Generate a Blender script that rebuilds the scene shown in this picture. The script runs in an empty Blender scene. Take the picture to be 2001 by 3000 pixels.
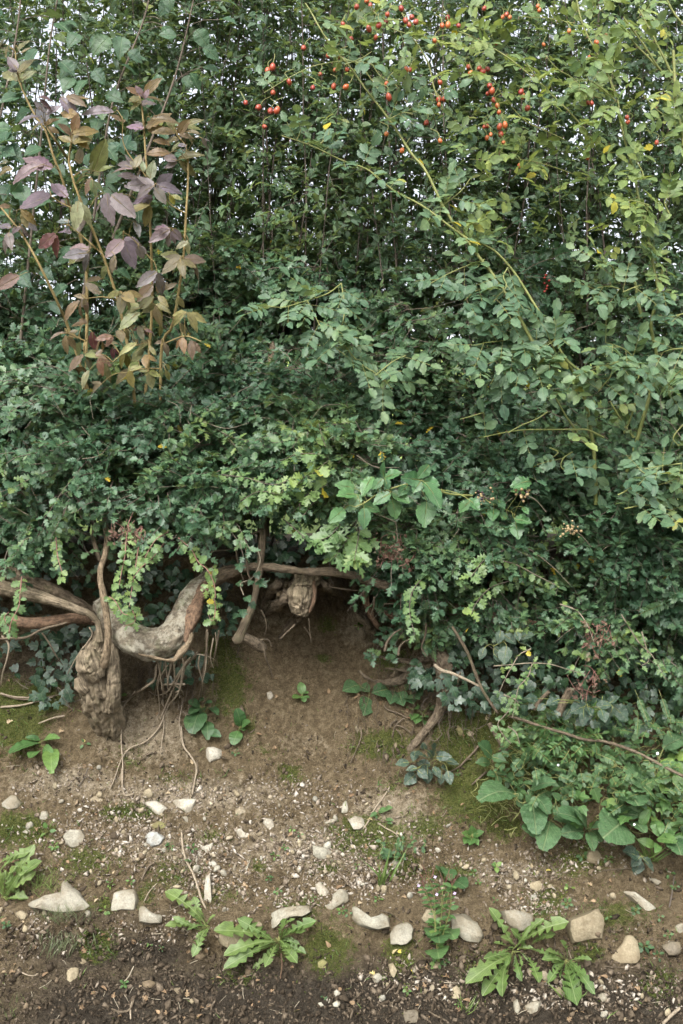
import bpy, math, re
import numpy as np
from mathutils import Vector, Matrix

# ------------------------------------------------------------------ camera, sky, sun, exposure
SC = bpy.context.scene
F = 2917.0            # focal length in photo pixels (35 mm on a 36 mm tall frame, photo 2001 x 3000)
CAMZ = 1.4
cam_d = bpy.data.cameras.new('camera')
cam_d.sensor_fit = 'VERTICAL'
cam_d.sensor_height = 36.0
cam_d.lens = 35.0
cam_d.clip_start = 0.05
cam_d.clip_end = 3000.0
cam = bpy.data.objects.new('camera', cam_d)
cam.location = (0, 0, CAMZ)
cam.rotation_euler = (math.radians(90), 0, 0)
SC.collection.objects.link(cam)
SC.camera = cam

SUN_EL, SUN_AZ = math.radians(48), math.radians(196)     # high, behind the camera
wd = bpy.data.worlds.new('World')
SC.world = wd
wd.use_nodes = True
nt = wd.node_tree
nt.nodes.clear()
sky = nt.nodes.new('ShaderNodeTexSky')
sky.sky_type = 'NISHITA'
sky.sun_disc = False
sky.sun_elevation = SUN_EL
sky.sun_rotation = SUN_AZ
sky.air_density = 1.2
sky.dust_density = 4.0
sky.ozone_density = 1.0
hs = nt.nodes.new('ShaderNodeHueSaturation')              # overcast: little blue left in it
hs.inputs['Saturation'].default_value = 0.3
bg = nt.nodes.new('ShaderNodeBackground')
bg.inputs['Strength'].default_value = 0.15
wo = nt.nodes.new('ShaderNodeOutputWorld')
nt.links.new(sky.outputs[0], hs.inputs['Color'])
nt.links.new(hs.outputs[0], bg.inputs['Color'])
nt.links.new(bg.outputs[0], wo.inputs['Surface'])

sl = bpy.data.lights.new('sun', 'SUN')
sl.energy = 1.3
sl.angle = math.radians(32)
sl.color = (1.0, 0.98, 0.95)
so = bpy.data.objects.new('sun', sl)
sdir = Vector((math.sin(SUN_AZ) * math.cos(SUN_EL), math.cos(SUN_AZ) * math.cos(SUN_EL), math.sin(SUN_EL)))
so.rotation_euler = sdir.to_track_quat('Z', 'Y').to_euler()
so.location = (0, -3, 8)
SC.collection.objects.link(so)

SC.view_settings.view_transform = 'Standard'
SC.view_settings.look = 'None'
SC.view_settings.gamma = 1.0
SC.view_settings.exposure = 1.5
SC.view_settings.use_curve_mapping = False
SC.cycles.use_denoising = True
SC.cycles.max_bounces = 5
SC.cycles.diffuse_bounces = 3
SC.cycles.glossy_bounces = 2
SC.cycles.transmission_bounces = 3
SC.cycles.transparent_max_bounces = 4
SC.cycles.use_adaptive_sampling = True
SC.cycles.adaptive_threshold = 0.035

# ------------------------------------------------------------------ helpers
rng = np.random.default_rng(11)
U = lambda a, b, n=None: rng.uniform(a, b, n)
COL = SC.collection


def P(u, v, d):
    """photo pixel (u, v) at distance d in front of the camera -> world point"""
    u = np.asarray(u, float); v = np.asarray(v, float); d = np.asarray(d, float)
    return np.stack(np.broadcast_arrays((u - 1000.5) / F * d, d, CAMZ + (1500 - v) / F * d), -1)


def proj(p):
    p = np.asarray(p)
    y = np.maximum(p[..., 1], 0.2)
    return 1000.5 + p[..., 0] / y * F, 1500 - (p[..., 2] - CAMZ) / y * F


def unit(a):
    a = np.asarray(a, float)
    return a / np.maximum(np.linalg.norm(a, axis=-1, keepdims=True), 1e-9)


def _hash(i, j, k, s):
    h = (i * 374761393 + j * 668265263 + k * 2147483647 + s * 974634777) & 0xffffffff
    h = ((h ^ (h >> 13)) * 1274126177) & 0xffffffff
    h = (h ^ (h >> 16)) & 0xffffffff
    return h / 4294967295.0


def vnoise(p, seed=0):
    p = np.asarray(p, float)
    i = np.floor(p).astype(np.int64)
    f = p - i
    f = f * f * (3 - 2 * f)
    r = 0
    for a in (0, 1):
        for b in (0, 1):
            for c in (0, 1):
                w = (f[..., 0] if a else 1 - f[..., 0]) * (f[..., 1] if b else 1 - f[..., 1]) * (f[..., 2] if c else 1 - f[..., 2])
                r = r + w * _hash(i[..., 0] + a, i[..., 1] + b, i[..., 2] + c, seed)
    return r * 2 - 1


def fbm(p, scale, octv=3, seed=0):
    p = np.asarray(p, float) * scale
    r = 0; a = 1.0
    for o in range(octv):
        r = r + a * vnoise(p + o * 17.3, seed + o)
        p = p * 2.07; a *= 0.5
    return r


def mesh(name, V, T, mat=None, smooth=True, rnd=None, uv=None, attrs=None, mats=None, midx=None):
    V = np.ascontiguousarray(V, dtype=np.float32); T = np.ascontiguousarray(T, dtype=np.int32)
    me = bpy.data.meshes.new(name)
    k = T.shape[1]
    me.vertices.add(len(V)); me.vertices.foreach_set('co', V.ravel())
    me.loops.add(T.size); me.loops.foreach_set('vertex_index', T.ravel())
    me.polygons.add(len(T)); me.polygons.foreach_set('loop_start', np.arange(0, T.size, k, dtype=np.int32))
    if smooth:
        me.polygons.foreach_set('use_smooth', np.ones(len(T), dtype=bool))
    if uv is not None:
        l = me.uv_layers.new(name='UVMap')
        l.data.foreach_set('uv', np.ascontiguousarray(np.asarray(uv, dtype=np.float32)[T.ravel()]).ravel())
    al = dict(attrs or {})
    if rnd is not None:
        al['rnd'] = rnd
    for n, a in al.items():
        at = me.attributes.new(n, 'FLOAT', 'POINT')
        at.data.foreach_set('value', np.ascontiguousarray(a, dtype=np.float32))
    for m in (mats or ([mat] if mat else [])):
        me.materials.append(m)
    if midx is not None:
        me.polygons.foreach_set('material_index', np.ascontiguousarray(midx, dtype=np.int32))
    me.update(calc_edges=True)
    me.validate(verbose=False)
    return me


def obj(name, me, parent=None, loc=None):
    o = bpy.data.objects.new(name, me)
    COL.objects.link(o)
    if parent is not None:
        o.parent = parent
    if loc is not None:
        o.location = loc
    return o


def tag(o, label=None, cat=None, group=None, kind=None):
    if label: o['label'] = label
    if cat: o['category'] = cat
    if group: o['group'] = group
    if kind: o['kind'] = kind
    return o


def thing(name, label, cat, loc, group=None):
    o = obj(name, None, loc=tuple(float(c) for c in loc))
    o.empty_display_size = 0.05
    return tag(o, label, cat, group)


def part(name, V, T, mat, parent, kind=None, label=None, **kw):
    """world-space vertices -> a child mesh of parent (parents are only ever translated)"""
    L = np.array(parent.location)
    o = obj(name, mesh(name, np.asarray(V) - L, T, mat, **kw), parent)
    return tag(o, label, None, None, kind)


def single(name, V, T, mat, label, cat, group=None, kind=None, **kw):
    """a thing that is one mesh, its origin at its base"""
    V = np.asarray(V)
    L = np.array([V[:, 0].mean(), V[:, 1].mean(), V[:, 2].min()])
    o = obj(name, mesh(name, V - L, T, mat, **kw), loc=tuple(L))
    return tag(o, label, cat, group, kind)


def cat_rom(pts, n):
    """smooth polyline through pts (K, c) -> (n, c)"""
    p = np.asarray(pts, float)
    if len(p) == 2:
        t = np.linspace(0, 1, n)[:, None]
        return p[0] * (1 - t) + p[1] * t
    q = np.vstack([2 * p[0] - p[1], p, 2 * p[-1] - p[-2]])
    t = np.linspace(0, len(p) - 1 - 1e-6, n)
    i = t.astype(int); f = (t - i)[:, None]
    a, b, c, d = q[i], q[i + 1], q[i + 2], q[i + 3]
    return 0.5 * (2 * b + (c - a) * f + (2 * a - 5 * b + 4 * c - d) * f ** 2 + (3 * b - a - 3 * c + d) * f ** 3)


def tubes(pts, rad, S=5):
    """pts (N,K,3), rad (N,K) -> V, quads, uv   (many tubes in one go)"""
    pts = np.asarray(pts, float); rad = np.asarray(rad, float)
    N, K, _ = pts.shape
    t = unit(np.gradient(pts, axis=1))
    ref = np.where(np.abs(t[..., 1:2]) > 0.8, np.array([1.0, 0, 0.2]), np.array([0.13, 1.0, 0.07]))
    a = unit(np.cross(t, ref)); b = np.cross(t, a)
    th = np.linspace(0, 2 * math.pi, S, endpoint=False)
    V = pts[:, :, None, :] + rad[..., None, None] * (np.cos(th)[None, None, :, None] * a[:, :, None, :] + np.sin(th)[None, None, :, None] * b[:, :, None, :])
    ix = np.arange(N * K * S).reshape(N, K, S)
    q = np.stack([ix[:, :-1], np.roll(ix, -1, 2)[:, :-1], np.roll(ix, -1, 2)[:, 1:], ix[:, 1:]], -1).reshape(-1, 4)
    L = np.concatenate([np.zeros((N, 1)), np.cumsum(np.linalg.norm(np.diff(pts, axis=1), axis=2), axis=1)], 1)
    uv = np.stack(np.broadcast_arrays((th / (2 * math.pi))[None, None, :], L[:, :, None]), -1)
    return V.reshape(-1, 3), q, uv.reshape(-1, 2)


def limb(ctrl, n=48, S=18, rough=0.18, seed=0, flat=1.0, caps=True, ridges=0.0, crack=0.0):
    """one knobbly limb through ctrl points [(u, v, d, r_px)], radius in pixels at that distance"""
    c = np.array([[*P(u, v, d), r * d / F] for u, v, d, r in ctrl])
    s = cat_rom(c, n)
    pts, rad = s[:, :3], np.maximum(s[:, 3], 0.0015)
    V, q, uv = tubes(pts[None], rad[None], S)
    V = V.reshape(n, S, 3)
    cen = pts[:, None, :]
    off = V - cen
    k = 1 + rough * fbm(V, 14, 3, seed) + 0.5 * rough * fbm(V, 55, 2, seed + 9)
    if ridges:
        ang = np.arctan2(off[..., 2], off[..., 0])
        k = k + ridges * np.sin(ang * 7 + 6 * fbm(V, 5, 2, seed + 4) + np.linspace(0, 9, n)[:, None])
    if crack:                                     # long sharp furrows in the bark
        th = np.linspace(0, 2 * math.pi, S, endpoint=False)[None, :] + 0 * k
        Ls = np.concatenate([[0], np.cumsum(np.linalg.norm(np.diff(pts, axis=0), axis=1))])[:, None] + 0 * k
        rr_ = float(rad.mean())
        q3 = np.stack([np.cos(th) * 3.2, np.sin(th) * 3.2, Ls / rr_ * 0.55], -1)
        f1 = np.abs(fbm(q3 + seed, 1.0, 2, seed + 31)); f2 = np.abs(fbm(q3 * 2.3 + seed, 1.0, 2, seed + 37))
        k = k - crack * np.exp(-(f1 / 0.13) ** 2) - 0.5 * crack * np.exp(-(f2 / 0.13) ** 2)
    V = cen + off * k[..., None]
    if caps:
        V[0] = pts[0] + (V[0] - pts[0]) * 0.25
        V[-1] = pts[-1] + (V[-1] - pts[-1]) * 0.3
    V = V.reshape(-1, 3)
    vs = [V]; qs = [q]
    m = len(V)
    vs.append(pts[[0, -1]])
    r0 = np.arange(S); r1 = m - S + np.arange(S)
    qs.append(np.stack([np.roll(r0, -1), r0, np.full(S, m), np.full(S, m)], -1))
    qs.append(np.stack([r1, np.roll(r1, -1), np.full(S, m + 1), np.full(S, m + 1)], -1))
    V = np.vstack(vs); Q = np.vstack(qs)
    T = np.vstack([Q[:, [0, 1, 2]], Q[:, [0, 2, 3]]])
    T = T[(T[:, 0] != T[:, 1]) & (T[:, 1] != T[:, 2]) & (T[:, 0] != T[:, 2])]
    uv = np.vstack([uv, [[0.5, 0], [0.5, uv[-1, 1]]]])
    return V, T, uv


def join(items):
    """[(V, T, ...uv)] -> V, T, uv"""
    Vs, Ts, us, o = [], [], [], 0
    for it in items:
        Vs.append(it[0]); Ts.append(it[1] + o); o += len(it[0])
        us.append(it[2] if len(it) > 2 else np.zeros((len(it[0]), 2)))
    return np.vstack(Vs), np.vstack(Ts), np.vstack(us)


# ------------------------------------------------------------------ materials
def new_mat(name):
    m = bpy.data.materials.new(name)
    m.use_nodes = True
    m.node_tree.nodes.clear()
    return m, m.node_tree


class N:
    """tiny node builder"""
    def __init__(s, tree): s.t = tree
    def __call__(s, typ, ins=None, **props):
        n = s.t.nodes.new('ShaderNode' + typ)
        for k, v in props.items(): setattr(n, k, v)
        for k, v in (ins or {}).items():
            if isinstance(v, bpy.types.NodeSocket): s.t.links.new(v, n.inputs[k])
            else: n.inputs[k].default_value = v
        return n
    def ramp(s, fac, stops, interp='LINEAR'):
        n = s.t.nodes.new('ShaderNodeValToRGB')
        n.color_ramp.interpolation = interp
        e = n.color_ramp.elements
        while len(e) < len(stops): e.new(0.5)
        for x, (p, c) in zip(e, stops):
            x.position = p; x.color = (*c, 1) if len(c) == 3 else c
        s.t.links.new(fac, n.inputs[0])
        return n.outputs[0]
    def math(s, op, a, b=None, c=None):
        n = s.t.nodes.new('ShaderNodeMath'); n.operation = op
        for i, v in enumerate((a, b, c)):
            if v is None: continue
            if isinstance(v, bpy.types.NodeSocket): s.t.links.new(v, n.inputs[i])
            else: n.inputs[i].default_value = v
        return n.outputs[0]
    def mix(s, fac, a, b, mode='MIX'):
        n = s.t.nodes.new('ShaderNodeMix'); n.data_type = 'RGBA'; n.blend_type = mode
        for i, v in ((0, fac), (6, a), (7, b)):
            if isinstance(v, bpy.types.NodeSocket): s.t.links.new(v, n.inputs[i])
            else: n.inputs[i].default_value = v if i == 0 else (*v, 1)
        return n.outputs[2]


def leaf_mat(name, stops, back=(0.16, 0.2, 0.13), backf=0.45, rough=0.45, trans=0.3, spec=0.4, vein=0.35, veinn=7.0, use_color=False, spot=None, spotf=0.0, bump=0.3, tint=None):
    m, t = new_mat(name); n = N(t)
    oi = n('ObjectInfo'); at = n('Attribute', attribute_name='rnd')
    cr = n('SeparateColor', {0: oi.outputs['Color']})
    r = oi.outputs['Random'] if use_color else n.math('ADD', cr.outputs[0], at.outputs['Fac'])
    c = n.ramp(r, stops)
    if use_color:
        hsv = n('HueSaturation', {'Color': oi.outputs['Color'], 'Value': n.math('MULTIPLY_ADD', r, 0.5, 0.75)})
        c = hsv.outputs[0]
    tc = n('TexCoord')
    uvs = n('SeparateXYZ', {0: tc.outputs['UV']})
    ax = n.math('ABSOLUTE', uvs.outputs[0])
    geo = n('NewGeometry')
    nz = n('TexNoise', {'Vector': geo.outputs['Position'], 'Scale': 60.0, 'Detail': 3.0, 'Roughness': 0.6})
    c = n.mix(1.0, c, n.ramp(nz.outputs['Fac'], [(0.3, (0.72, 0.72, 0.72)), (0.7, (1.22, 1.22, 1.22))]), 'MULTIPLY')
    if spotf:
        sp = n('TexNoise', {'Vector': geo.outputs['Position'], 'Scale': 130.0, 'Detail': 4.0, 'Roughness': 0.75})
        f = n.ramp(sp.outputs['Fac'], [(0.5, (0, 0, 0)), (0.68, (1, 1, 1))])
        c = n.mix(n.math('MULTIPLY', f, spotf), c, spot)
    # midrib and side veins
    mid = n.ramp(ax, [(0.0, (1, 1, 1)), (0.07, (0, 0, 0))])
    w = n.math('SUBTRACT', n.math('MULTIPLY', uvs.outputs[1], veinn), n.math('MULTIPLY', ax, veinn * 0.55))
    sv = n.math('ABSOLUTE', n.math('SUBTRACT', n.math('FRACT', w), 0.5))
    side = n.ramp(sv, [(0.0, (1, 1, 1)), (0.1, (0, 0, 0))])
    vv = n.math('MAXIMUM', mid, n.math('MULTIPLY', side, 0.5))
    c = n.mix(n.math('MULTIPLY', vv, vein), c, n.mix(0.5, c, (0.42, 0.46, 0.25)))
    cb = n.mix(backf, c, back)
    col = n.mix(geo.outputs['Backfacing'], c, cb)
    bp = n('Bump', {'Strength': bump, 'Distance': 0.002, 'Height': n.math('ADD', n.math('MULTIPLY', vv, -0.8), nz.outputs['Fac'])})
    bs = n('BsdfPrincipled', {'Base Color': col, 'Roughness': rough, 'Specular IOR Level': spec, 'Normal': bp.outputs[0]})
    tr = n('BsdfTranslucent', {'Color': n.mix(1.0, col, (1.6, 1.5, 0.7), 'MULTIPLY')})
    mx = n('MixShader', {0: trans, 1: bs.outputs[0], 2: tr.outputs[0]})
    n('OutputMaterial', {'Surface': mx.outputs[0]})
    return m


def wood_mat(name, dark, lightc, patch=None, patchf=0.0, moss=0.0, scale=40.0, rough=0.85, bump=0.7, stretch=6.0):
    m, t = new_mat(name); n = N(t)
    tc = n('TexCoord'); geo = n('NewGeometry')
    mp = n('Mapping', {'Vector': tc.outputs['UV'], 'Scale': (stretch, scale * 0.35, 1.0)})
    w1 = n('TexNoise', {'Vector': mp.outputs[0], 'Scale': 2.2, 'Detail': 6.0, 'Roughness': 0.7, 'Distortion': 0.6})
    w2 = n('TexNoise', {'Vector': geo.outputs['Position'], 'Scale': scale * 2, 'Detail': 5.0, 'Roughness': 0.7})
    f = n.math('ADD', n.math('MULTIPLY', w1.outputs['Fac'], 0.6), n.math('MULTIPLY', w2.outputs['Fac'], 0.4))
    c = n.ramp(f, [(0.4, dark), (0.5, tuple((a + b) / 2 for a, b in zip(dark, lightc))), (0.61, lightc)])
    if patch:
        p = n('TexNoise', {'Vector': geo.outputs['Position'], 'Scale': 22.0, 'Detail': 7.0, 'Roughness': 0.72})
        pf = n.ramp(p.outputs['Fac'], [(0.47, (0, 0, 0)), (0.56, (1, 1, 1))])
        c = n.mix(n.math('MULTIPLY', pf, patchf), c, patch)
    if moss:
        p = n('TexNoise', {'Vector': geo.outputs['Position'], 'Scale': 13.0, 'Detail': 6.0, 'Roughness': 0.65})
        pf = n.ramp(p.outputs['Fac'], [(0.52, (0, 0, 0)), (0.66, (1, 1, 1))])
        c = n.mix(n.math('MULTIPLY', pf, moss), c, (0.05, 0.075, 0.02))
    bp = n('Bump', {'Strength': bump, 'Distance': 0.006, 'Height': f})
    bs = n('BsdfPrincipled', {'Base Color': c, 'Roughness': rough, 'Specular IOR Level': 0.2, 'Normal': bp.outputs[0]})
    n('OutputMaterial', {'Surface': bs.outputs[0]})
    return m


def plain_mat(name, c1, c2, rough=0.6, scale=50.0, spec=0.3, bump=0.2):
    m, t = new_mat(name); n = N(t)
    geo = n('NewGeometry'); oi = n('ObjectInfo')
    w = n('TexNoise', {'Vector': geo.outputs['Position'], 'Scale': scale, 'Detail': 4.0, 'Roughness': 0.6})
    f = n.math('ADD', n.math('MULTIPLY', w.outputs['Fac'], 0.7), n.math('MULTIPLY', oi.outputs['Random'], 0.3))
    c = n.ramp(f, [(0.3, c1), (0.7, c2)])
    bp = n('Bump', {'Strength': bump, 'Distance': 0.002, 'Height': w.outputs['Fac']})
    bs = n('BsdfPrincipled', {'Base Color': c, 'Roughness': rough, 'Specular IOR Level': spec, 'Normal': bp.outputs[0]})
    n('OutputMaterial', {'Surface': bs.outputs[0]})
    return m


def stone_mat():
    m, t = new_mat('stone'); n = N(t)
    geo = n('NewGeometry'); oi = n('ObjectInfo'); tc = n('TexCoord')
    a = n('TexNoise', {'Vector': geo.outputs['Position'], 'Scale': 28.0, 'Detail': 8.0, 'Roughness': 0.65})
    b = n('TexNoise', {'Vector': geo.outputs['Position'], 'Scale': 210.0, 'Detail': 3.0, 'Roughness': 0.6})
    d = n('TexNoise', {'Vector': geo.outputs['Position'], 'Scale': 11.0, 'Detail': 6.0, 'Roughness': 0.7})
    c = n.mix(1.0, oi.outputs['Color'], n.ramp(a.outputs['Fac'], [(0.3, (0.62, 0.6, 0.55)), (0.55, (1, 0.99, 0.96)), (0.75, (1.2, 1.18, 1.12))]), 'MULTIPLY')
    c = n.mix(1.0, c, n.ramp(b.outputs['Fac'], [(0.35, (0.8, 0.8, 0.8)), (0.65, (1.12, 1.12, 1.12))]), 'MULTIPLY')
    df = n.ramp(d.outputs['Fac'], [(0.46, (0, 0, 0)), (0.62, (1, 1, 1))])
    c = n.mix(n.math('MULTIPLY', df, 0.55), c, (0.14, 0.105, 0.062))
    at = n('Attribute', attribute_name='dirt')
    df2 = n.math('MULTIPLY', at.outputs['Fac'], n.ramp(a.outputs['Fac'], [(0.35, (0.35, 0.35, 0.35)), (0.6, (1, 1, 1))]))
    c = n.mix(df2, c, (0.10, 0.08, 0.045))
    h = n.math('ADD', n.math('MULTIPLY', a.outputs['Fac'], 1.0), n.math('MULTIPLY', b.outputs['Fac'], 0.25))
    bp = n('Bump', {'Strength': 0.8, 'Distance': 0.006, 'Height': h})
    bs = n('BsdfPrincipled', {'Base Color': c, 'Roughness': 0.85, 'Specular IOR Level': 0.2, 'Normal': bp.outputs[0]})
    n('OutputMaterial', {'Surface': bs.outputs[0]})
    return m


def soil_mat():
    m, t = new_mat('soil'); n = N(t)
    geo = n('NewGeometry')
    pos = geo.outputs['Position']
    A = lambda k: n('Attribute', attribute_name=k).outputs['Fac']
    big = n('TexNoise', {'Vector': pos, 'Scale': 5.0, 'Detail': 6.0, 'Roughness': 0.6})
    mid = n('TexNoise', {'Vector': pos, 'Scale': 52.0, 'Detail': 8.0, 'Roughness': 0.74})
    fine = n('TexNoise', {'Vector': pos, 'Scale': 240.0, 'Detail': 5.0, 'Roughness': 0.75})
    vor = n('TexVoronoi', {'Vector': pos, 'Scale': 150.0})
    base = n.ramp(mid.outputs['Fac'], [(0.32, (0.078, 0.057, 0.031)), (0.5, (0.163, 0.123, 0.071)), (0.68, (0.262, 0.206, 0.128))])
    dark_soilc = n.ramp(mid.outputs['Fac'], [(0.3, (0.024, 0.019, 0.013)), (0.5, (0.05, 0.04, 0.028)), (0.72, (0.1, 0.083, 0.06))])
    dustc = n.ramp(mid.outputs['Fac'], [(0.32, (0.17, 0.135, 0.085)), (0.5, (0.3, 0.245, 0.165)), (0.68, (0.43, 0.365, 0.265))])
    c = n.mix(n.ramp(n.math('ADD', A('dust'), n.math('MULTIPLY', n.math('SUBTRACT', mid.outputs['Fac'], 0.5), 1.2)), [(0.3, (0, 0, 0)), (0.7, (1, 1, 1))]), base, dustc)
    c = n.mix(n.ramp(n.math('ADD', A('wet'), n.math('MULTIPLY', n.math('SUBTRACT', big.outputs['Fac'], 0.5), 0.9)), [(0.3, (0, 0, 0)), (0.75, (1, 1, 1))]), c, dark_soilc)
    # pale grit in the earth
    g = n.ramp(vor.outputs['Distance'], [(0.12, (1, 1, 1)), (0.3, (0, 0, 0))])
    gf = n.math('MULTIPLY', g, n.ramp(fine.outputs['Fac'], [(0.55, (0, 0, 0)), (0.62, (1, 1, 1))]))
    c = n.mix(n.math('MULTIPLY', gf, 0.6), c, (0.3, 0.26, 0.2))
    c = n.mix(1.0, c, n.ramp(fine.outputs['Fac'], [(0.32, (0.55, 0.55, 0.55)), (0.68, (1.35, 1.35, 1.35))]), 'MULTIPLY')
    mn = n('TexNoise', {'Vector': pos, 'Scale': 42.0, 'Detail': 10.0, 'Roughness': 0.78})
    mf = n.ramp(n.math('ADD', n.math('MULTIPLY', A('moss'), 1.65), n.math('MULTIPLY', n.math('SUBTRACT', mn.outputs['Fac'], 0.5), 2.8)), [(0.52, (0, 0, 0)), (0.78, (1, 1, 1))])
    mossc = n.ramp(fine.outputs['Fac'], [(0.32, (0.025, 0.036, 0.007)), (0.5, (0.07, 0.092, 0.016)), (0.68, (0.15, 0.175, 0.035))])
    c = n.mix(n.math('MULTIPLY', mf, 0.8), c, mossc)
    h = n.math('ADD', n.math('MULTIPLY', mid.outputs['Fac'], 1.3), n.math('MULTIPLY', fine.outputs['Fac'], 0.6))
    h = n.math('ADD', h, n.math('MULTIPLY', g, 0.35))
    bp = n('Bump', {'Strength': 1.0, 'Distance': 0.02, 'Height': h})
    bs = n('BsdfPrincipled', {'Base Color': c, 'Roughness': 0.92, 'Specular IOR Level': 0.15, 'Normal': bp.outputs[0]})
    n('OutputMaterial', {'Surface': bs.outputs[0]})
    return m


def gravel_mat(name, stops):
    m, t = new_mat(name); n = N(t)
    at = n('Attribute', attribute_name='rnd'); geo = n('NewGeometry')
    c = n.ramp(at.outputs['Fac'], stops)
    w = n('TexNoise', {'Vector': geo.outputs['Position'], 'Scale': 160.0, 'Detail': 4.0, 'Roughness': 0.7})
    c = n.mix(1.0, c, n.ramp(w.outputs['Fac'], [(0.3, (0.65, 0.63, 0.6)), (0.7, (1.2, 1.2, 1.2))]), 'MULTIPLY')
    bp = n('Bump', {'Strength': 0.6, 'Distance': 0.002, 'Height': w.outputs['Fac']})
    bs = n('BsdfPrincipled', {'Base Color': c, 'Roughness': 0.9, 'Specular IOR Level': 0.15, 'Normal': bp.outputs[0]})
    n('OutputMaterial', {'Surface': bs.outputs[0]})
    return m


M = {}
M['soil'] = soil_mat()
M['field'] = plain_mat('field_grass', (0.09, 0.14, 0.03), (0.2, 0.26, 0.06), 0.9, 1.5)
M['stone'] = stone_mat()
M['gravel'] = gravel_mat('gravel', [(0.0, (0.1, 0.078, 0.055)), (0.4, (0.19, 0.155, 0.115)), (0.75, (0.28, 0.24, 0.19)), (1.0, (0.42, 0.385, 0.33))])
M['clod'] = gravel_mat('clods', [(0.0, (0.03, 0.023, 0.015)), (0.6, (0.07, 0.054, 0.037)), (1.0, (0.14, 0.112, 0.08))])
M['bark'] = wood_mat('bark', (0.04, 0.03, 0.02), (0.22, 0.17, 0.115), patch=(0.1, 0.08, 0.055), patchf=0.6, moss=0.35, bump=1.0, stretch=10.0, scale=25)
M['bark_lichen'] = wood_mat('bark_lichen', (0.055, 0.045, 0.032), (0.19, 0.16, 0.115), patch=(0.29, 0.27, 0.21), patchf=0.8, moss=0.4, bump=1.0)
M['bark_red'] = wood_mat('bark_red', (0.055, 0.036, 0.024), (0.21, 0.135, 0.085), scale=50, bump=1.0)
M['wood_bare'] = wood_mat('bare_wood', (0.055, 0.04, 0.024), (0.28, 0.215, 0.14), scale=45, bump=1.0)
M['stump'] = wood_mat('stump_wood', (0.035, 0.027, 0.018), (0.29, 0.235, 0.16), patch=(0.1, 0.08, 0.05), patchf=0.6, scale=20, bump=1.0, moss=0.2, stretch=14.0)
M['root'] = wood_mat('root', (0.05, 0.038, 0.026), (0.22, 0.175, 0.12), scale=60, patch=(0.09, 0.068, 0.045), patchf=0.5, bump=1.0)
M['root_pale'] = wood_mat('pale_root', (0.15, 0.12, 0.08), (0.36, 0.3, 0.22), scale=90)
M['twig'] = plain_mat('twig_bark', (0.05, 0.04, 0.03), (0.16, 0.13, 0.10), 0.8, 60)
M['twig_pale'] = plain_mat('pale_twig', (0.12, 0.1, 0.07), (0.3, 0.26, 0.19), 0.8, 60)
M['stem_dark'] = plain_mat('dark_stem', (0.035, 0.028, 0.022), (0.11, 0.09, 0.07), 0.8, 60)
M['cane'] = plain_mat('green_cane', (0.11, 0.14, 0.035), (0.24, 0.24, 0.09), 0.5, 40)
M['elder_stem'] = plain_mat('ochre_stem', (0.16, 0.115, 0.045), (0.32, 0.25, 0.11), 0.6, 40)
M['purple_twig'] = plain_mat('reddish_twig', (0.12, 0.05, 0.04), (0.26, 0.14, 0.11), 0.6, 60)
M['haw'] = leaf_mat('hawthorn_leaf', [(0.0, (0.03, 0.078, 0.042)), (0.45, (0.054, 0.118, 0.06)), (0.8, (0.086, 0.155, 0.067)), (0.95, (0.125, 0.19, 0.06)), (0.99, (0.14, 0.19, 0.055)), (1.0, (0.4, 0.3, 0.03))], veinn=4.0, trans=0.28, spec=0.5, rough=0.42)
M['haw_light'] = leaf_mat('fresh_hawthorn_leaf', [(0.0, (0.065, 0.13, 0.05)), (0.6, (0.11, 0.185, 0.062)), (0.96, (0.18, 0.25, 0.065)), (1.0, (0.5, 0.36, 0.02))], veinn=4.0, trans=0.3, spec=0.45, rough=0.42)
M['shrub'] = leaf_mat('oval_leaf', [(0.0, (0.052, 0.104, 0.058)), (0.5, (0.088, 0.15, 0.08)), (0.95, (0.14, 0.205, 0.09)), (1.0, (0.25, 0.27, 0.07))], veinn=5.0, trans=0.42, vein=0.2)
M['hazel'] = leaf_mat('broad_leaf', [(0.0, (0.03, 0.075, 0.045)), (0.85, (0.06, 0.12, 0.058)), (1.0, (0.13, 0.18, 0.06))], veinn=9.0, trans=0.3, bump=0.7)
M['rose'] = leaf_mat('rose_leaf', [(0.0, (0.052, 0.112, 0.064)), (0.5, (0.088, 0.157, 0.084)), (0.9, (0.135, 0.205, 0.088)), (0.98, (0.19, 0.24, 0.065)), (1.0, (0.42, 0.34, 0.03))], veinn=8.0, trans=0.32)
M['rose_hi'] = leaf_mat('light_rose_leaf', [(0.0, (0.09, 0.16, 0.06)), (0.6, (0.165, 0.23, 0.075)), (0.96, (0.25, 0.3, 0.08)), (1.0, (0.45, 0.38, 0.04))], veinn=8.0, trans=0.38)
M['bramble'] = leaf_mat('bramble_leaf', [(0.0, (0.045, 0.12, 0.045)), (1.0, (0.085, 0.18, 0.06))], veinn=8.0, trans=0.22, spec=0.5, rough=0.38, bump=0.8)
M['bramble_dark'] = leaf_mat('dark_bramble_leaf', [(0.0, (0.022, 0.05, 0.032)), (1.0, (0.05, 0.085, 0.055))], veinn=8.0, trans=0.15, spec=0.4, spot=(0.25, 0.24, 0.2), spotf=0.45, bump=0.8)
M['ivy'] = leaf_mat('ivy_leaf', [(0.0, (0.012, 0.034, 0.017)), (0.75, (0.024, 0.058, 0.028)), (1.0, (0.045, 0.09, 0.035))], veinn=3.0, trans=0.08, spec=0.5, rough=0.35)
M['elder'] = leaf_mat('elder_leaf', [(0.0, (1, 1, 1)), (1.0, (1, 1, 1))], use_color=True, veinn=9.0, trans=0.3, back=(0.25, 0.26, 0.16), backf=0.35, spot=(0.1, 0.065, 0.045), spotf=0.45, bump=0.8, spec=0.5, rough=0.4)
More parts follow.
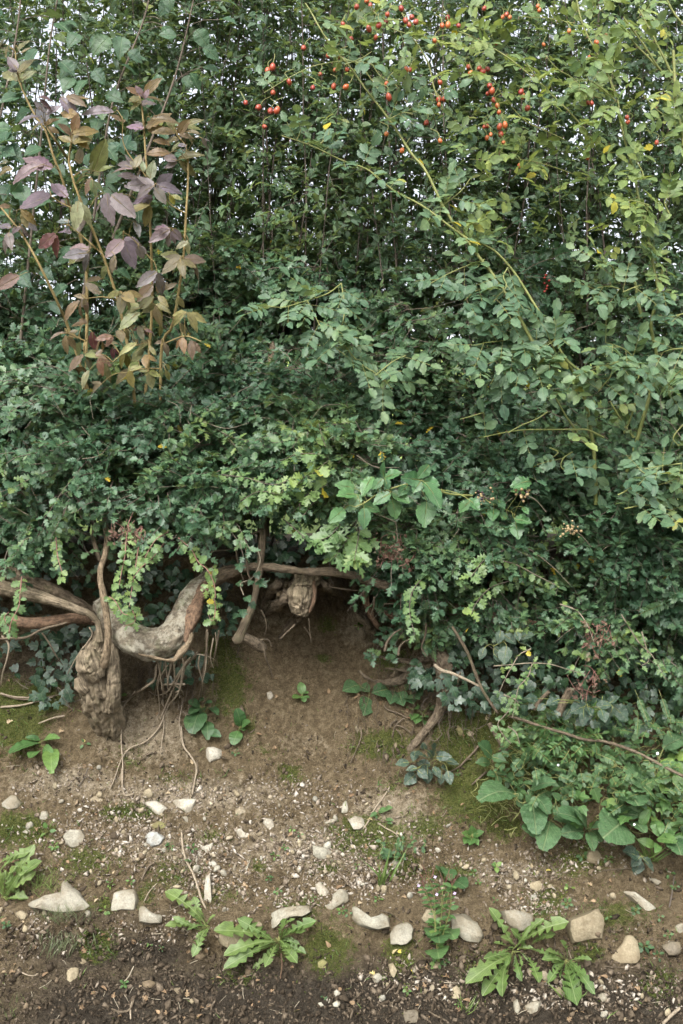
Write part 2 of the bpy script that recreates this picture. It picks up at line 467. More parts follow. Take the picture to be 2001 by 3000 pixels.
M['herb'] = leaf_mat('herb_leaf', [(0.0, (0.04, 0.1, 0.03)), (0.6, (0.075, 0.15, 0.042)), (1.0, (0.15, 0.23, 0.05))], veinn=8.0, trans=0.3)
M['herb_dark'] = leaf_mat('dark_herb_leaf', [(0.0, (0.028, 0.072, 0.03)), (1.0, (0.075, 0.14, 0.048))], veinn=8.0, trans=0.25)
M['dandelion'] = leaf_mat('dandelion_leaf', [(0.0, (0.065, 0.12, 0.028)), (1.0, (0.14, 0.195, 0.055))], veinn=9.0, vein=0.6, trans=0.28)
M['foxglove'] = leaf_mat('downy_leaf', [(0.0, (0.032, 0.085, 0.032)), (1.0, (0.062, 0.125, 0.046))], veinn=8.0, vein=0.55, trans=0.25, rough=0.6, spot=(0.2, 0.27, 0.15), spotf=0.35, bump=1.2)
M['grass'] = leaf_mat('grass_blade', [(0.0, (0.06, 0.12, 0.03)), (1.0, (0.16, 0.22, 0.06))], veinn=2.0, trans=0.3)
M['grass_dull'] = leaf_mat('dull_grass', [(0.0, (0.06, 0.08, 0.035)), (1.0, (0.13, 0.15, 0.075))], veinn=2.0, trans=0.2)
M['moss'] = leaf_mat('moss', [(0.0, (0.03, 0.045, 0.008)), (0.6, (0.065, 0.09, 0.015)), (1.0, (0.14, 0.17, 0.03))], veinn=2.0, trans=0.25, rough=0.7, spec=0.2)
M['deadleaf'] = leaf_mat('dead_leaf', [(0.0, (0.07, 0.04, 0.03)), (0.6, (0.14, 0.08, 0.06)), (1.0, (0.22, 0.15, 0.1))], trans=0.15, rough=0.7, spec=0.2)
M['litter'] = leaf_mat('fallen_leaf', [(0.0, (0.12, 0.07, 0.04)), (0.7, (0.25, 0.17, 0.1)), (0.9, (0.38, 0.31, 0.2)), (1.0, (0.5, 0.42, 0.06))], trans=0.15, rough=0.7, spec=0.2)
M['hip'] = plain_mat('rose_hip', (0.22, 0.028, 0.02), (0.4, 0.085, 0.035), 0.3, 60, 0.5, 0.05)
M['calyx'] = plain_mat('hip_calyx', (0.03, 0.02, 0.012), (0.08, 0.05, 0.03), 0.8)
M['berry'] = plain_mat('dark_berry', (0.012, 0.01, 0.015), (0.05, 0.025, 0.03), 0.3, 60, 0.5)
M['berry_dry'] = plain_mat('dry_berry', (0.2, 0.14, 0.07), (0.36, 0.28, 0.15), 0.7)
M['petal'] = plain_mat('white_petal', (0.75, 0.74, 0.76), (0.85, 0.84, 0.86), 0.6)
M['petal_mauve'] = plain_mat('mauve_petal', (0.38, 0.28, 0.46), (0.5, 0.4, 0.58), 0.6)
M['haw_berry'] = plain_mat('haw_berry', (0.16, 0.015, 0.012), (0.24, 0.03, 0.02), 0.35)
# ------------------------------------------------------------------ the ground: lane, bank and the field behind, one sheet
PZ = [-0.2, 0.0, 0.053, 0.10, 0.16, 0.25, 0.29, 0.36, 0.465, 0.642, 0.838, 0.942, 1.05, 1.107, 1.17, 1.25]
PY = [2.45, 2.56, 2.62, 2.69, 2.77, 2.80, 2.88, 2.93, 3.03, 3.16, 3.28, 3.34, 3.39, 3.42, 3.38, 3.34]


def bank_y(x, z):
    x = np.asarray(x, float); z = np.asarray(z, float)
    x, z = np.broadcast_arrays(x, z)
    y = np.interp(z, PZ, PY)
    cx = (x + 0.05) / 0.30
    y = y + 0.075 * np.exp(-cx ** 2) * np.exp(-((z - 1.0) / 0.15) ** 2)            # the hollow
    y = y - 0.05 * np.exp(-((x - 0.02) / 0.33) ** 2) * np.exp(-((z - 1.19) / 0.035) ** 2)   # its roof
    y = y + 0.04 * np.exp(-((x + 0.08) / 0.17) ** 2) * np.exp(-((z - 0.72) / 0.2) ** 2)
    y = y - 0.05 * np.exp(-((x + 0.75) / 0.16) ** 2) * np.exp(-((z - 0.85) / 0.2) ** 2)
    y = y - 0.06 * np.exp(-((x - 0.33) / 0.12) ** 2) * np.exp(-((z - 0.95) / 0.2) ** 2)
    y = y - 0.05 * np.exp(-((x - 0.8) / 0.3) ** 2) * np.exp(-((z - 0.6) / 0.2) ** 2)
    p = np.stack([x, np.zeros_like(x) + 3.1, z], -1)
    k = np.clip(2.2 - np.abs(x), 0, 1)
    dn = 0.030 * fbm(p, 4.0, 2, 3) + 0.013 * fbm(p, 17.0, 3, 5) + 0.008 * np.abs(fbm(p, 55.0, 2, 8)) + 0.0042 * fbm(p, 125.0, 2, 12)
    for cx_, cz_, rx_, rz_, am in ((0.055, 1.06, .055, .06, .14), (0.10, 1.0, .045, .035, .09), (-0.21, 1.1, .06, .045, .15), (-0.15, 1.16, .1, .035, .15), (-0.05, 1.165, .12, .03, .13), (-0.12, 1.09, .035, .03, .08), (0.2, .89, .09, .04, .05), (0.15, .86, .05, .03, .04), (0.02, 1.14, .1, .025, .05), (-0.2, 1.13, .04, .05, .06)):
        y = y - am * np.exp(-((x - cx_) / rx_) ** 2 - ((z - cz_) / rz_) ** 2) * (1 + .6 * fbm(p, 45, 2, 15))
    return y + dn * (0.25 + 0.75 * k)


TX = np.arange(-1.9, 1.9001, 0.004); TZ = np.arange(-0.2, 1.301, 0.004)
TAB = bank_y(TX[None, :], TZ[:, None])


def bank_f(x, z):
    """bank_y read from a table (bilinear)"""
    fx = np.clip((np.asarray(x, float) - TX[0]) / 0.004, 0, len(TX) - 1.001); fz = np.clip((np.asarray(z, float) - TZ[0]) / 0.004, 0, len(TZ) - 1.001)
    i = fx.astype(int); j = fz.astype(int); a = fx - i; c = fz - j
    return (TAB[j, i] * (1 - a) + TAB[j, i + 1] * a) * (1 - c) + (TAB[j + 1, i] * (1 - a) + TAB[j + 1, i + 1] * a) * c


def G(u, v, lift=0.0):
    """the point of the bank seen at photo pixel (u, v)"""
    u = np.asarray(u, float); v = np.asarray(v, float)
    d = np.full(np.broadcast(u, v).shape, 3.0)
    for _ in range(26):
        q = P(u, v, d)
        d = 0.45 * d + 0.55 * bank_f(q[..., 0], np.clip(q[..., 2], -0.15, 1.26))
    return P(u, v, d - lift)


def Gn(p):
    e = 0.012
    x, z = p[..., 0], p[..., 2]
    dx = (bank_f(x + e, z) - bank_f(x - e, z)) / (2 * e)
    dz = (bank_f(x, z + e) - bank_f(x, z - e)) / (2 * e)
    return unit(np.stack([dx, -np.ones_like(dx), dz], -1))


xs = np.arange(-1.36, 1.361, 0.0072)
wing = np.array([1.40, 1.46, 1.55, 1.7, 1.9, 2.2, 2.7, 3.5, 5, 8, 14, 30, 70, 200, 700])
xs = np.concatenate([-wing[::-1], xs, wing])
rows = []
yf = bank_y(xs, 0.0)
for y in (-700, -200, -60, -20, -8, -3, -1, 0, 0.7, 1.2, 1.6, 1.9):
    rows.append(np.stack([xs, np.full_like(xs, y), 0.004 * fbm(np.stack([xs, xs * 0 + y, xs * 0], -1), 3, 2)], -1))
for t in np.linspace(0.04, 0.98, 40):
    y = 1.9 + (yf - 1.9) * t
    p = np.stack([xs, y, np.zeros_like(xs)], -1)
    p[:, 2] = 0.012 * fbm(p, 9, 3, 21) * (1 - t * 0.5) + 0.004 * fbm(p, 60, 2, 22) - 0.004 * (1 - t)
    rows.append(p)
for z in np.linspace(0.012, 1.25, 178):
    rows.append(np.stack([xs, bank_y(xs, z), np.full_like(xs, z)], -1))
yt = bank_y(xs, 1.25)
for t in (0.012, 0.03, 0.06, 0.11, 0.18, 0.28, 0.4, 0.6, 0.9, 1.3, 1.8, 3, 5, 8, 12, 17, 23, 30, 38, 45, 52, 70, 120, 300, 1200):
    y = yt * (1 if t < 1 else 0) + (3.34 if t >= 1 else 0) + t
    z = np.where(t < 0.15, 1.25 + 0.25 * t, 1.2875) + 0.02 * fbm(np.stack([xs, y, y * 0], -1), 3, 3, 31)
    z = z + np.interp(t, [1.9, 45, 70, 1200], [0, 8.4, 9.6, 10.5])
    rows.append(np.stack([xs, y, z], -1))
GV = np.stack(rows)
nr, nc = GV.shape[:2]
GV = GV.reshape(-1, 3)
ix = np.arange(nr * nc).reshape(nr, nc)
GQ = np.stack([ix[:-1, :-1], ix[:-1, 1:], ix[1:, 1:], ix[1:, :-1]], -1).reshape(-1, 4)
gu, gv = proj(GV)
front = (GV[:, 1] > 1.5) & (GV[:, 1] < 3.8)


def blobs(u, v, lst):
    r = np.zeros_like(u)
    for cu, cv, ru, rv, a in lst:
        r = np.maximum(r, a * np.exp(-((u - cu) / ru) ** 2 - ((v - cv) / rv) ** 2))
    return r


MOSS = [(380, 2380, 90, 28, .9), (250, 2520, 120, 60, .55), (60, 2430, 110, 60, .8), (40, 2100, 110, 120, .8), (130, 2050, 90, 70, .7),
        (850, 2270, 50, 40, .6), (1080, 2450, 120, 60, .95), (1180, 2540, 50, 40, .9), (1370, 2170, 110, 130, .85), (1400, 2330, 130, 90, .9),
        (1120, 2180, 110, 50, .8), (1150, 1930, 60, 40, .8), (670, 2000, 80, 130, .6), (640, 1900, 50, 60, .7), (960, 1830, 40, 30, .6), (950, 1930, 25, 15, .8),
        (960, 2780, 90, 90, .7), (830, 2780, 60, 40, .5), (280, 2770, 60, 60, .8), (880, 2660, 100, 50, .5), (620, 2450, 60, 40, .45), (500, 2560, 90, 60, .5), (1600, 2640, 70, 60, .6), (1720, 2790, 50, 30, .9), (1800, 2680, 120, 60, .5),
        (1700, 2520, 120, 70, .5), (1170, 2790, 60, 80, .6), (1930, 2880, 60, 60, .6), (1400, 2850, 80, 80, .45), (1560, 2250, 200, 140, .6), (1500, 2100, 150, 100, .6), (380, 2220, 60, 60, .35), (730, 2130, 30, 40, .5),
        (520, 2280, 90, 30, .35), (760, 2540, 40, 30, .5), (960, 2540, 60, 30, .5), (300, 2650, 70, 30, .5), (700, 2860, 80, 40, .45), (620, 2620, 90, 40, .5), (1240, 2420, 90, 50, .6), (1330, 2560, 120, 40, .5), (1150, 2300, 60, 40, .4), (780, 2200, 60, 30, .35), (420, 2620, 60, 40, .5), (1480, 2420, 80, 50, .6)]
DARK_SOIL = [(1000, 2960, 1600, 190, 1.0), (300, 2800, 400, 110, .8), (1500, 2860, 500, 120, .6), (200, 1950, 300, 120, .75), (1500, 2000, 260, 140, .75), (950, 1700, 320, 40, .5), (700, 1950, 80, 100, .35), (870, 2690, 120, 60, .5), (300, 2690, 300, 60, .55)]  # wet mud along the foot; the patches higher up only darken the soil
DUST = [(430, 2150, 170, 110, .75), (200, 2290, 220, 60, .7), (560, 2330, 320, 60, .8), (1150, 2400, 130, 110, .9), (900, 2480, 380, 110, .6), (500, 2480, 330, 90, .5), (1200, 1970, 90, 40, .7), (1050, 1840, 60, 60, .9), (810, 1790, 80, 50, .85), (950, 1740, 150, 30, .5), (880, 2180, 150, 60, .4), (1500, 2560, 260, 50, .55), (300, 2060, 80, 90, .5)]
atts = {}
for k, lst, base in (('moss', MOSS, 0.12), ('wet', DARK_SOIL, 0.05), ('dust', DUST, 0.1)):
    a = np.full(len(GV), base)
    a[front] = np.maximum(base, blobs(gu[front], gv[front], lst))
    outside = front & ((gu < -200) | (gu > 2200))
    atts[k] = a
atts['wet'] = np.maximum(atts['wet'], np.clip((2.78 - GV[:, 1]) / .25, 0, 1))
fm = (GV[GQ[:, 0], 1] > 4.9).astype(np.int32)
gme = mesh('ground', GV, GQ, mats=[M['soil'], M['field']], midx=fm, attrs=atts)
ground = tag(obj('ground', gme), 'eroded brown earth bank rising from a muddy lane edge', 'ground', kind='structure')

# ------------------------------------------------------------------ stones
TINT = {'pale': (0.3, 0.288, 0.24), 'white': (0.4, 0.38, 0.325), 'grey': (0.29, 0.28, 0.23), 'blue': (0.36, 0.38, 0.38), 'tan': (0.28, 0.24, 0.165), 'dusty': (0.31, 0.27, 0.2), 'dark': (0.15, 0.13, 0.1), 'olive': (0.17, 0.165, 0.07), 'clod': (0.15, 0.115, 0.078)}


def Z(kind, pts):
    """zoom-window pixels -> photo pixels"""
    ox, oy, s = {4: (0, 2250, .4209), 5: (600, 2300, .4209), 'R': (1000, 2250, .6384), 'L': (0, 2250, .6378), 3: (1000, 1800, .4209), 6: (1340, 2000, .4209), 1: (0, 100, .4209), 2: (0, 500, .4209), 'h': (660, 0, .4209), 'q': (1340, 0, .4216), 'w': (1340, 700, .4216), 'b': (900, 1250, .4209), 'a': (0, 1550, .4209), 'c': (600, 1550, .4209), 'M': (0, 1500, .6378)}[kind]
    return [(ox + p[0] * s, oy + p[1] * s, *p[2:]) for p in pts]


def ell(cu, cv, w, h, rot=0.0, k=8, seed=0):
    r = np.random.default_rng(seed * 7 + 1)
    th = np.linspace(0, 2 * math.pi, k, endpoint=False) + r.uniform(-.25, .25, k)
    rr = r.uniform(0.82, 1.12, k)
    x, y = w / 2 * rr * np.cos(th), h / 2 * rr * np.sin(th)
    c, s = math.cos(rot), math.sin(rot)
    return [(cu + a * c - b * s, cv + a * s + b * c) for a, b in zip(x, y)]


def stone(outline, label, tint='pale', h=0.45, seed=0, name='stone', group=None, dirt=0.9, sink=0.0, tilt=0.5):
    o = np.array(outline, float)
    # dense, slightly rounded outline
    m = 4
    q = []
    for a, b in zip(o, np.roll(o, -1, 0)):
        for t in np.linspace(0, 1, m, endpoint=False):
            q.append(a * (1 - t) + b * t)
    q = np.array(q)
    q = 0.12 * np.roll(q, 1, 0) + 0.76 * q + 0.12 * np.roll(q, -1, 0)
    c = q.mean(0)
    size_px = math.sqrt(max(1.0, 0.5 * abs(np.dot(q[:, 0], np.roll(q[:, 1], -1)) - np.dot(q[:, 1], np.roll(q[:, 0], -1)))))
    g = G(c[0], c[1])
    d0 = float(g[1])
    nb = Gn(g)
    sink = sink + 0.13
    nn = unit(tilt * nb + (1 - tilt) * np.array([0, -1, 0.15]))
    H = h * size_px * d0 / F
    # each outline pixel on the plane through g with normal nn
    ray = P(q[:, 0], q[:, 1], 1.0) - np.array([0, 0, CAMZ])
    tt = np.dot(g - np.array([0, 0, CAMZ]), nn) / (ray @ nn)
    tt = np.clip(tt, d0 - 0.08, d0 + 0.12)
    ring = np.array([0, 0, CAMZ]) + ray * tt[:, None]
    cen = ring.mean(0)
    r = np.random.default_rng(seed + 100)
    lay = [(0.86, -1.0), (0.99, -0.45), (1.0, 0.0), (0.985, 0.45), (0.93, 0.85), (0.66, 0.97), (0.33, 1.0)]
    K = len(ring)
    tiltv = r.uniform(-0.35, 0.35, 2)
    ax = unit(np.cross(nn, [0, 0, 1.0])); bx = np.cross(ax, nn)
    V = []
    for s, k in lay:
        L = cen + (ring - cen) * s
        rel = (L - cen)
        hh = H * (k - sink)
        slope = (rel @ ax * tiltv[0] + rel @ bx * tiltv[1]) * max(k, 0)
        V.append(L + nn * (hh + slope)[:, None] if np.ndim(hh + slope) else L + nn * hh)
    V = np.vstack(V + [cen + nn * H * (1.0 - sink)])
    sc = size_px * d0 / F
    dsp = fbm(V + seed * 3.1, 1.6 / sc, 3, seed) * 0.085 * sc
    fac = np.round(fbm(V + seed * 1.7, 1.1 / sc, 1, seed + 3) * 3) / 3 * 0.05 * sc    # facets
    nrm = unit(V - (cen - nn * H * 0.4))
    V = V + nrm * (dsp + fac)[:, None]
    ctr = cen + nn * H * 0.2                                   # broken faces: slice the lump with a few planes
    for k in range(6):
        pl = unit(nn * r.uniform(0.7, 1.3) + ax * r.uniform(-.9, .9) + bx * r.uniform(-0.5, 0.9))
        dist = (V - ctr) @ pl
        lim = dist.max() * r.uniform(0.68, 0.9)
        ov = np.maximum(dist - lim, 0)
        V = V - pl * (ov * 0.93)[:, None]
    ix = np.arange(len(lay) * K).reshape(len(lay), K)
    T = []
    for i in range(len(lay) - 1):
        a, b = ix[i], ix[i + 1]
        a2, b2 = np.roll(a, -1), np.roll(b, -1)
        T += [np.stack([a, b, a2], -1), np.stack([a2, b, b2], -1)]
    T.append(np.stack([ix[-1], np.full(K, len(V) - 1), np.roll(ix[-1], -1)], -1))
    T = np.vstack(T)
    # consistent outward winding
    e = np.cross(V[T[0, 1]] - V[T[0, 0]], V[T[0, 2]] - V[T[0, 0]])
    if np.dot(e, V[T[0]].mean(0) - (cen - nn * H * 0.5)) < 0:
        T = T[:, ::-1]
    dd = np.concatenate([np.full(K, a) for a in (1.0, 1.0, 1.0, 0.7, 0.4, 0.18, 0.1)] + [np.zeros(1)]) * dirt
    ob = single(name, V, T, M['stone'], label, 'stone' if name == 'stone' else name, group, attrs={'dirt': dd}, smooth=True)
    ob.data.set_sharp_from_angle(angle=math.radians(30))
    j = 1 + r.uniform(-.08, .08)
    ob.color = (*[x * j for x in TINT[tint]], 1)
    return ob


BIG = [
    (Z(4, [(220, 950), (330, 905), (440, 880), (455, 770), (520, 840), (580, 905), (640, 970), (600, 1000), (420, 1030), (240, 985)]), 'large angular wedge of pale stone with a pointed top, lower left of the bank', 'pale', .5),
    (Z(4, [(790, 870), (860, 850), (940, 840), (960, 930), (950, 1000), (770, 1015), (775, 930)]), 'square buff stone block just right of the pointed wedge stone', 'pale', .55),
    (Z(4, [(975, 965), (1010, 965), (1060, 1010), (1135, 1030), (1120, 1085), (1040, 1088), (975, 1075)]), 'small saddle-topped cream stone block touching the square buff block', 'pale', .55),
    (Z(4, [(0, 240), (70, 195), (120, 200), (150, 240), (130, 280), (60, 295), (10, 270)]), 'rounded pale stone half buried at the left edge of the bank', 'pale', .3),
    (Z(4, [(275, 340), (290, 305), (325, 300), (345, 325), (330, 365), (280, 362)]), 'little cube-like cream stone below and right of the left-edge stone', 'pale', .4),
    (Z(4, [(625, 215), (660, 190), (720, 200), (740, 225), (690, 250), (635, 248)]), 'dust-covered flat stone almost flush with the earth left of the triangular stone', 'dusty', .2),
    (Z(4, [(1005, 250), (1040, 225), (1090, 225), (1150, 265), (1205, 290), (1180, 320), (1110, 338), (1050, 300)]), 'jagged whitish stone close left of the triangular stone', 'white', .3),
    (Z(4, [(1185, 225), (1280, 212), (1368, 215), (1345, 290), (1310, 335), (1250, 290)]), 'pale triangular stone pointing down in the middle of the bank', 'white', .35),
    (Z(4, [(1265, 340), (1305, 335), (1312, 385), (1290, 375)]), 'small sliver of stone under the tip of the triangular stone', 'pale', .35),
    (Z(4, [(1040, 385), (1110, 365), (1190, 410), (1150, 430), (1070, 425)]), 'moss-stained flat stone under the jagged whitish stone', 'olive', .2),
    (Z(4, [(445, 475), (500, 430), (570, 425), (605, 465), (575, 540), (510, 560), (465, 530)]), 'rounded pale grey stone alone on crumbly earth above the pointed wedge', 'pale', .4),
    (Z(4, [(1000, 490), (1045, 440), (1100, 445), (1160, 490), (1120, 545), (1060, 552), (1010, 530)]), 'bluish grey five-sided stone below the jagged whitish stone', 'blue', .4),
    (Z(4, [(1370, 520), (1410, 545), (1455, 535), (1490, 520), (1470, 575), (1425, 605), (1385, 575)]), 'whitish curved stone with a notched top right of the long stick', 'white', .3),
    (Z(4, [(1425, 735), (1460, 715), (1472, 800), (1480, 900), (1475, 960), (1440, 968), (1418, 930), (1428, 830)]), 'narrow upright bone-shaped stone beside the long stick', 'white', .5),
    (Z(4, [(150, 445), (190, 425), (215, 440), (190, 460)]), 'tiny pale stone left of the three-leaf seedling', 'pale', .4),
    (Z(4, [(1110, 565), (1140, 555), (1170, 575), (1140, 592)]), 'small cream stone under the bluish grey stone', 'pale', .3),
    (Z(4, [(105, 1010), (150, 995), (200, 1020), (180, 1060), (120, 1065)]), 'crumbly tan stone left of the pointed wedge stone', 'tan', .4),
    (Z(4, [(1240, 930), (1270, 920), (1305, 945), (1285, 970), (1250, 960)]), 'small pale stone peeping out behind the left-hand dandelion', 'pale', .5),
    (Z(5, [(210, 180), (240, 155), (285, 165), (290, 205), (250, 225), (215, 210)]), 'dusty round stone alone in the brown slope above the heart-shaped stone', 'dusty', .25),
    (Z(5, [(400, 260), (420, 230), (475, 235), (482, 295), (460, 320), (430, 300)]), 'cream tooth-shaped stone in the middle of the brown slope', 'white', .35),
    (Z(5, [(215, 310), (250, 300), (272, 330), (325, 340), (310, 365), (235, 372)]), 'whitish boot-shaped stone below the dusty round stone', 'white', .3),
    (Z(5, [(960, 120), (985, 105), (1003, 150), (1000, 190), (950, 195)]), 'upright pale stone standing above the smooth oval white stone', 'pale', .4),
    (Z(5, [(990, 240), (1040, 215), (1100, 235), (1125, 280), (1090, 315), (1040, 318)]), 'smooth oval white stone above the dark moss patch', 'white', .45),
    (Z(5, [(825, 262), (880, 235), (935, 230), (900, 258), (840, 275)]), 'thin flat slab poking out left of the smooth oval white stone', 'pale', .25),
    (Z(5, [(750, 420), (800, 430), (880, 440), (920, 465), (870, 515), (790, 522), (752, 490)]), 'round-bottomed grey stone topped with loose grit in the middle of the bank', 'grey', .4),
    (Z(5, [(765, 690), (800, 683), (840, 710), (868, 745), (860, 800), (840, 815), (790, 780)]), 'bright white leaf-shaped stone above the row of slabs', 'white', .35),
    (Z(5, [(750, 862), (830, 845), (890, 835), (890, 775), (940, 735), (990, 745), (995, 820), (940, 850), (880, 885), (830, 900), (760, 890)]), 'irregular stepped grey slab below the bright white leaf-shaped stone', 'grey', .35),
    (Z(5, [(470, 890), (520, 862), (590, 845), (730, 838), (742, 880), (700, 912), (600, 930), (530, 960), (480, 1005), (430, 1010), (440, 960)]), 'long curved slab lying behind the central dandelion', 'grey', .5),
    (Z(5, [(75, 1050), (130, 1022), (250, 1018), (330, 1045), (330, 1095), (270, 1135), (190, 1142), (120, 1110)]), 'round buff boulder under the leaves left of the central dandelion', 'tan', .5),
    (Z(5, [(1028, 850), (1060, 848), (1100, 900), (1150, 935), (1220, 955), (1232, 890), (1280, 920), (1288, 1000), (1200, 1012), (1080, 975), (1028, 925)]), 'long dished slab with grit in its hollow, right of the stepped slab', 'grey', .45),
    (Z(5, [(1285, 1040), (1330, 980), (1410, 963), (1447, 1000), (1440, 1070), (1400, 1108), (1350, 1115), (1290, 1110)]), 'rounded buff stone hanging below the dished slab', 'pale', .5),
    (Z(5, [(1295, 540), (1315, 512), (1345, 520), (1345, 570), (1315, 585)]), 'small upright grey stone under the trailing creeper', 'grey', .5),
    (Z(5, [(310, 515), (326, 520), (290, 605), (268, 608)]), 'thin slanting splinter of pale stone on the brown slope', 'pale', .5),
    (Z(5, [(205, 545), (222, 548), (212, 600), (192, 600)]), 'shorter cream splinter beside the slanting splinter', 'pale', .5),
    (Z(5, [(330, 735), (362, 715), (372, 725), (345, 748)]), 'small bright white chip below the two splinters', 'white', .4),
    (Z(5, [(602, 620), (620, 605), (622, 640), (600, 648)]), 'tiny tan chip left of the bright white leaf-shaped stone', 'tan', .5),
    (Z(5, [(945, 475), (965, 465), (978, 490), (960, 503)]), 'small white pebble close right of the round-bottomed grey stone', 'white', .5),
    (Z(5, [(340, 960), (370, 945), (400, 965), (395, 1000), (350, 995)]), 'small tan stone behind the central dandelion leaf', 'tan', .4),
    (Z('R', [(365, 690), (390, 650), (430, 655), (445, 690), (430, 715), (375, 712)]), 'moss-edged tan stone behind the flowering willowherb', 'tan', .45),
    (Z('R', [(508, 670), (560, 672), (630, 708), (662, 770), (640, 806), (560, 790), (508, 750)]), 'long whitish-streaked slab right of the flowering willowherb', 'grey', .5),
    (Z('R', [(728, 655), (790, 653), (888, 672), (872, 740), (810, 752), (755, 705)]), 'flat-topped pale stone behind the right-hand dandelion', 'pale', .4),
    (Z('R', [(1045, 700), (1110, 665), (1185, 640), (1200, 690), (1207, 792), (1130, 800), (1065, 802), (1040, 745)]), 'large square buff stone face in the lower right', 'tan', .35),
    (Z('R', [(1225, 870), (1260, 830), (1305, 768), (1335, 765), (1355, 800), (1362, 870), (1330, 893), (1230, 902)]), 'heart-shaped buff stone below the large square stone', 'tan', .4),
    (Z('R', [(1285, 562), (1340, 575), (1400, 615), (1447, 645), (1432, 682), (1385, 655)]), 'slanting long stone above the heart-shaped stone', 'pale', .4),
    (Z('R', [(1465, 815), (1510, 790), (1560, 800), (1560, 850), (1500, 860)]), 'dark stone half covered by leaves at the right edge', 'dark', .4),
    (Z('R', [(850, 520), (900, 515), (940, 545), (915, 570), (860, 555)]), 'tan stone lying in gravel above the right-hand dandelion', 'tan', .35),
    (Z('R', [(1120, 390), (1170, 370), (1195, 400), (1180, 440), (1130, 435)]), 'tan stone under the downy-leaved rosettes', 'tan', .35),
    (Z('R', [(135, 955), (170, 942), (195, 965), (180, 985), (145, 988)]), 'small squarish stone in the lower middle mud', 'pale', .4),
    (Z('R', [(215, 900), (235, 892), (255, 930), (240, 968), (222, 950)]), 'small knobbly upright stone right of the squarish mud stone', 'tan', .5),
    (Z('R', [(505, 1010), (530, 995), (552, 1030), (540, 1062), (505, 1060)]), 'oval buff stone in mud below the flowering willowherb', 'tan', .45),
    (Z('R', [(840, 1095), (880, 1070), (918, 1075), (905, 1120), (870, 1132), (845, 1118)]), 'smooth pale stone at the bottom below the right-hand dandelion', 'pale', .5),
    (Z('R', [(788, 1070), (806, 1060), (825, 1110), (808, 1132), (790, 1118)]), 'narrow grey stone beside the smooth pale bottom stone', 'grey', .5),
    (Z('R', [(285, 1115), (330, 1105), (355, 1120), (350, 1175), (290, 1175)]), 'dull square stone sunk in mud at the bottom edge', 'dark', .3),
    (Z('R', [(965, 1010), (1005, 1005), (1038, 1050), (1010, 1060)]), 'tan stone wedge hidden under the lowest dandelion leaves', 'tan', .4),
    (Z('R', [(1175, 1040), (1205, 1032), (1225, 1065), (1195, 1078)]), 'pale stone chip in the mud right of the dandelions', 'pale', .35),
    (Z('R', [(428, 368), (445, 362), (460, 380), (440, 392)]), 'small whitish stone left of the nettle seedling', 'white', .5),
    (Z('R', [(1405, 500), (1440, 508), (1472, 525), (1445, 540)]), 'small flat stone beside the dark three-part leaf', 'pale', .35),
    (Z('R', [(1530, 725), (1565, 710), (1568, 755), (1540, 765)]), 'grey stone cut by the right edge of the view', 'grey', .4),
    (Z('L', [(303, 945), (330, 912), (365, 915), (360, 965), (330, 1010), (308, 990)]), 'tall buff stone smeared with mud in the lower left', 'tan', .35),
    (Z('L', [(655, 985), (690, 970), (715, 990), (700, 1012), (662, 1010)]), 'brown cup-like clod stone in the lower left mud', 'clod', .5),
    (Z('L', [(355, 885), (378, 872), (400, 890), (380, 905)]), 'small tan stone just above the tall buff stone', 'tan', .5),
    (Z('L', [(795, 1015), (830, 1005), (842, 1030), (815, 1048)]), 'greyish stone flush in the mud at bottom centre', 'dark', .35),
    (Z('L', [(865, 1065), (882, 1058), (893, 1075), (878, 1088)]), 'small tan pebble-like stone below the greyish flush stone', 'tan', .6),
    (Z('L', [(1458, 1080), (1476, 1074), (1490, 1092), (1472, 1100)]), 'leftmost of four white pebbles clustered at bottom centre', 'pale', .6),
    (Z('L', [(1495, 1062), (1510, 1055), (1523, 1070), (1508, 1085)]), 'second from left of four white pebbles clustered at bottom centre', 'pale', .6),
    (Z('L', [(1528, 1030), (1548, 1016), (1566, 1035), (1550, 1063), (1532, 1056)]), 'highest and largest of four white pebbles clustered at bottom centre', 'white', .6),
    (Z('L', [(1525, 1082), (1548, 1070), (1567, 1082), (1555, 1104), (1532, 1100)]), 'lowest of four white pebbles clustered at bottom centre', 'pale', .6),
    (Z('L', [(1455, 890), (1485, 875), (1508, 895), (1495, 925), (1462, 920)]), 'mossy dull stone below the right of the central dandelion', 'olive', .35),
    (Z('L', [(890, 855), (915, 842), (948, 860), (930, 885), (900, 880)]), 'dull tan stone below the round buff boulder', 'clod', .35),
    (Z('M', [(1225, 830), (1245, 820), (1258, 845), (1240, 865), (1228, 858)]), 'small whitish stone stuck in the brown slope under the hollow', 'white', .5),
    (Z('M', [(945, 1090), (985, 1078), (1018, 1100), (1015, 1135), (965, 1152), (945, 1130)]), 'white stone block stuck in the bank below the big-leaved seedlings', 'white', .5),
    (Z(3, [(785, 790), (810, 765), (845, 800), (855, 835), (820, 845)]), 'yellow-green mossy stone in the shaded bank right of the pale root', 'olive', .4),
    (Z(3, [(865, 820), (900, 810), (930, 830), (905, 852), (870, 850)]), 'ochre stone beside the mossy stone in the shaded bank', 'tan', .35),
    (Z(6, [(1095, 490), (1150, 470), (1225, 480), (1220, 505), (1110, 515)]), 'flat tan stone in dark earth behind the right-hand ground plants', 'tan', .35),
    (Z(3, [(90, 790), (110, 765), (125, 800), (110, 830)]), 'small upright ochre stone on the slope left of the pale root', 'tan', .4),
    (Z(3, [(360, 900), (385, 890), (390, 925), (370, 940)]), 'small tan stone by the foot of the pale root', 'tan', .4),
]
for i, (o_, lab, tint, hh) in enumerate(BIG):
    stone(o_, lab, tint, hh, seed=i, group='stones set in the bank')

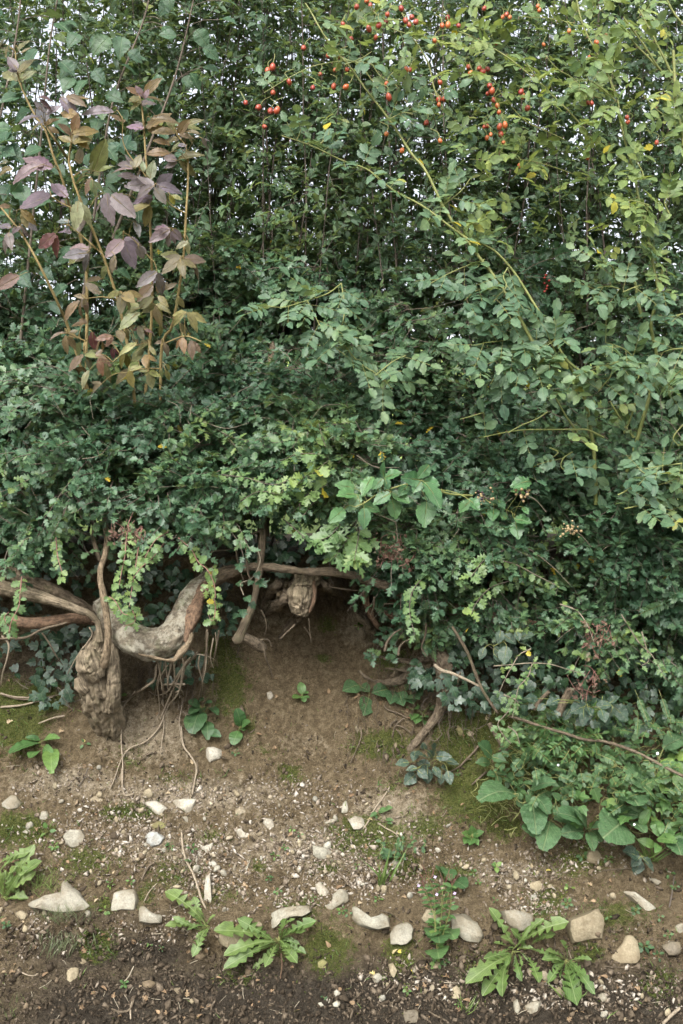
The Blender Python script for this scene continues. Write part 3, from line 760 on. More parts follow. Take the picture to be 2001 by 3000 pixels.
# loose pebbles, one by one; then gravel and clods as masses
GRAV = [(560, 2330, 330, 45, .6), (330, 2450, 210, 90, .8), (640, 2520, 160, 120, .9), (930, 2520, 190, 80, 1.0), (1080, 2560, 150, 60, .9), (1180, 2480, 130, 60, .5), (900, 2620, 150, 40, .9), (1480, 2570, 150, 70, .9),
        (1650, 2520, 180, 60, .5), (860, 2330, 160, 60, .6), (450, 2450, 120, 60, .7), (120, 2720, 120, 60, .4), (1560, 2640, 90, 40, .8), (1700, 2920, 250, 60, .55), (1250, 2870, 140, 60, .4), (500, 2720, 160, 40, .4), (200, 2300, 220, 60, .3)]


def scatter(n, lst, base, box=(-250, 2250, 2080, 3010)):
    us, vs = [], []
    while sum(map(len, us)) < n:
        u = U(box[0], box[1], n * 3); v = U(box[2], box[3], n * 3)
        nn_ = 0.5 + 0.5 * fbm(np.stack([u, v, u * 0], -1), 0.012, 2, 77)
        w = np.maximum(blobs(u, v, lst), base) * (0.35 + 1.1 * nn_)
        k = rng.random(n * 3) < w
        us.append(u[k]); vs.append(v[k])
    return np.concatenate(us)[:n], np.concatenate(vs)[:n]


PHI = (1 + 5 ** 0.5) / 2
ICO_V = unit(np.array([(-1, PHI, 0), (1, PHI, 0), (-1, -PHI, 0), (1, -PHI, 0), (0, -1, PHI), (0, 1, PHI), (0, -1, -PHI), (0, 1, -PHI), (PHI, 0, -1), (PHI, 0, 1), (-PHI, 0, -1), (-PHI, 0, 1)], float))
ICO_T = np.array([(0, 11, 5), (0, 5, 1), (0, 1, 7), (0, 7, 10), (0, 10, 11), (1, 5, 9), (5, 11, 4), (11, 10, 2), (10, 7, 6), (7, 1, 8), (3, 9, 4), (3, 4, 2), (3, 2, 6), (3, 6, 8), (3, 8, 9), (4, 9, 5), (2, 4, 11), (6, 2, 10), (8, 6, 7), (9, 8, 1)])


BOX_V = np.array([(x, y, z) for x in (-.75, .75) for y in (-.75, .75) for z in (-.75, .75)], float)
BOX_T = np.array([(0, 1, 3), (0, 3, 2), (4, 6, 7), (4, 7, 5), (0, 4, 5), (0, 5, 1), (2, 3, 7), (2, 7, 6), (0, 2, 6), (0, 6, 4), (1, 5, 7), (1, 7, 3)])


def crumbs(n, lst, base, s0, s1, box):
    u, v = scatter(n, lst, base, box)
    p = G(u, v)
    s = s0 * np.exp(np.abs(rng.normal(0, 0.55, n))) ; s = np.minimum(s, s1)
    p = p + Gn(p) * (s * 0.25)[:, None]
    A = unit(rng.normal(size=(n, 3, 3)))
    shp = U(0.55, 1.25, (n, 1, 3))
    V = BOX_V[None] * shp * U(0.7, 1.2, (n, 8, 1))
    V = np.einsum('nki,nij->nkj', V, A) * s[:, None, None] + p[:, None, :]
    T = (BOX_T[None] + 8 * np.arange(n)[:, None, None]).reshape(-1, 3)
    return V.reshape(-1, 3), T, np.repeat(rng.random(n), 8)


V, T, r = crumbs(8500, GRAV, 0.006, 0.0022, 0.0085, (-250, 2250, 2120, 2960))
single('gravel', V, T, M['gravel'], 'loose pale gravel and grit strewn over the bank', 'gravel', kind='stuff', rnd=r, smooth=False)
V, T, r = crumbs(7000, [(1000, 2930, 1500, 110, 1.0), (250, 2780, 400, 90, .6), (1500, 2830, 400, 120, .6)], 0.06, 0.0028, 0.012, (-250, 2250, 2080, 3010))
single('earth_crumbs', V, T, M['clod'], 'dark crumbs of damp earth along the foot of the bank', 'soil', kind='stuff', rnd=r, smooth=False)
pu, pv = scatter(170, GRAV, 0.012, (-60, 2060, 2180, 2990))
peb_meshes = []
for k in range(6):
    q = ICO_V.copy()
    # one subdivision for the pebbles
    ed = {}; T2 = []; Vq = [tuple(a) for a in q]
    def midp(a, b):
        key = (min(a, b), max(a, b))
        if key not in ed:
            ed[key] = len(Vq); Vq.append(tuple(unit(np.array(Vq[a]) + np.array(Vq[b]))))
        return ed[key]
    for a, b, c in ICO_T:
        ab, bc, ca = midp(a, b), midp(b, c), midp(c, a)
        T2 += [(a, ab, ca), (b, bc, ab), (c, ca, bc), (ab, bc, ca)]
    q = np.array(Vq)
    q = q * (1 + 0.28 * fbm(q + k * 5, 1.2, 2, k))[:, None] * np.array([1.0, U(0.6, 0.95), U(0.5, 0.8)])
    peb_meshes.append(mesh('pebble', q, np.array(T2), M['stone'], smooth=(k % 2 == 0)))
pp = G(pu, pv); pn = Gn(pp)
SC_ = np.array([np.mean(np.array(o_), 0) for o_, *_ in BIG])
SHORT = [' '.join(re.split(r" (?:with|just|close|alone|at|in|below|above|under|touching|half|almost|beside|behind|left|right|poking|topped|lying|hanging|standing|stuck|between|hidden|by|near|smeared|flush|peeping|cut|sunk)\b", l_)[0].split()[:9]) for _, l_, *_ in BIG]
TAKEN = set()
TN = ['pale', 'tan', 'dusty', 'white', 'brown']
for i in range(len(pu)):
    s = min(0.016, 0.0065 * math.exp(abs(rng.normal(0, 0.4))))
    o = obj('pebble', peb_meshes[i % 6], loc=tuple(pp[i] + pn[i] * s * 0.3))
    o.rotation_euler = tuple(U(0, 6.28, 3)); o.scale = (s, s, s)
    j = U(0.75, 1.15)
    ti = int(rng.choice(5, p=[.2, .3, .25, .05, .2]))
    t_ = [TINT['pale'], TINT['tan'], TINT['dusty'], TINT['white'], TINT['clod']][ti]
    dv_ = SC_ - np.array([pu[i], pv[i]])
    for nb_ in np.argsort(np.hypot(dv_[:, 0], dv_[:, 1]))[:6]:
        q_ = -dv_[nb_]
        where = ('right of' if q_[0] > 0 else 'left of') if abs(q_[0]) > abs(q_[1]) else ('below' if q_[1] > 0 else 'above')
        lab_ = f"{'tiny' if s < .0075 else 'small'} loose {TN[ti]} pebble {where} the {SHORT[nb_]}"
        if lab_ not in TAKEN: break
    TAKEN.add(lab_)
    o.color = (*[c * j for c in t_], 1)
    tag(o, lab_, 'pebble', 'pebbles strewn on the bank')

# ------------------------------------------------------------------ old trunks, logs and roots
ONB = lambda ct: [(u_, v_, float(G(u_, v_)[1]) - .35 * r_ * 3.2 / F, r_) for u_, v_, _, r_ in ct]


def wood(name, label, cat, base, parts_, group=None):
    t = thing(name, label, cat, base, group)
    for nm, ctrl, mat, kw in parts_:
        V, T, uv = limb(ctrl, **kw)
        part(nm, V, T, M[mat], t, uv=uv)
    return t


A_ = lambda pts, d, r: [(u, v, dd, rr) for (u, v), dd, rr in zip(Z('a', pts), d, r)]
C_ = lambda pts, d, r: [(u, v, dd, rr) for (u, v), dd, rr in zip(Z('c', pts), d, r)]
T_ = lambda pts, d, r: [(u, v, dd, rr) for (u, v), dd, rr in zip(Z(3, pts), d, r)]
gd = lambda u, v: float(G(u, v)[1])

wood('hawthorn_stump', 'gnarled pale hawthorn stump with two stems growing from its top', 'stump', G(320, 2130), [
    ('trunk', [(322, 2150, gd(322, 2150) + .05, 40), (318, 2110, 3.17, 48), (300, 2060, 3.13, 56), (288, 2010, 3.11, 60), (284, 1965, 3.10, 55), (292, 1920, 3.10, 46), (302, 1880, 3.10, 34), (300, 1845, 3.10, 22)], 'stump', dict(n=170, S=84, rough=.13, seed=3, ridges=.08, crack=.13)),
    ('burl', [(290, 1990, 3.03, 20), (275, 1965, 3.03, 34), (262, 1935, 3.03, 36), (258, 1905, 3.04, 22)], 'stump', dict(n=80, S=56, rough=.13, seed=8, ridges=.07, crack=.13)),
    ('burl', [(255, 2030, 3.06, 12), (240, 2010, 3.06, 22), (232, 1985, 3.07, 14)], 'stump', dict(n=26, S=24, rough=.25, seed=12)),
    ('burl', [(325, 2080, 3.09, 22), (330, 2030, 3.06, 24), (333, 1980, 3.05, 22), (332, 1930, 3.06, 19), (328, 1880, 3.08, 14)], 'stump', dict(n=70, S=50, rough=.13, seed=15, ridges=.07, crack=.13)),
    ('stem', A_([(720, 960), (735, 900), (748, 800), (752, 700), (742, 600), (722, 470), (700, 360), (702, 270), (728, 190), (742, 90), (735, -60), (760, -260)], [3.02, 3.01, 3.0, 3.0, 3.0, 3.0, 3.01, 3.03, 3.06, 3.1, 3.16, 3.24], [10, 13, 11.5, 10.5, 10.5, 10, 9.5, 9, 9, 8, 7, 5]), 'wood_bare', dict(n=160, S=24, rough=.14, seed=22, ridges=.05, crack=.1)),
    ('stem', A_([(700, 790), (690, 700), (672, 640), (620, 590), (540, 560), (420, 515), (300, 480), (180, 450), (60, 415), (-80, 385), (-300, 330)], [3.05, 3.05, 3.05, 3.04, 3.04, 3.05, 3.06, 3.07, 3.08, 3.1, 3.14], [12, 10, 10, 11, 12, 14, 17, 20, 22, 24, 26]), 'stump', dict(n=180, S=36, rough=.16, seed=24, ridges=.04, crack=.14)),
    ('stem', A_([(700, 230), (670, 140), (650, 60), (660, -60)], [3.08, 3.1, 3.13, 3.2], [7, 7, 6, 5]), 'bark', dict(n=24, S=10, rough=.12, seed=25)),
])
wood('fallen_branch', 'horizontal reddish brown branch entering from the left behind the stump', 'branch', P(100, 1830, 3.12), [
    ('branch', A_([(-400, 640), (-100, 640), (60, 645), (180, 655), (300, 655), (420, 635), (520, 622), (600, 635), (680, 650)], [3.1, 3.1, 3.1, 3.1, 3.1, 3.11, 3.13, 3.16, 3.2], [20, 19, 18, 18, 18, 16, 14, 12, 10]), 'bark_red', dict(n=70, S=20, rough=.14, seed=30)),
    ('twig', A_([(-60, 770), (60, 760), (180, 755), (290, 700), (400, 670), (470, 650)], [3.06] * 6, [3, 3.5, 4, 4, 3.5, 3]), 'root', dict(n=40, S=8, rough=.1, seed=31)),
])
wood('mossy_log', 'dark mossy log leaning down from upper left behind the stump', 'log', P(100, 1700, 3.25), [
    ('log', A_([(-100, 250), (60, 300), (200, 370), (330, 430), (460, 490), (600, 560), (720, 640)], [3.22, 3.22, 3.22, 3.22, 3.23, 3.25, 3.3], [26, 26, 26, 25, 22, 18, 14]), 'bark', dict(n=140, S=36, rough=.2, seed=34, ridges=.04, crack=.14))])
wood('curved_trunk', 'thick U-shaped trunk with lichen patches curving beside the stump', 'trunk', P(470, 1930, 3.1), [
    ('trunk', A_([(700, 520), (760, 610), (840, 690), (930, 760), (1030, 800), (1130, 795), (1210, 740), (1265, 650), (1310, 540), (1360, 440), (1450, 360), (1560, 290)], [3.2, 3.15, 3.09, 3.05, 3.03, 3.03, 3.04, 3.07, 3.11, 3.15, 3.2, 3.26], [26, 34, 42, 46, 48, 47, 44, 42, 38, 34, 28, 24]), 'bark_lichen', dict(n=200, S=72, rough=.12, seed=41, ridges=.015, crack=.07)),
    ('torn_bark', A_([(960, 868), (1040, 885), (1120, 905), (1200, 915), (1255, 870), (1310, 800), (1325, 740), (1312, 690)], [2.99, 2.985, 2.98, 2.98, 2.985, 3.0, 3.02, 3.05], [3, 5, 6, 8, 9, 10, 9, 5]), 'wood_bare', dict(n=60, S=12, rough=.5, seed=44)),
    ('torn_bark', A_([(1290, 790), (1320, 680), (1345, 590), (1385, 480), (1440, 400), (1520, 350)], [3.0, 3.03, 3.06, 3.1, 3.14, 3.2], [8, 15, 18, 18, 16, 10]), 'bark_red', dict(n=60, S=16, rough=.4, seed=46, ridges=.12)),
])
wood('arching_root', 'long arching root that roofs the earth hollow', 'root', P(950, 1690, 3.15), [
    ('root', C_([(-120, 470), (0, 400), (120, 320), (260, 275), (400, 262), (540, 275), (680, 292), (800, 298), (920, 300), (1050, 330), (1200, 375), (1330, 408), (1440, 450), (1600, 520), (1800, 590)], [3.2, 3.18, 3.15, 3.12, 3.09, 3.07, 3.06, 3.05, 3.05, 3.06, 3.07, 3.09, 3.12, 3.18, 3.25], [20, 20, 18, 14, 11, 11, 13, 16, 15, 14, 16, 18, 17, 16, 14]), 'bark', dict(n=260, S=36, rough=.3, seed=51, ridges=.03, crack=.12)),
    ('broken_stub', C_([(130, 360), (140, 335), (155, 315)], [3.16, 3.15, 3.14], [10, 9, 3]), 'wood_bare', dict(n=14, S=12, rough=.35, seed=53)),
])
wood('brown_log', 'brown log lying under the hawthorn leaves at right', 'log', P(1500, 1800, 3.2), [
    ('log', [(1130, 1745, 3.3, 14), (1250, 1770, 3.24, 16), (1400, 1800, 3.2, 19), (1480, 1818, 3.19, 20), (1560, 1835, 3.2, 19), (1700, 1850, 3.22, 16), (1900, 1880, 3.26, 14)], 'bark_red', dict(n=70, S=18, rough=.2, seed=56))])
wood('hooked_stem', 'thin brown stem bending into a hooked knob left of the hollow', 'stem', P(700, 1875, 3.1), [
    ('stem', C_([(430, -160), (410, -40), (400, 80), (392, 200), (378, 320), (355, 440), (325, 550), (285, 640), (255, 710), (230, 765), (195, 780)], [3.2, 3.15, 3.11, 3.09, 3.08, 3.07, 3.06, 3.05, 3.04, 3.03, 3.03], [10, 11, 11, 11, 10.5, 10.5, 11, 12, 13, 16, 10]), 'bark', dict(n=90, S=16, rough=.14, seed=58)),
    ('root_stub', C_([(215, 765), (275, 755), (335, 785), (385, 815), (412, 835)], [3.05, 3.05, 3.07, 3.09, 3.1], [12, 15, 17, 17, 13]), 'root', dict(n=36, S=20, rough=.16, seed=60, caps=False)),
])
wood('cut_stub', 'short broken stub with fibrous pale end hanging in the hollow', 'stump', P(890, 1800, 3.15), [
    ('stub', C_([(720, 285), (705, 340), (692, 410), (682, 480), (670, 545), (655, 600)], [3.13, 3.13, 3.13, 3.12, 3.12, 3.12], [34, 40, 42, 40, 36, 22]), 'stump', dict(n=90, S=64, rough=.22, seed=63, ridges=.06, crack=.22)),
    ('side_root', ONB(C_([(660, 330), (600, 420), (530, 510), (460, 560), (410, 610)], [0] * 5, [16, 18, 16, 12, 6])), 'root', dict(n=80, S=30, rough=.4, seed=163, ridges=.08, crack=.2)),
    ('side_root', ONB(C_([(690, 560), (640, 620), (580, 680), (520, 770)], [0] * 4, [14, 13, 10, 5])), 'root', dict(n=70, S=26, rough=.4, seed=164, ridges=.08, crack=.2)),
    ('side_root', ONB(C_([(560, 300), (490, 400), (430, 480), (395, 560)], [0] * 4, [12, 13, 11, 6])), 'root', dict(n=70, S=24, rough=.4, seed=165, ridges=.08, crack=.2)),
    ('side_root', ONB(C_([(760, 330), (840, 400), (940, 440), (1030, 500), (1060, 590)], [0] * 5, [11, 12, 11, 10, 5])), 'root', dict(n=80, S=24, rough=.4, seed=166, ridges=.08, crack=.2)),
    ('torn_bark', C_([(752, 340), (764, 430), (758, 510), (725, 585)], [3.1, 3.09, 3.085, 3.09], [4, 7, 7, 4]), 'bark_red', dict(n=24, S=8, rough=.4, seed=64)),
])
wood('rotten_root', 'reddish fibrous rotten root at right of the hollow', 'root', P(1050, 1860, 3.2), [
    ('fibre', C_([(1110, 380), (1120, 500), (1150, 580), (1190, 650), (1220, 700)], [3.18, 3.2, 3.22, 3.24, 3.27], [8, 10, 12, 10, 4]), 'bark_red', dict(n=70, S=28, rough=.4, seed=68, ridges=.12, crack=.25)),
    ('fibre', C_([(1200, 530), (1290, 600), (1380, 650)], [3.25, 3.23, 3.22], [8, 10, 7]), 'bark_red', dict(n=60, S=26, rough=.4, seed=69, ridges=.1, crack=.25)),
])
wood('forked_root', 'knobbly pale root running down the bank right of the hollow', 'root', G(1185, 2230), [
    ('root', T_([(640, 230), (690, 310), (712, 390), (715, 480), (710, 570), (690, 650), (640, 740), (580, 820), (520, 890), (460, 960), (410, 1020)], [3.2, 3.16, 3.15, 3.15, 3.15, 3.155, 3.16, 3.165, 3.165, 3.165, 3.17], [14, 26, 22, 19, 19, 17, 14, 12, 11, 10, 5]), 'root', dict(n=200, S=48, rough=.26, seed=71, ridges=.05, crack=.16)),
    ('side_root', ONB(T_([(640, 300), (560, 320), (490, 330), (400, 320), (320, 310), (260, 290)], [0] * 6, [14, 14, 11, 8, 6, 4])), 'root', dict(n=110, S=30, rough=.3, seed=73, ridges=.06, crack=.18)),
    ('side_root', ONB(T_([(560, 320), (490, 400), (420, 455), (340, 475), (250, 465), (180, 440), (120, 390)], [0] * 7, [13, 14, 13, 10, 8, 7, 4])), 'root', dict(n=110, S=32, rough=.35, seed=75, ridges=.06, crack=.18)),
    ('side_root', ONB(T_([(470, 400), (390, 385), (330, 378), (250, 382)], [0] * 4, [5, 4, 3.5, 2])), 'root', dict(n=24, S=8, rough=.2, seed=77)),
])
for k, (lab, ctrl, mat) in enumerate([
    ('slender reddish sucker slanting down through the leaves right of the pale root', T_([(770, 80), (830, 180), (880, 270), (930, 400), (980, 520), (1040, 620), (1090, 690)], [3.05] * 7, [4, 4.5, 5, 5, 5, 4.5, 4]), 'bark'),
    ('thin grey stick crossing from the knobbly root to the right', T_([(645, 350), (700, 390), (770, 410), (860, 450), (960, 500)], [3.1, 3.08, 3.06, 3.05, 3.05], [5, 5, 4.5, 4, 3]), 'root_pale'),
    ('grey stick lying across the plants at the lower right edge', Z(6, [(330, 220), (450, 260), (600, 310), (740, 350), (880, 395), (1000, 405), (1130, 440), (1280, 500), (1430, 580), (1568, 650), (1700, 720)]), 'root'),
    ('broken grey branch piece leaning in the green plants right of the mossy stone', Z(6, [(220, 280), (260, 350), (310, 430), (350, 480)]), 'root'),
    ('thick pale dead stem standing between dark leaves at lower right', Z(6, [(700, 230), (720, 180), (755, 110), (790, 40)]), 'root'),
    ('thin grey stem leaning behind the dark bramble leaves at lower right', Z(6, [(530, 190), (570, 130), (640, 60)]), 'root'),
]):
    if len(ctrl[0]) == 2:
        rr = {2: 4.5, 3: 7, 4: 12, 5: 6}[k]
        ctrl = [(u, v, min(3.12, gd(min(u, 2300), v) - 0.02 - 0.02 * (k == 2)) - (0.12 if k == 2 else 0.02), rr) for u, v in ctrl]
    V, T, uv = limb(ctrl, n=60, S=10, rough=.12, seed=80 + k)
    single('dead_branch', V, T, M[mat], lab, 'stick', uv=uv)

# fine roots hanging under the curved trunk and in the hollow: each one its own thread
ROOTS = [
    (A_, [(1110, 900), (1095, 960), (1075, 1040), (1020, 1090), (950, 1140), (880, 1185)], 6), (A_, [(1120, 920), (1110, 1000), (1090, 1080), (1080, 1150)], 4),
    (A_, [(1150, 920), (1160, 1000), (1175, 1080), (1200, 1160), (1210, 1230)], 4.5), (A_, [(1380, 850), (1330, 910), (1270, 980), (1210, 1070), (1150, 1150), (1120, 1190)], 5),
    (A_, [(1270, 900), (1280, 980), (1260, 1080), (1250, 1160), (1240, 1260)], 4.5), (A_, [(1390, 880), (1380, 950), (1400, 1020), (1410, 1080), (1395, 1188)], 4),
    (A_, [(1440, 690), (1435, 850), (1420, 960), (1405, 1080), (1395, 1190)], 4.5), (A_, [(1200, 1080), (1140, 1085), (1130, 1120), (1170, 1150)], 6), (A_, [(1290, 1080), (1240, 1080), (1200, 1070), (1260, 1120), (1280, 1160)], 6),
    (A_, [(0, 1145), (60, 1165), (150, 1185), (260, 1180), (380, 1160), (470, 1140)], 7), (A_, [(10, 740), (60, 800), (50, 900), (20, 1000), (5, 1090)], 5), (A_, [(620, 680), (640, 740), (560, 850), (500, 950), (470, 1010)], 3.5),
    (A_, [(290, 720), (340, 790), (390, 880), (440, 950)], 4), (A_, [(1370, 870), (1430, 880), (1490, 905)], 3), (A_, [(1500, 720), (1505, 800), (1490, 890)], 3),
    (C_, [(410, 830), (425, 900), (450, 960), (475, 1035)], 4), (C_, [(390, 560), (420, 620), (430, 680), (415, 740)], 3.5), (C_, [(630, 665), (570, 720), (520, 770)], 6), (C_, [(725, 620), (730, 700), (740, 790)], 2.5),
    (C_, [(690, 680), (720, 720), (740, 760)], 2), (C_, [(860, 400), (980, 420), (1100, 430), (1200, 425)], 3), (C_, [(690, 310), (710, 350), (740, 390)], 2.5), (C_, [(1180, 470), (1175, 540), (1155, 600)], 5), (C_, [(1250, 520), (1360, 522)], 2.5),
    (C_, [(20, 700), (15, 800), (5, 960)], 4), (C_, [(100, 700), (85, 800), (65, 900)], 5), (C_, [(280, 60), (290, 170), (300, 300), (340, 400), (350, 480), (280, 580)], 6.5), (C_, [(355, 130), (385, 210), (380, 270), (330, 340)], 5), (C_, [(215, 130), (230, 230), (260, 330), (290, 390)], 4),
    (C_, [(-20, 190), (60, 155), (150, 145), (215, 130)], 4), (C_, [(280, 90), (320, 40), (390, 10)], 6), (C_, [(380, 770), (440, 770), (470, 820)], 3.5),
    (T_, [(300, 260), (320, 190), (370, 130), (420, 100)], 8), (T_, [(395, 290), (410, 220), (460, 180), (520, 170)], 6), (T_, [(590, 60), (585, 140), (560, 230), (600, 300)], 8), (T_, [(770, 480), (800, 560), (800, 630), (760, 670), (690, 680), (600, 680)], 4), (T_, [(830, 400), (800, 520), (780, 620), (765, 700)], 4),
    (T_, [(300, 630), (320, 660), (400, 690), (460, 720)], 4.5), (T_, [(440, 720), (380, 770), (350, 860)], 5), (T_, [(380, 770), (440, 790), (490, 830)], 4), (T_, [(390, 730), (350, 760), (340, 790)], 4), (T_, [(385, 800), (420, 850), (420, 890)], 3),
    (T_, [(960, 910), (920, 960), (870, 1010), (820, 1060), (750, 1100)], 6), (T_, [(870, 1005), (910, 1010)], 4), (T_, [(1015, 1090), (960, 1140), (905, 1188)], 6), (T_, [(850, 630), (900, 670), (970, 680)], 5), (T_, [(130, 780), (140, 840), (110, 930), (60, 1040)], 4), (T_, [(360, 920), (365, 980), (385, 1020)], 3), (T_, [(580, 500), (640, 520), (680, 540), (680, 470)], 6), (T_, [(820, 500), (880, 560), (960, 610)], 5),
]
tf = thing('fine_roots', 'tangle of thin bare roots hanging over the bank', 'roots', G(800, 2000))
X_ = lambda pts, _d, _r: [(x * 1.117, 1500 + y * 1.117, 0, 0) for x, y in pts]
ROOTS += [(X_, p_, r_) for p_, r_ in [([(410, 400), (405, 440), (380, 460), (340, 490), (322, 520), (318, 600), (322, 660), (320, 740)], 5), ([(480, 400), (470, 470), (440, 510), (420, 560), (385, 600), (340, 620), (318, 650), (300, 700), (288, 725)], 4), ([(430, 395), (428, 480), (430, 560), (425, 600), (420, 640)], 3.5), ([(450, 390), (440, 460), (470, 480), (478, 500), (470, 560), (485, 620)], 4), ([(545, 310), (540, 400), (530, 450), (520, 490)], 3.5), ([(475, 560), (480, 610), (500, 640), (515, 670), (510, 710), (503, 745)], 5), ([(0, 475), (40, 485), (130, 487)], 5), ([(0, 512), (60, 506), (140, 485)], 5.5), ([(415, 395), (430, 470), (460, 480), (485, 470)], 3.5), ([(490, 390), (465, 440), (430, 520), (420, 545)], 4.5), ([(455, 390), (458, 440), (452, 500), (430, 520)], 4), ([(170, 535), (140, 540), (100, 555)], 5.2), ([(500, 380), (470, 420), (440, 470), (410, 480), (390, 470)], 3.5), ([(440, 400), (415, 450), (418, 520), (400, 560)], 3), ([(560, 330), (552, 380), (560, 410)], 3), ([(470, 470), (440, 480), (425, 500), (440, 520)], 4.5), ([(355, 470), (330, 495), (300, 500)], 3)]]
for i, (f_, pts, r) in enumerate(ROOTS):
    n_ = len(pts)
    px = np.array(f_(pts, [0] * n_, [0] * n_))
    g_ = G(np.clip(px[:, 0], -100, 2100), px[:, 1])[:, 1]
    fall = np.linspace(0.0, 1.0, n_)
    d0 = np.where(px[:, 1] > 2030, g_ - 0.012, np.minimum(g_ - 0.012, 3.06 + np.clip((px[:, 1] - 1930) / 180, 0, 1) * 0.13 + fall * 0.03))
    rr = np.linspace(min(r, 5.2), min(r, 5.2) * 0.55, n_) * 0.7
    V, T, uv = limb([(a[0], a[1], float(b), float(c)) for a, b, c in zip(px, d0, rr)], n=30, S=7, rough=.15, seed=100 + i)
    part('root', V, T, M['root_pale' if (i < 15 and i % 3) or f_ is X_ else 'root'], tf, uv=uv)
# extra hair roots
hp = []
for i in range(420):
    u0, v0 = [(U(400, 560), U(1910, 1960)), (U(1060, 1340), U(1780, 2000)), (U(640, 1200), U(1690, 1760)), (U(100, 640), U(1740, 2000)), (U(1000, 1400), U(1960, 2200))][i % 5]
    n_ = 7
    du = np.cumsum(U(-9, 9, n_)); dv = np.cumsum(U(2, 22, n_))
    uu, vv = u0 + du, v0 + dv
    gd_ = G(uu, vv)[:, 1]
    hp.append(P(uu, vv, gd_ - U(0.004, 0.05)))
hp = np.array(hp)
V, Q, uv = tubes(hp, np.broadcast_to(np.linspace(0.0015, 0.0006, 7), hp.shape[:2]), 3)
part('hair_root', V, Q, M['root'], tf, kind='stuff', uv=uv)

# sticks lying on the earth
STICKS = [
    (Z(4, [(1265, 430), (1270, 540), (1295, 640), (1345, 740), (1380, 840), (1400, 910), (1435, 985)]), 5.5, 'root_pale', 'long pale stick lying down the bank beside the bone-shaped stone'),
    (Z(4, [(1075, 660), (1040, 680), (1005, 730), (985, 785)]), 6.5, 'root', 'short thick grey stick lying on moss left of the long stick'),
    (Z(4, [(1095, 800), (1040, 860), (1000, 935)]), 2.2, 'root_pale', 'thin straw-like twig above the saddle-topped block'),
    (Z(4, [(850, 0), (845, 60), (855, 130), (870, 190), (935, 180)]), 4.5, 'root_pale', 'pale root hanging down and hooking at its end above the jagged stone'),
    (Z(4, [(1370, -60), (1375, 20), (1350, 80), (1345, 140), (1330, 205)]), 5, 'root', 'dark-ended crooked root just above the triangular stone'),
    (Z(4, [(825, -10), (800, 70), (765, 150)]), 2.5, 'root_pale', 'straight pale root left of the hooking root'),
    (Z(4, [(610, 0), (590, 60), (545, 130)]), 3, 'stem_dark', 'dark thin root on the dry earth above the dusty flat stone'),
    (Z(5, [(1290, 10), (1240, 90), (1180, 170), (1140, 250), (1100, 310)]), 4, 'root_pale', 'pale bare runner of the creeper above the smooth oval stone'),
    (Z(5, [(1200, 260), (1260, 300), (1330, 340), (1365, 400)]), 3.5, 'root_pale', 'arched pale runner leading to the trailing creeper'),
    (Z(5, [(440, 770), (500, 740), (550, 700), (590, 660)]), 3, 'twig_pale', 'thin twig left of the bright white leaf-shaped stone'),
    (Z(5, [(930, 600), (960, 640), (1000, 700)]), 6, 'root', 'grey splintered stick right of the bright white leaf-shaped stone'),
    (Z(5, [(1220, 870), (1300, 900), (1390, 970)]), 3, 'root', 'thin twig bridging the dished slab and the hanging rounded stone'),
    (Z('L', [(80, 925), (110, 945), (150, 955), (175, 945)]), 4, 'root_pale', 'small bent pale twig in mud at lower left'),
    (Z('L', [(510, 1105), (550, 1120), (595, 1110), (615, 1060)]), 5, 'root', 'crooked root piece in mud at bottom left'),
    (Z('L', [(600, 1155), (600, 1100), (612, 1060)]), 4, 'root_pale', 'short upright pale twig at bottom left'),
    (Z('L', [(1290, 850), (1295, 900), (1288, 970)]), 4, 'bark_red', 'reddish twig hanging below the central dandelion'),
    (Z('L', [(615, 910), (590, 960), (560, 990)]), 3, 'twig_pale', 'thin pale twig near the brown clod stone'),
    (Z('R', [(100, 940), (85, 970), (95, 1000)]), 3.5, 'root_pale', 'tiny curved twig left of the squarish mud stone'),
    (Z('R', [(1205, 910), (1280, 915), (1370, 910), (1400, 890)]), 3.5, 'root', 'bare twig lying under the heart-shaped stone'),
    (Z('R', [(1475, 1175), (1510, 1140), (1555, 1100)]), 9, 'root_pale', 'thick straw-coloured stick cut off at the bottom right corner'),
    (Z('R', [(400, 1115), (440, 1140), (490, 1165)]), 4, 'root', 'pale twig lying in mud at the bottom edge'),
    (Z('R', [(385, 870), (430, 880), (450, 930)]), 4, 'root', 'little forked root below the flowering willowherb'),
    (Z('R', [(1505, 640), (1520, 560), (1530, 470)]), 4, 'stem_dark', 'dark dead stalk standing by the right edge'),
    (Z('R', [(1200, 470), (1260, 465), (1320, 460)]), 3.5, 'root', 'thin dead twig beside the dark three-part leaf'),
]
for i, (px, r, mat, lab) in enumerate(STICKS):
    a = np.array([p[:2] for p in px])
    g_ = G(np.clip(a[:, 0], -100, 2100), a[:, 1])[:, 1]
    V, T, uv = limb([(q[0], q[1], float(b) - r * .001, r * 0.55) for q, b in zip(a, g_)], n=30, S=8, rough=.2, seed=200 + i)
    single('stick', V, T, M[mat], lab, 'stick', 'sticks lying on the bank', uv=uv)
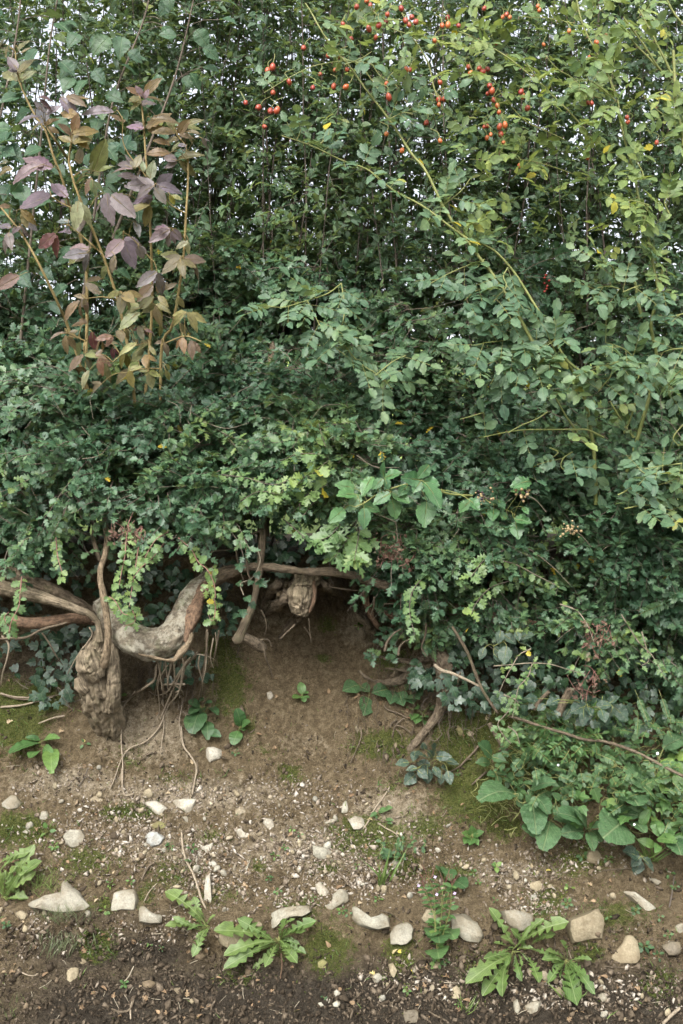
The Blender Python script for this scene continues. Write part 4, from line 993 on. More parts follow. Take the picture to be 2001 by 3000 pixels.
# unnumbered scraps: dead twig bits and leaf litter
su, sv = scatter(90, [(1000, 2930, 1500, 120, 1.0), (1500, 2600, 300, 150, .5), (300, 2450, 300, 150, .4)], 0.12, (-150, 2150, 2150, 3000))
sp = G(su, sv, 0.003)
an = U(0, 6.28, len(su)); ln = U(0.006, 0.022, len(su))
d2 = np.stack([np.cos(an), np.sin(an) * 0.5, np.sin(an) * 0.6], -1) * ln[:, None]
tp = np.stack([sp - d2, sp + U(-.002, .002, sp.shape), sp + d2], 1)
V, Q, uv = tubes(tp, np.broadcast_to(U(0.0005, 0.0011, (len(su), 1)), tp.shape[:2]), 4)
single('twig_scraps', V, Q, M['twig_pale'], 'scraps of dead twig and straw strewn on the earth', 'litter', kind='stuff', uv=uv)
# ------------------------------------------------------------------ leaves
def T_leaf(half, fold=0.25, curl=0.2, arch=0.0, wav=0.0, seed=0, asym=0.06):
    r = np.random.default_rng(seed)
    V = [(0, 0, 0)]; rows_ = []
    for x, y, ym in half:
        i = len(V)
        a = 1 + r.uniform(-asym, asym); b = 1 + r.uniform(-asym, asym)
        V += [(0, ym, 0), (x * a, y + r.uniform(-.02, .02), 0), (-x * b, y + r.uniform(-.02, .02), 0)]
        rows_.append(i)
    e = len(V); V.append((0, 1, 0))
    T = [(0, rows_[0] + 1, rows_[0]), (0, rows_[0], rows_[0] + 2)]
    for i, j in zip(rows_[:-1], rows_[1:]):
        T += [(i, i + 1, j + 1), (i, j + 1, j), (i, j, j + 2), (i, j + 2, i + 2)]
    i = rows_[-1]
    T += [(i, i + 1, e), (i, e, i + 2)]
    V = np.array(V, float)
    xm = np.abs(V[:, 0]).max()
    uv = np.stack([V[:, 0] / xm, V[:, 1]], -1)
    V[:, 2] = fold * np.abs(V[:, 0]) - curl * V[:, 1] ** 2 + arch * np.sin(math.pi * np.clip(V[:, 1], 0, 1))
    if wav:
        V[:, 2] += wav * r.uniform(-1, 1, len(V)) * (np.abs(V[:, 0]) / xm)
    return V, np.array(T), uv


def oval(wid, n=4, base=0.9, tip=1.3, serr=0.0, **kw):
    h = []
    for k in range(n):
        t = (k + 0.6) / (n + 0.2)
        w = wid * (math.sin(math.pi * t ** base)) ** (0.75 if t < .5 else tip * .75)
        h.append((w, t, t))
        if serr:
            h.append((w * (1 - serr), t + 0.5 / (n + .2), t + 0.5 / (n + .2)))
    return T_leaf(h, **kw)


HAW = [(.05, .17, .15), (.43, .46, .28), (.11, .50, .44), (.40, .78, .54), (.10, .76, .68), (.17, .98, .83)]
HAW2 = [(.05, .2, .17), (.30, .5, .33), (.10, .52, .48), (.31, .82, .6), (.12, .8, .76), (.1, .97, .88)]
HAW3 = [(.12, .15, .13), (.46, .40, .3), (.26, .5, .45), (.42, .7, .58), (.24, .77, .7), (.22, .93, .84)]
IVY = [(.30, .02, .06), (.52, .22, .2), (.30, .36, .33), (.42, .62, .46), (.2, .66, .6), (.1, .86, .8)]
DAN = [(.02, .12, .12), (.06, .18, .22), (.022, .27, .27), (.10, .31, .37), (.03, .42, .42), (.14, .45, .52), (.04, .57, .57), (.165, .59, .67), (.055, .71, .71), (.18, .73, .8), (.14, .88, .88), (.05, .96, .96)]
DAN2 = [(.02, .1, .1), (.045, .2, .22), (.03, .3, .3), (.08, .36, .4), (.04, .45, .45), (.125, .5, .55), (.065, .6, .6), (.165, .64, .7), (.09, .76, .76), (.15, .83, .86), (.06, .95, .95)]
MAPLE = [(.34, .02, .06), (.5, .3, .22), (.24, .36, .36), (.5, .66, .5), (.22, .68, .62), (.16, .88, .8)]
TEMPL = {
    'haw': [T_leaf(HAW, .3, .22, seed=1), T_leaf(HAW2, .2, .35, wav=.05, seed=2), T_leaf(HAW3, .35, .1, wav=.04, seed=3), T_leaf(HAW, .1, .3, wav=.07, seed=4)],
    'oval': [oval(.24, 3, fold=.4, curl=.15, seed=5), oval(.30, 3, fold=.25, curl=.3, seed=6), oval(.20, 3, fold=.5, curl=.05, seed=7)],
    'hazel': [oval(.43, 9, base=.8, serr=.04, fold=.2, curl=.22, wav=.02, seed=8), oval(.40, 9, base=.75, serr=.04, fold=.3, curl=.35, wav=.04, seed=9)],
    'rose': [oval(.30, 4, serr=.07, fold=.3, curl=.15, seed=10), oval(.33, 4, serr=.07, fold=.2, curl=.25, wav=.03, seed=11), oval(.27, 4, serr=.08, fold=.4, curl=.1, seed=12)],
    'bramble': [oval(.33, 6, base=.8, serr=.09, fold=.2, curl=.2, wav=.03, seed=13), oval(.36, 6, base=.8, serr=.09, fold=.3, curl=.12, wav=.04, seed=14)],
    'ivy': [T_leaf(IVY, .15, .15, seed=15), T_leaf(IVY, .05, .3, wav=.05, seed=16), T_leaf(MAPLE, .1, .2, seed=17)],
    'elder': [oval(.24, 7, base=.85, serr=.05, fold=.3, curl=.25, wav=.02, seed=18), oval(.27, 7, base=.85, serr=.05, fold=.15, curl=.15, wav=.03, seed=19), oval(.21, 7, serr=.05, fold=.5, curl=.35, wav=.03, seed=20), oval(.29, 7, base=.8, serr=.04, fold=.25, curl=.05, seed=21)],
    'dandelion': [T_leaf(DAN, .35, .05, arch=.10, wav=.03, seed=22), T_leaf(DAN2, .3, .0, arch=.13, wav=.03, seed=23), T_leaf(DAN, .2, .1, arch=.06, wav=.05, seed=24)],
    'foxglove': [oval(.33, 10, base=.85, tip=.75, serr=.03, fold=.15, curl=.1, arch=.07, wav=.025, seed=25, asym=.03), oval(.27, 10, base=.9, tip=.85, serr=.03, fold=.25, curl=.15, arch=.08, wav=.025, seed=26, asym=.03)],
    'herb': [oval(.3, 3, fold=.25, curl=.2, seed=27), oval(.4, 3, fold=.2, curl=.2, seed=28)],
    'round': [oval(.44, 5, base=.75, fold=.15, curl=.1, wav=.03, seed=29), oval(.4, 5, base=.8, fold=.2, curl=.2, wav=.04, seed=30)],
    'lance': [oval(.13, 4, fold=.3, curl=.15, seed=31), oval(.16, 4, fold=.3, curl=.25, seed=32)],
    'nettle': [oval(.36, 6, base=.7, serr=.16, fold=.2, curl=.15, wav=.03, seed=33)],
    'blade': [oval(.022, 5, base=.6, tip=1.6, fold=.6, curl=.3, arch=.1, seed=34), oval(.03, 5, base=.6, tip=1.6, fold=.5, curl=.5, arch=.15, seed=35)],
    'moss': [T_leaf([(.16, .5, .5)], .5, .3, seed=80), T_leaf([(.12, .45, .5)], .5, .5, seed=81)],
    'dead': [T_leaf(HAW, .8, .5, wav=.2, seed=36), oval(.3, 3, fold=1.0, curl=.5, wav=.2, seed=37)],
}


LOWT = {'haw': [T_leaf([(.34, .45, .32), (.29, .78, .62)] if k < 1 else [(.3, .6, .5)], .3, .2, seed=50 + k) for k in range(4)], 'oval': [T_leaf([(.25, .5, .5)], .35, .2, seed=60 + k) for k in range(3)], 'rose': [oval(.31, 2, fold=.3, curl=.2, seed=70 + k) for k in range(3)]}


def frames(d, nrm):
    Y = unit(d)
    X = unit(np.cross(Y, nrm))
    Z_ = np.cross(X, Y)
    return X, Y, Z_


ALL = []


class Leaves:
    def __init__(s, th, mat, kind, name='leaf', nmax=300, stuff='foliage'):
        s.th, s.mat, s.kind, s.name, s.nmax, s.stuff = th, mat, kind, name, nmax, stuff
        s.d = []
        ALL.append(s)

    def add(s, pos, dr, nrm, size, width=1.0, color=None, tmp=None, rnd=None):
        pos = np.atleast_2d(pos); n = len(pos)
        dr = np.broadcast_to(dr, (n, 3)); nrm = np.broadcast_to(nrm, (n, 3))
        size = np.broadcast_to(np.asarray(size, float), (n,)); width = np.broadcast_to(np.asarray(width, float), (n,))
        tm = rng.integers(0, len(TEMPL[s.kind]), n) if tmp is None else np.broadcast_to(tmp, (n,))
        col = np.ones((n, 3)) if color is None else np.broadcast_to(color, (n, 3))
        s.d.append((pos, dr, nrm, size, width, tm, col))

    def pack(s):
        s.a = [np.concatenate([x[i] for x in s.d]) for i in range(7)] if s.d else None

    def centers(s):
        return s.a[0] + unit(s.a[1]) * s.a[3][:, None] * 0.5


def finish_leaves():
    live = [s for s in ALL if s.d]
    for s in live: s.pack()
    c = np.concatenate([s.centers() for s in live])
    cell = 14
    W, H = 2001 // cell + 1, 3000 // cell + 1
    u, v = proj(c)
    inside = (u > 0) & (u < 2001) & (v > 0) & (v < 3000)
    zb = np.full(W * H, 99.0)
    k = np.where(inside, (v.clip(0, 2999) // cell).astype(int) * W + (u.clip(0, 2000) // cell).astype(int), 0)
    np.minimum.at(zb, k[inside], c[inside, 1])
    for s in live:
        pos, dr, nrm, size, width, tm, col = s.a
        cc = s.centers(); u, v = proj(cc)
        ins = (u > 0) & (u < 2001) & (v > 0) & (v < 3000)
        kk = np.where(ins, (v.clip(0, 2999) // cell).astype(int) * W + (u.clip(0, 2000) // cell).astype(int), 0)
        vis = ins & (cc[:, 1] < zb[kk] + 0.03)
        score = size * np.sqrt(np.abs(width)) / cc[:, 1] * (1 + 4 * vis + 1.0 * ins)
        order = np.argsort(-score)
        one = order[:s.nmax]; rest = order[s.nmax:]
        rv = (.5 + .38 * fbm(pos, 6.0, 2, 41) + U(-.27, .27, len(pos))).clip(0, .985)
        rv[rng.random(len(pos)) < .0025] = 1.0
        X, Y, Z_ = frames(dr, nrm)
        L = np.array(s.th.location)
        mats_ = M[s.mat]
        tl = TEMPL[s.kind]
        if not hasattr(s, 'meshes'):
            key = (s.mat, s.kind)
            if key not in MESHC:
                MESHC[key] = [mesh(s.name, V, T, mats_, uv=uv) for V, T, uv in tl]
            ms = MESHC[key]
        for i in one:
            o = bpy.data.objects.new(s.name, ms[tm[i]])
            COL.objects.link(o)
            o.parent = s.th
            sc = size[i]; w = width[i]
            x, y, z = X[i] * sc * w, Y[i] * sc, Z_[i] * sc
            p = pos[i] - L
            o.matrix_basis = Matrix(((x[0], y[0], z[0], p[0]), (x[1], y[1], z[1], p[1]), (x[2], y[2], z[2], p[2]), (0, 0, 0, 1)))
            o.color = (*[float(q) for q in col[i]], 1) if s.mat == 'elder' else (float(rv[i]), 0, 0, 1)
        if len(rest):
            Vs, Ts, us, rs, off = [], [], [], [], 0
            near = ins & (cc[:, 1] < zb[kk] + (.022 if s.kind != 'oval' else .02))
            low = LOWT.get(s.kind)
            for ti, (V, T, uv) in list(enumerate(tl)) + ([(-1 - q, x) for q, x in enumerate(low)] if low else []):
                if low: r = rest[(tm[rest] == ti) & near[rest]] if ti >= 0 else rest[(tm[rest] == -1 - ti) & ~near[rest]]
                else: r = rest[tm[rest] == ti]
                if not len(r): continue
                sc = size[r][:, None, None]
                W_ = pos[r][:, None, :] + V[None, :, 0:1] * X[r][:, None, :] * sc * width[r][:, None, None] + V[None, :, 1:2] * Y[r][:, None, :] * sc + V[None, :, 2:3] * Z_[r][:, None, :] * sc
                Vs.append(W_.reshape(-1, 3))
                Ts.append((T[None] + off + len(V) * np.arange(len(r))[:, None, None]).reshape(-1, 3))
                us.append(np.tile(uv, (len(r), 1)))
                rs.append(np.repeat(rv[r], len(V)))
                off += len(V) * len(r)
            jo = part(s.stuff, np.vstack(Vs), np.vstack(Ts), mats_, s.th, kind='stuff', uv=np.vstack(us), rnd=np.concatenate(rs))
            jo.color = (0, 0, 0, 1)


MESHC = {}


class Twigs:
    def __init__(s, th, mat, name='twigs', S=4, kind='stuff'):
        s.th, s.mat, s.name, s.S, s.it, s.kind = th, mat, name, S, [], kind
        TW.append(s)

    def add(s, pts, rad):
        pts = np.asarray(pts, float)
        if pts.ndim == 2: pts = pts[None]
        s.it.append(tubes(pts, np.broadcast_to(rad, pts.shape[:2]), s.S))

    def done(s):
        if s.it:
            V, Q, uv = join(s.it)
            part(s.name, V, Q, M[s.mat], s.th, kind=s.kind, uv=uv)


TW = []
UPV = np.array([0, -0.62, 0.78])


def sprays(LS, tw, anchor, bdir, k=6, L=(.1, .26), nodes=10, size=(.026, .04), spread=.55, per=2, bend=-.12, nj=.45, r0=.0016, lw=(.85, 1.1)):
    """fans of leafy shoots: anchor (n,3), bdir (n,3)"""
    n = len(anchor)
    S = n * k
    base = np.repeat(anchor, k, 0) + rng.normal(0, .018, (S, 3))
    pn = unit(UPV + rng.normal(0, .3, (n, 3)))
    pn = np.repeat(pn, k, 0)
    d = np.repeat(unit(bdir), k, 0) + rng.normal(0, spread, (S, 3))
    d = unit(d - pn * (np.sum(d * pn, 1, keepdims=True) * .55))
    ln = U(L[0], L[1], S)
    t = np.linspace(0, 1, 6)
    pts = base[:, None, :] + d[:, None, :] * (ln[:, None] * t)[..., None] + np.array([0, 0, bend]) * (ln[:, None] * t ** 2)[..., None] + rng.normal(0, .004, (S, 6, 3))
    tw.add(pts, np.linspace(r0, r0 * .45, 6))
    tt = np.sort(U(.12, 1.0, (S, nodes)), 1)
    i = np.minimum((tt * 5).astype(int), 4); f = (tt * 5 - i)[..., None]
    ar = np.arange(S)[:, None]
    npos = pts[ar, i] * (1 - f) + pts[ar, i + 1] * f
    npos = np.repeat(npos.reshape(-1, 3), per, 0)
    dd = np.repeat(np.repeat(d, nodes, 0), per, 0); nn = np.repeat(np.repeat(pn, nodes, 0), per, 0)
    m = len(npos)
    nn = unit(nn + rng.normal(0, nj, (m, 3)))
    side = np.cross(dd, nn) * np.where(np.arange(m) % 2 == 0, 1, -1)[:, None]
    ld = unit(dd * U(.2, .9, (m, 1)) + side * U(.4, 1.0, (m, 1)) + nn * U(-.25, .3, (m, 1)) + rng.normal(0, .15, (m, 3)))
    LS.add(npos, ld, nn, U(size[0], size[1], m), U(lw[0], lw[1], m))


def pinnate(LS, tw, base, d, nrm, size, nl=5, k=.62, wj=.1, r=.0007, lw=1.0):
    """compound leaves: base, d, nrm (n,3); leaflets in pairs and one at the tip"""
    n = len(base)
    X, Y, Z_ = frames(d, nrm)
    size = np.broadcast_to(size, (n,))
    pairs = (nl - 1) // 2
    R = size * (k * pairs + .45)
    t = np.linspace(0, 1, 4)
    drp = -.10
    pts = base[:, None] + Y[:, None] * (R[:, None] * t)[..., None] + Z_[:, None] * (drp * R[:, None] * t ** 2)[..., None]
    tw.add(pts, r)
    ps, ds, ns, ss = [], [], [], []
    for j in range(pairs):
        f = .35 + .6 * j / max(1, pairs) if pairs > 1 else .5
        b = base + Y * (R * f)[:, None] + Z_ * (drp * R * f * f)[:, None]
        for sg in (-1, 1):
            ps.append(b); ds.append(unit(Y * U(.35, .65, (n, 1)) + sg * X + Z_ * U(-.25, .15, (n, 1))))
            ns.append(unit(Z_ + rng.normal(0, .22, (n, 3)))); ss.append(size * U(.78, 1.0, n))
    ps.append(pts[:, -1]); ds.append(unit(Y + rng.normal(0, .15, (n, 3)))); ns.append(unit(Z_ + rng.normal(0, .2, (n, 3)))); ss.append(size * U(.95, 1.15, n))
    LS.add(np.concatenate(ps), np.concatenate(ds), np.concatenate(ns), np.concatenate(ss), lw * U(.9, 1.1, n * nl))


def px_path(pts, d, n=24):
    """photo-pixel polyline with one or more depths -> smooth world polyline"""
    pts = np.array([p[:2] for p in pts], float)
    d = np.broadcast_to(np.interp(np.linspace(0, 1, len(pts)), np.linspace(0, 1, len(np.atleast_1d(d))), np.atleast_1d(d)), (len(pts),))
    return cat_rom(P(pts[:, 0], pts[:, 1], d), n)


def along(path, step, t0=0.05, jitter=.3):
    seg = np.linalg.norm(np.diff(path, axis=0), axis=1)
    s = np.concatenate([[0], np.cumsum(seg)])
    q = np.arange(s[-1] * t0, s[-1], step)
    q = q + U(-jitter, jitter, len(q)) * step
    q = q.clip(0, s[-1])
    p = np.stack([np.interp(q, s, path[:, i]) for i in range(3)], -1)
    tg = unit(np.gradient(path, axis=0))
    t = unit(np.stack([np.interp(q, s, tg[:, i]) for i in range(3)], -1))
    return p, t, q / max(s[-1], 1e-6)


# bottom edge of the hawthorn skirt, by photo column
VB = lambda u: np.interp(u, [-600, 0, 90, 160, 230, 300, 420, 640, 760, 830, 900, 1000, 1060, 1130, 1190, 1250, 1330, 1400, 1500, 1700, 1800, 2000, 2600],
                         [1690, 1660, 1610, 1550, 1490, 1450, 1480, 1470, 1440, 1450, 1470, 1500, 1490, 1530, 1680, 1815, 1850, 1800, 1810, 1860, 1890, 1960, 2000])


def region(n, ub, vb, acc=None, low=25):
    us, vs = [], []
    c = 0
    while c < n:
        u = U(ub[0], ub[1], n * 2); v = U(vb[0], vb[1], n * 2)
        k = (v < VB(u) - low)
        k &= (rng.random(n * 2) < np.where((u < -80) | (u > 2080), .55, 1.0))
        k &= rng.random(n * 2) < np.clip(.62 + 1.5 * fbm(np.stack([u, v, u * 0], -1), .0085, 2, 63), .08, 1)      # clumps and holes
        if acc is not None: k &= rng.random(n * 2) < acc(u, v)
        us.append(u[k]); vs.append(v[k]); c += k.sum()
    return np.concatenate(us)[:n], np.concatenate(vs)[:n]


def hawthorn(label, base, n, ub, vb, d0, dspan, mat='haw', nmax=300, acc=None, size=(.021, .035), k=6, low=25, trunks=()):
    t = thing('hawthorn_bush', label, 'bush', base, 'hawthorn bushes of the hedge')
    LS = Leaves(t, mat, 'haw', nmax=nmax); tw = Twigs(t, 'twig')
    u, v = region(n, ub, vb, acc, low)
    cl = np.clip(.5 + .9 * fbm(np.stack([u, v, u * 0], -1), .0075, 2, 5), 0, 1)              # sprays stand forward in clumps
    d = d0(u, v) + dspan * (1 - cl) * U(.3, 1.0, n) + .05 * U(-1, 1, n)
    a = P(u, v, d + .1)
    bd = np.stack([U(-.9, .9, n), U(-1.0, -.15, n), U(-.55, .35, n)], -1)
    sprays(LS, tw, a, bd, k=k, size=size, nodes=10, nj=.36)
    # trailing twigs below the skirt
    if vb[1] > 1600 and nmax > 100:
        m = n // 6
        uu = U(max(ub[0], -200), min(ub[1], 2200), m)
        vv = VB(uu) - U(10, 60, m)
        sprays(LS, tw, P(uu, vv, dfront(uu, vv) + U(-.02, .2, m)), np.stack([U(-.7, .7, m), U(-.5, .1, m), -np.ones(m)], -1), k=2, L=(.05, .13), nodes=8, size=(.018, .03), spread=.35)
    # limbs that carry them
    m = max(6, n // 7)
    j = rng.integers(0, n, m)
    e = a[j]
    b = np.stack([e[:, 0] + U(-.3, .3, m), U(3.45, 3.8, m), np.maximum(1.2, e[:, 2] - U(.1, .5, m))], -1)
    mid = .5 * (b + e) + rng.normal(0, .05, (m, 3))
    pts = np.stack([b, .5 * (b + mid) + rng.normal(0, .02, (m, 3)), mid, .5 * (mid + e) + rng.normal(0, .02, (m, 3)), e], 1)
    tb = Twigs(t, 'stem_dark', 'branches', 5)
    tb.add(pts, np.linspace(.006, .002, 5))
    bt = Twigs(t, 'twig_pale', 'bare_twigs', 4)
    for _ in range(n // 5):
        q = rng.integers(0, n)
        s0 = P(u[q], v[q], d[q] - .02); s1 = s0 + np.array([U(-.16, .16), U(-.07, .0), U(-.1, .1)])
        md = .5 * (s0 + s1) + rng.normal(0, .015, 3)
        bt.add(cat_rom([s0, md, s1], 8), np.linspace(.0014, .0005, 8))
    for c in trunks:
        V, T, uv = limb(c, n=50, S=12, rough=.15, seed=int(c[0][0]) % 97)
        part('trunk', V, T, M['bark'], t, uv=uv)
    return t, LS, tw


dfront = lambda u, v: np.interp(v, [600, 900, 1100, 1300, 1500, 1650, 1800, 2000], [3.35, 3.22, 3.06, 3.0, 3.0, 3.06, 3.05, 3.04])
dback = lambda u, v: np.interp(v, [400, 700, 1000, 1300, 1700], [3.5, 3.42, 3.35, 3.35, 3.4])
gap = lambda u, v: 1 - .85 * blobs(u, v, [(1060, 1230, 130, 45, 1), (880, 1270, 60, 60, .9), (130, 1420, 70, 60, .8), (1250, 1150, 50, 40, .6), (640, 1330, 50, 40, .5), (1530, 1480, 80, 40, .8), (1640, 1330, 60, 60, .7), (80, 1240, 60, 50, .5), (1760, 1760, 60, 50, .5), (1330, 1700, 60, 40, .5)])
hb1 = hawthorn('hawthorn bush with lobed leaves overhanging the gnarled stump', P(200, 1600, 3.5), 265, (-450, 640), (1090, 1720), dfront, .42, acc=gap, trunks=[[(290, 1640, 3.35, 9), (270, 1500, 3.3, 8), (240, 1380, 3.28, 7)], [(90, 1620, 3.35, 10), (60, 1480, 3.3, 9), (70, 1300, 3.3, 8)]])
hb2 = hawthorn('hawthorn bush whose leaves hang over the arching root', P(800, 1650, 3.5), 215, (560, 1240), (1010, 1640), dfront, .42, acc=gap, trunks=[[(780, 1640, 3.3, 11), (778, 1450, 3.28, 11), (780, 1300, 3.28, 10), (775, 1200, 3.28, 10), (800, 1000, 3.32, 9)], [(860, 1600, 3.4, 8), (880, 1400, 3.4, 8), (870, 1250, 3.42, 7)]])
hb3 = hawthorn('hawthorn bush trailing low over the bank at right of the hollow', P(1500, 1800, 3.5), 325, (1130, 2480), (1290, 2000), dfront, .42, acc=gap, trunks=[[(1400, 1760, 3.4, 9), (1410, 1600, 3.35, 9), (1380, 1400, 3.3, 8)], [(1600, 1750, 3.35, 8), (1590, 1560, 3.3, 8), (1560, 1400, 3.3, 7)]])
hb4 = hawthorn('hawthorn growing deeper in the hedge beside the purple shrub', P(300, 1400, 3.7), 210, (-450, 900), (720, 1350), lambda u, v: dback(u, v) - .1, .3, acc=None, nmax=260)
hb5 = hawthorn('hawthorn growing deeper in the hedge behind the arching rose', P(1400, 1400, 3.7), 262, (850, 2480), (780, 1450), lambda u, v: dback(u, v) - .12, .3, acc=gap, nmax=260)
# dense shaded inside of the hedge
hb6 = hawthorn('shaded inner hawthorn filling the dark depth of the hedge', P(1000, 1400, 4.0), 250, (-500, 2500), (850, 1720), lambda u, v: 3.72 + 0 * u, .35, nmax=60, low=-140, acc=lambda u, v: np.where(v < 1100, .6, 1.0))

# hanging sprays with lighter leaves in front of the trunks
t = thing('hawthorn_spray', 'light green hawthorn sprays hanging in front of the curved trunk', 'branch', P(420, 1560, 3.0))
LS = Leaves(t, 'haw_light', 'haw'); tw = Twigs(t, 'purple_twig', 'twig', 5)
HANG = [Z('a', [(900, -60), (880, 60), (870, 180), (850, 280), (830, 390)]), Z('a', [(990, -20), (960, 150), (940, 280), (920, 400), (900, 540)]), Z('a', [(1140, 100), (1060, 200), (980, 270), (930, 340)]), Z('a', [(1240, 60), (1330, 140), (1380, 230), (1440, 280), (1490, 380), (1500, 480)]), Z('a', [(1480, 260), (1470, 340), (1440, 420), (1400, 400)]), Z('a', [(1490, 480), (1500, 560), (1480, 640), (1450, 600)]), Z('a', [(1170, 20), (1090, 70), (1040, 140), (1000, 220)]), Z('a', [(390, 60), (400, 180), (420, 260), (440, 330)]), Z('a', [(150, 330), (140, 450), (130, 540), (80, 640), (60, 740)]), Z('a', [(760, 470), (800, 500), (850, 580), (890, 600)]), Z('a', [(920, 560), (940, 640), (860, 680)]), Z('a', [(60, 580), (30, 620), (70, 690), (30, 730)])]
for k, hpts in enumerate(HANG):
    path = px_path(hpts, [3.0, 2.9, 2.88])
    tw.add(path, np.linspace(.0016, .0009, 24))
    p, tg, q = along(path, .018)
    p = np.repeat(p, 2, 0); tg = np.repeat(tg, 2, 0); m = len(p)
    nn = unit(np.array([0, -.85, .5]) + rng.normal(0, .35, (m, 3)))
    sd = np.cross(tg, nn) * np.where(np.arange(m) % 2, 1, -1)[:, None]
    LS.add(p, unit(tg * .5 + sd + rng.normal(0, .25, (m, 3)) + np.array([0, 0, -.25])), nn, U(.017, .031, m))
t = thing('hawthorn_spray', 'bright yellow-green hawthorn sprays jutting over the arching root', 'branch', P(930, 1560, 2.95))
LS = Leaves(t, 'haw_light', 'haw'); tw = Twigs(t, 'twig', 'twig', 5)
for hpts, big in [(Z('c', [(560, -60), (640, 10), (700, 60)]), .03), (Z('c', [(960, -60), (880, 40), (800, 80)]), .05), (Z('c', [(900, 0), (860, 110), (850, 150)]), .05), (Z('c', [(1080, 0), (1060, 110), (1040, 220)]), .055), (Z('c', [(1000, 60), (930, 160), (900, 200)]), .045), (Z('c', [(1150, 60), (1080, 150), (1090, 200)]), .045), ([(640, 1390), (720, 1400), (800, 1420), (860, 1400)], .032), ([(760, 1500), (830, 1440), (900, 1400), (960, 1350)], .04), ([(860, 1500), (900, 1450), (960, 1420)], .04), ([(700, 1470), (760, 1440), (820, 1450)], .035), ([(820, 1350), (880, 1330), (940, 1330)], .036), ([(1480, 1610), (1420, 1640), (1380, 1690)], .036), ([(1500, 1700), (1440, 1720), (1400, 1760), (1380, 1800)], .034), ([(1250, 1680), (1210, 1730), (1200, 1790), (1215, 1860)], .03)]:
    path = px_path(hpts, [2.98, 2.88])
    tw.add(path, np.linspace(.0016, .0009, 24))
    p, tg, q = along(path, .02)
    p = np.repeat(p, 2, 0); tg = np.repeat(tg, 2, 0); m = len(p)
    nn = unit(np.array([0, -.7, .7]) + rng.normal(0, .3, (m, 3)))
    sd = np.cross(tg, nn) * np.where(np.arange(m) % 2, 1, -1)[:, None]
    LS.add(p, unit(tg * .5 + sd + rng.normal(0, .25, (m, 3)) + np.array([0, 0, -.3])), nn, U(.8, 1.1, m) * big)
# trailing pale hawthorn twigs, lower right
t = thing('hawthorn_spray', 'pale bare-twigged hawthorn spray sprawling over dark leaves at lower right', 'branch', P(1500, 2100, 2.98))
LS = Leaves(t, 'haw_light', 'haw'); tw = Twigs(t, 'twig_pale', 'twig', 5)
for hpts, dens in [(T_([(1060, 360), (1180, 350), (1300, 340), (1440, 345), (1568, 380), (1700, 420)], [0] * 6, [0] * 6), .05), (T_([(1320, 240), (1240, 280), (1190, 360), (1140, 450), (1100, 540)], [0] * 5, [0] * 5), .04), (T_([(1330, 340), (1300, 430), (1240, 500), (1220, 560), (1190, 720)], [0] * 5, [0] * 5), .018), (T_([(1150, 560), (1180, 640), (1140, 700), (1090, 760), (1120, 830), (1180, 900)], [0] * 6, [0] * 6), .014), (T_([(1130, 560), (1220, 600), (1230, 660)], [0] * 3, [0] * 3), .016), (T_([(1160, 780), (1220, 830), (1250, 940)], [0] * 3, [0] * 3), .013), ([(1640, 1770), (1690, 1790), (1720, 1830), (1740, 1880)], .04), ([(1820, 1800), (1870, 1880), (1910, 1920), (1950, 1990)], .018), ([(1430, 1640), (1500, 1650), (1580, 1690), (1640, 1720)], .022), ([(1880, 1850), (1900, 1930), (1880, 1950)], .03)]:
    path = px_path(hpts, [2.99, 2.93])
    tw.add(path, np.linspace(.0024, .001, 24))
    p, tg, q = along(path, dens)
    p = np.repeat(p, 2, 0); tg = np.repeat(tg, 2, 0); m = len(p)
    nn = unit(np.array([0, -.6, .8]) + rng.normal(0, .35, (m, 3)))
    sd = np.cross(tg, nn) * np.where(np.arange(m) % 2, 1, -1)[:, None]
    LS.add(p, unit(tg * .4 + sd + rng.normal(0, .3, (m, 3))), nn, U(.016, .027, m))
# withered clusters
for lab, cl in (('withered brown leaf cluster on dead twigs above the arching root', [(1130, 1615), (1160, 1635), (1185, 1660), (1110, 1640), (1150, 1600)]), ('withered reddish seed cluster at right above the dark bramble', [(1735, 1850), (1760, 1880), (1730, 1900), (1770, 1850), (1690, 2010), (1720, 2030), (1740, 1995)]), ('dry brown leaves on upright purple twigs above the light green sprays', [(345, 1570), (375, 1585), (360, 1545), (400, 1560)])):
    t = thing('dead_twigs', lab, 'dead leaves', P(cl[0][0], cl[0][1] - 20, 2.98))
    LS = Leaves(t, 'deadleaf', 'dead', nmax=60); tw = Twigs(t, 'purple_twig', 'twig', 4)
    for u, v in cl:
        m = 15
        p = P(u + rng.normal(0, 17, m), v + rng.normal(0, 15, m), 2.96 + rng.normal(0, .015, m))
        LS.add(p, unit(rng.normal(0, 1, (m, 3))), unit(rng.normal(0, 1, (m, 3)) + np.array([0, -1, .5])), U(.008, .018, m))
        for _ in range(4):
            b = P(u + U(-40, 40), v + U(-50, 10), 3.0)
            e = P(u + U(-25, 25), v + U(-10, 30), 2.96)
            tw.add(cat_rom([b, .5 * (b + e) + rng.normal(0, .008, 3), e], 8), .0011)

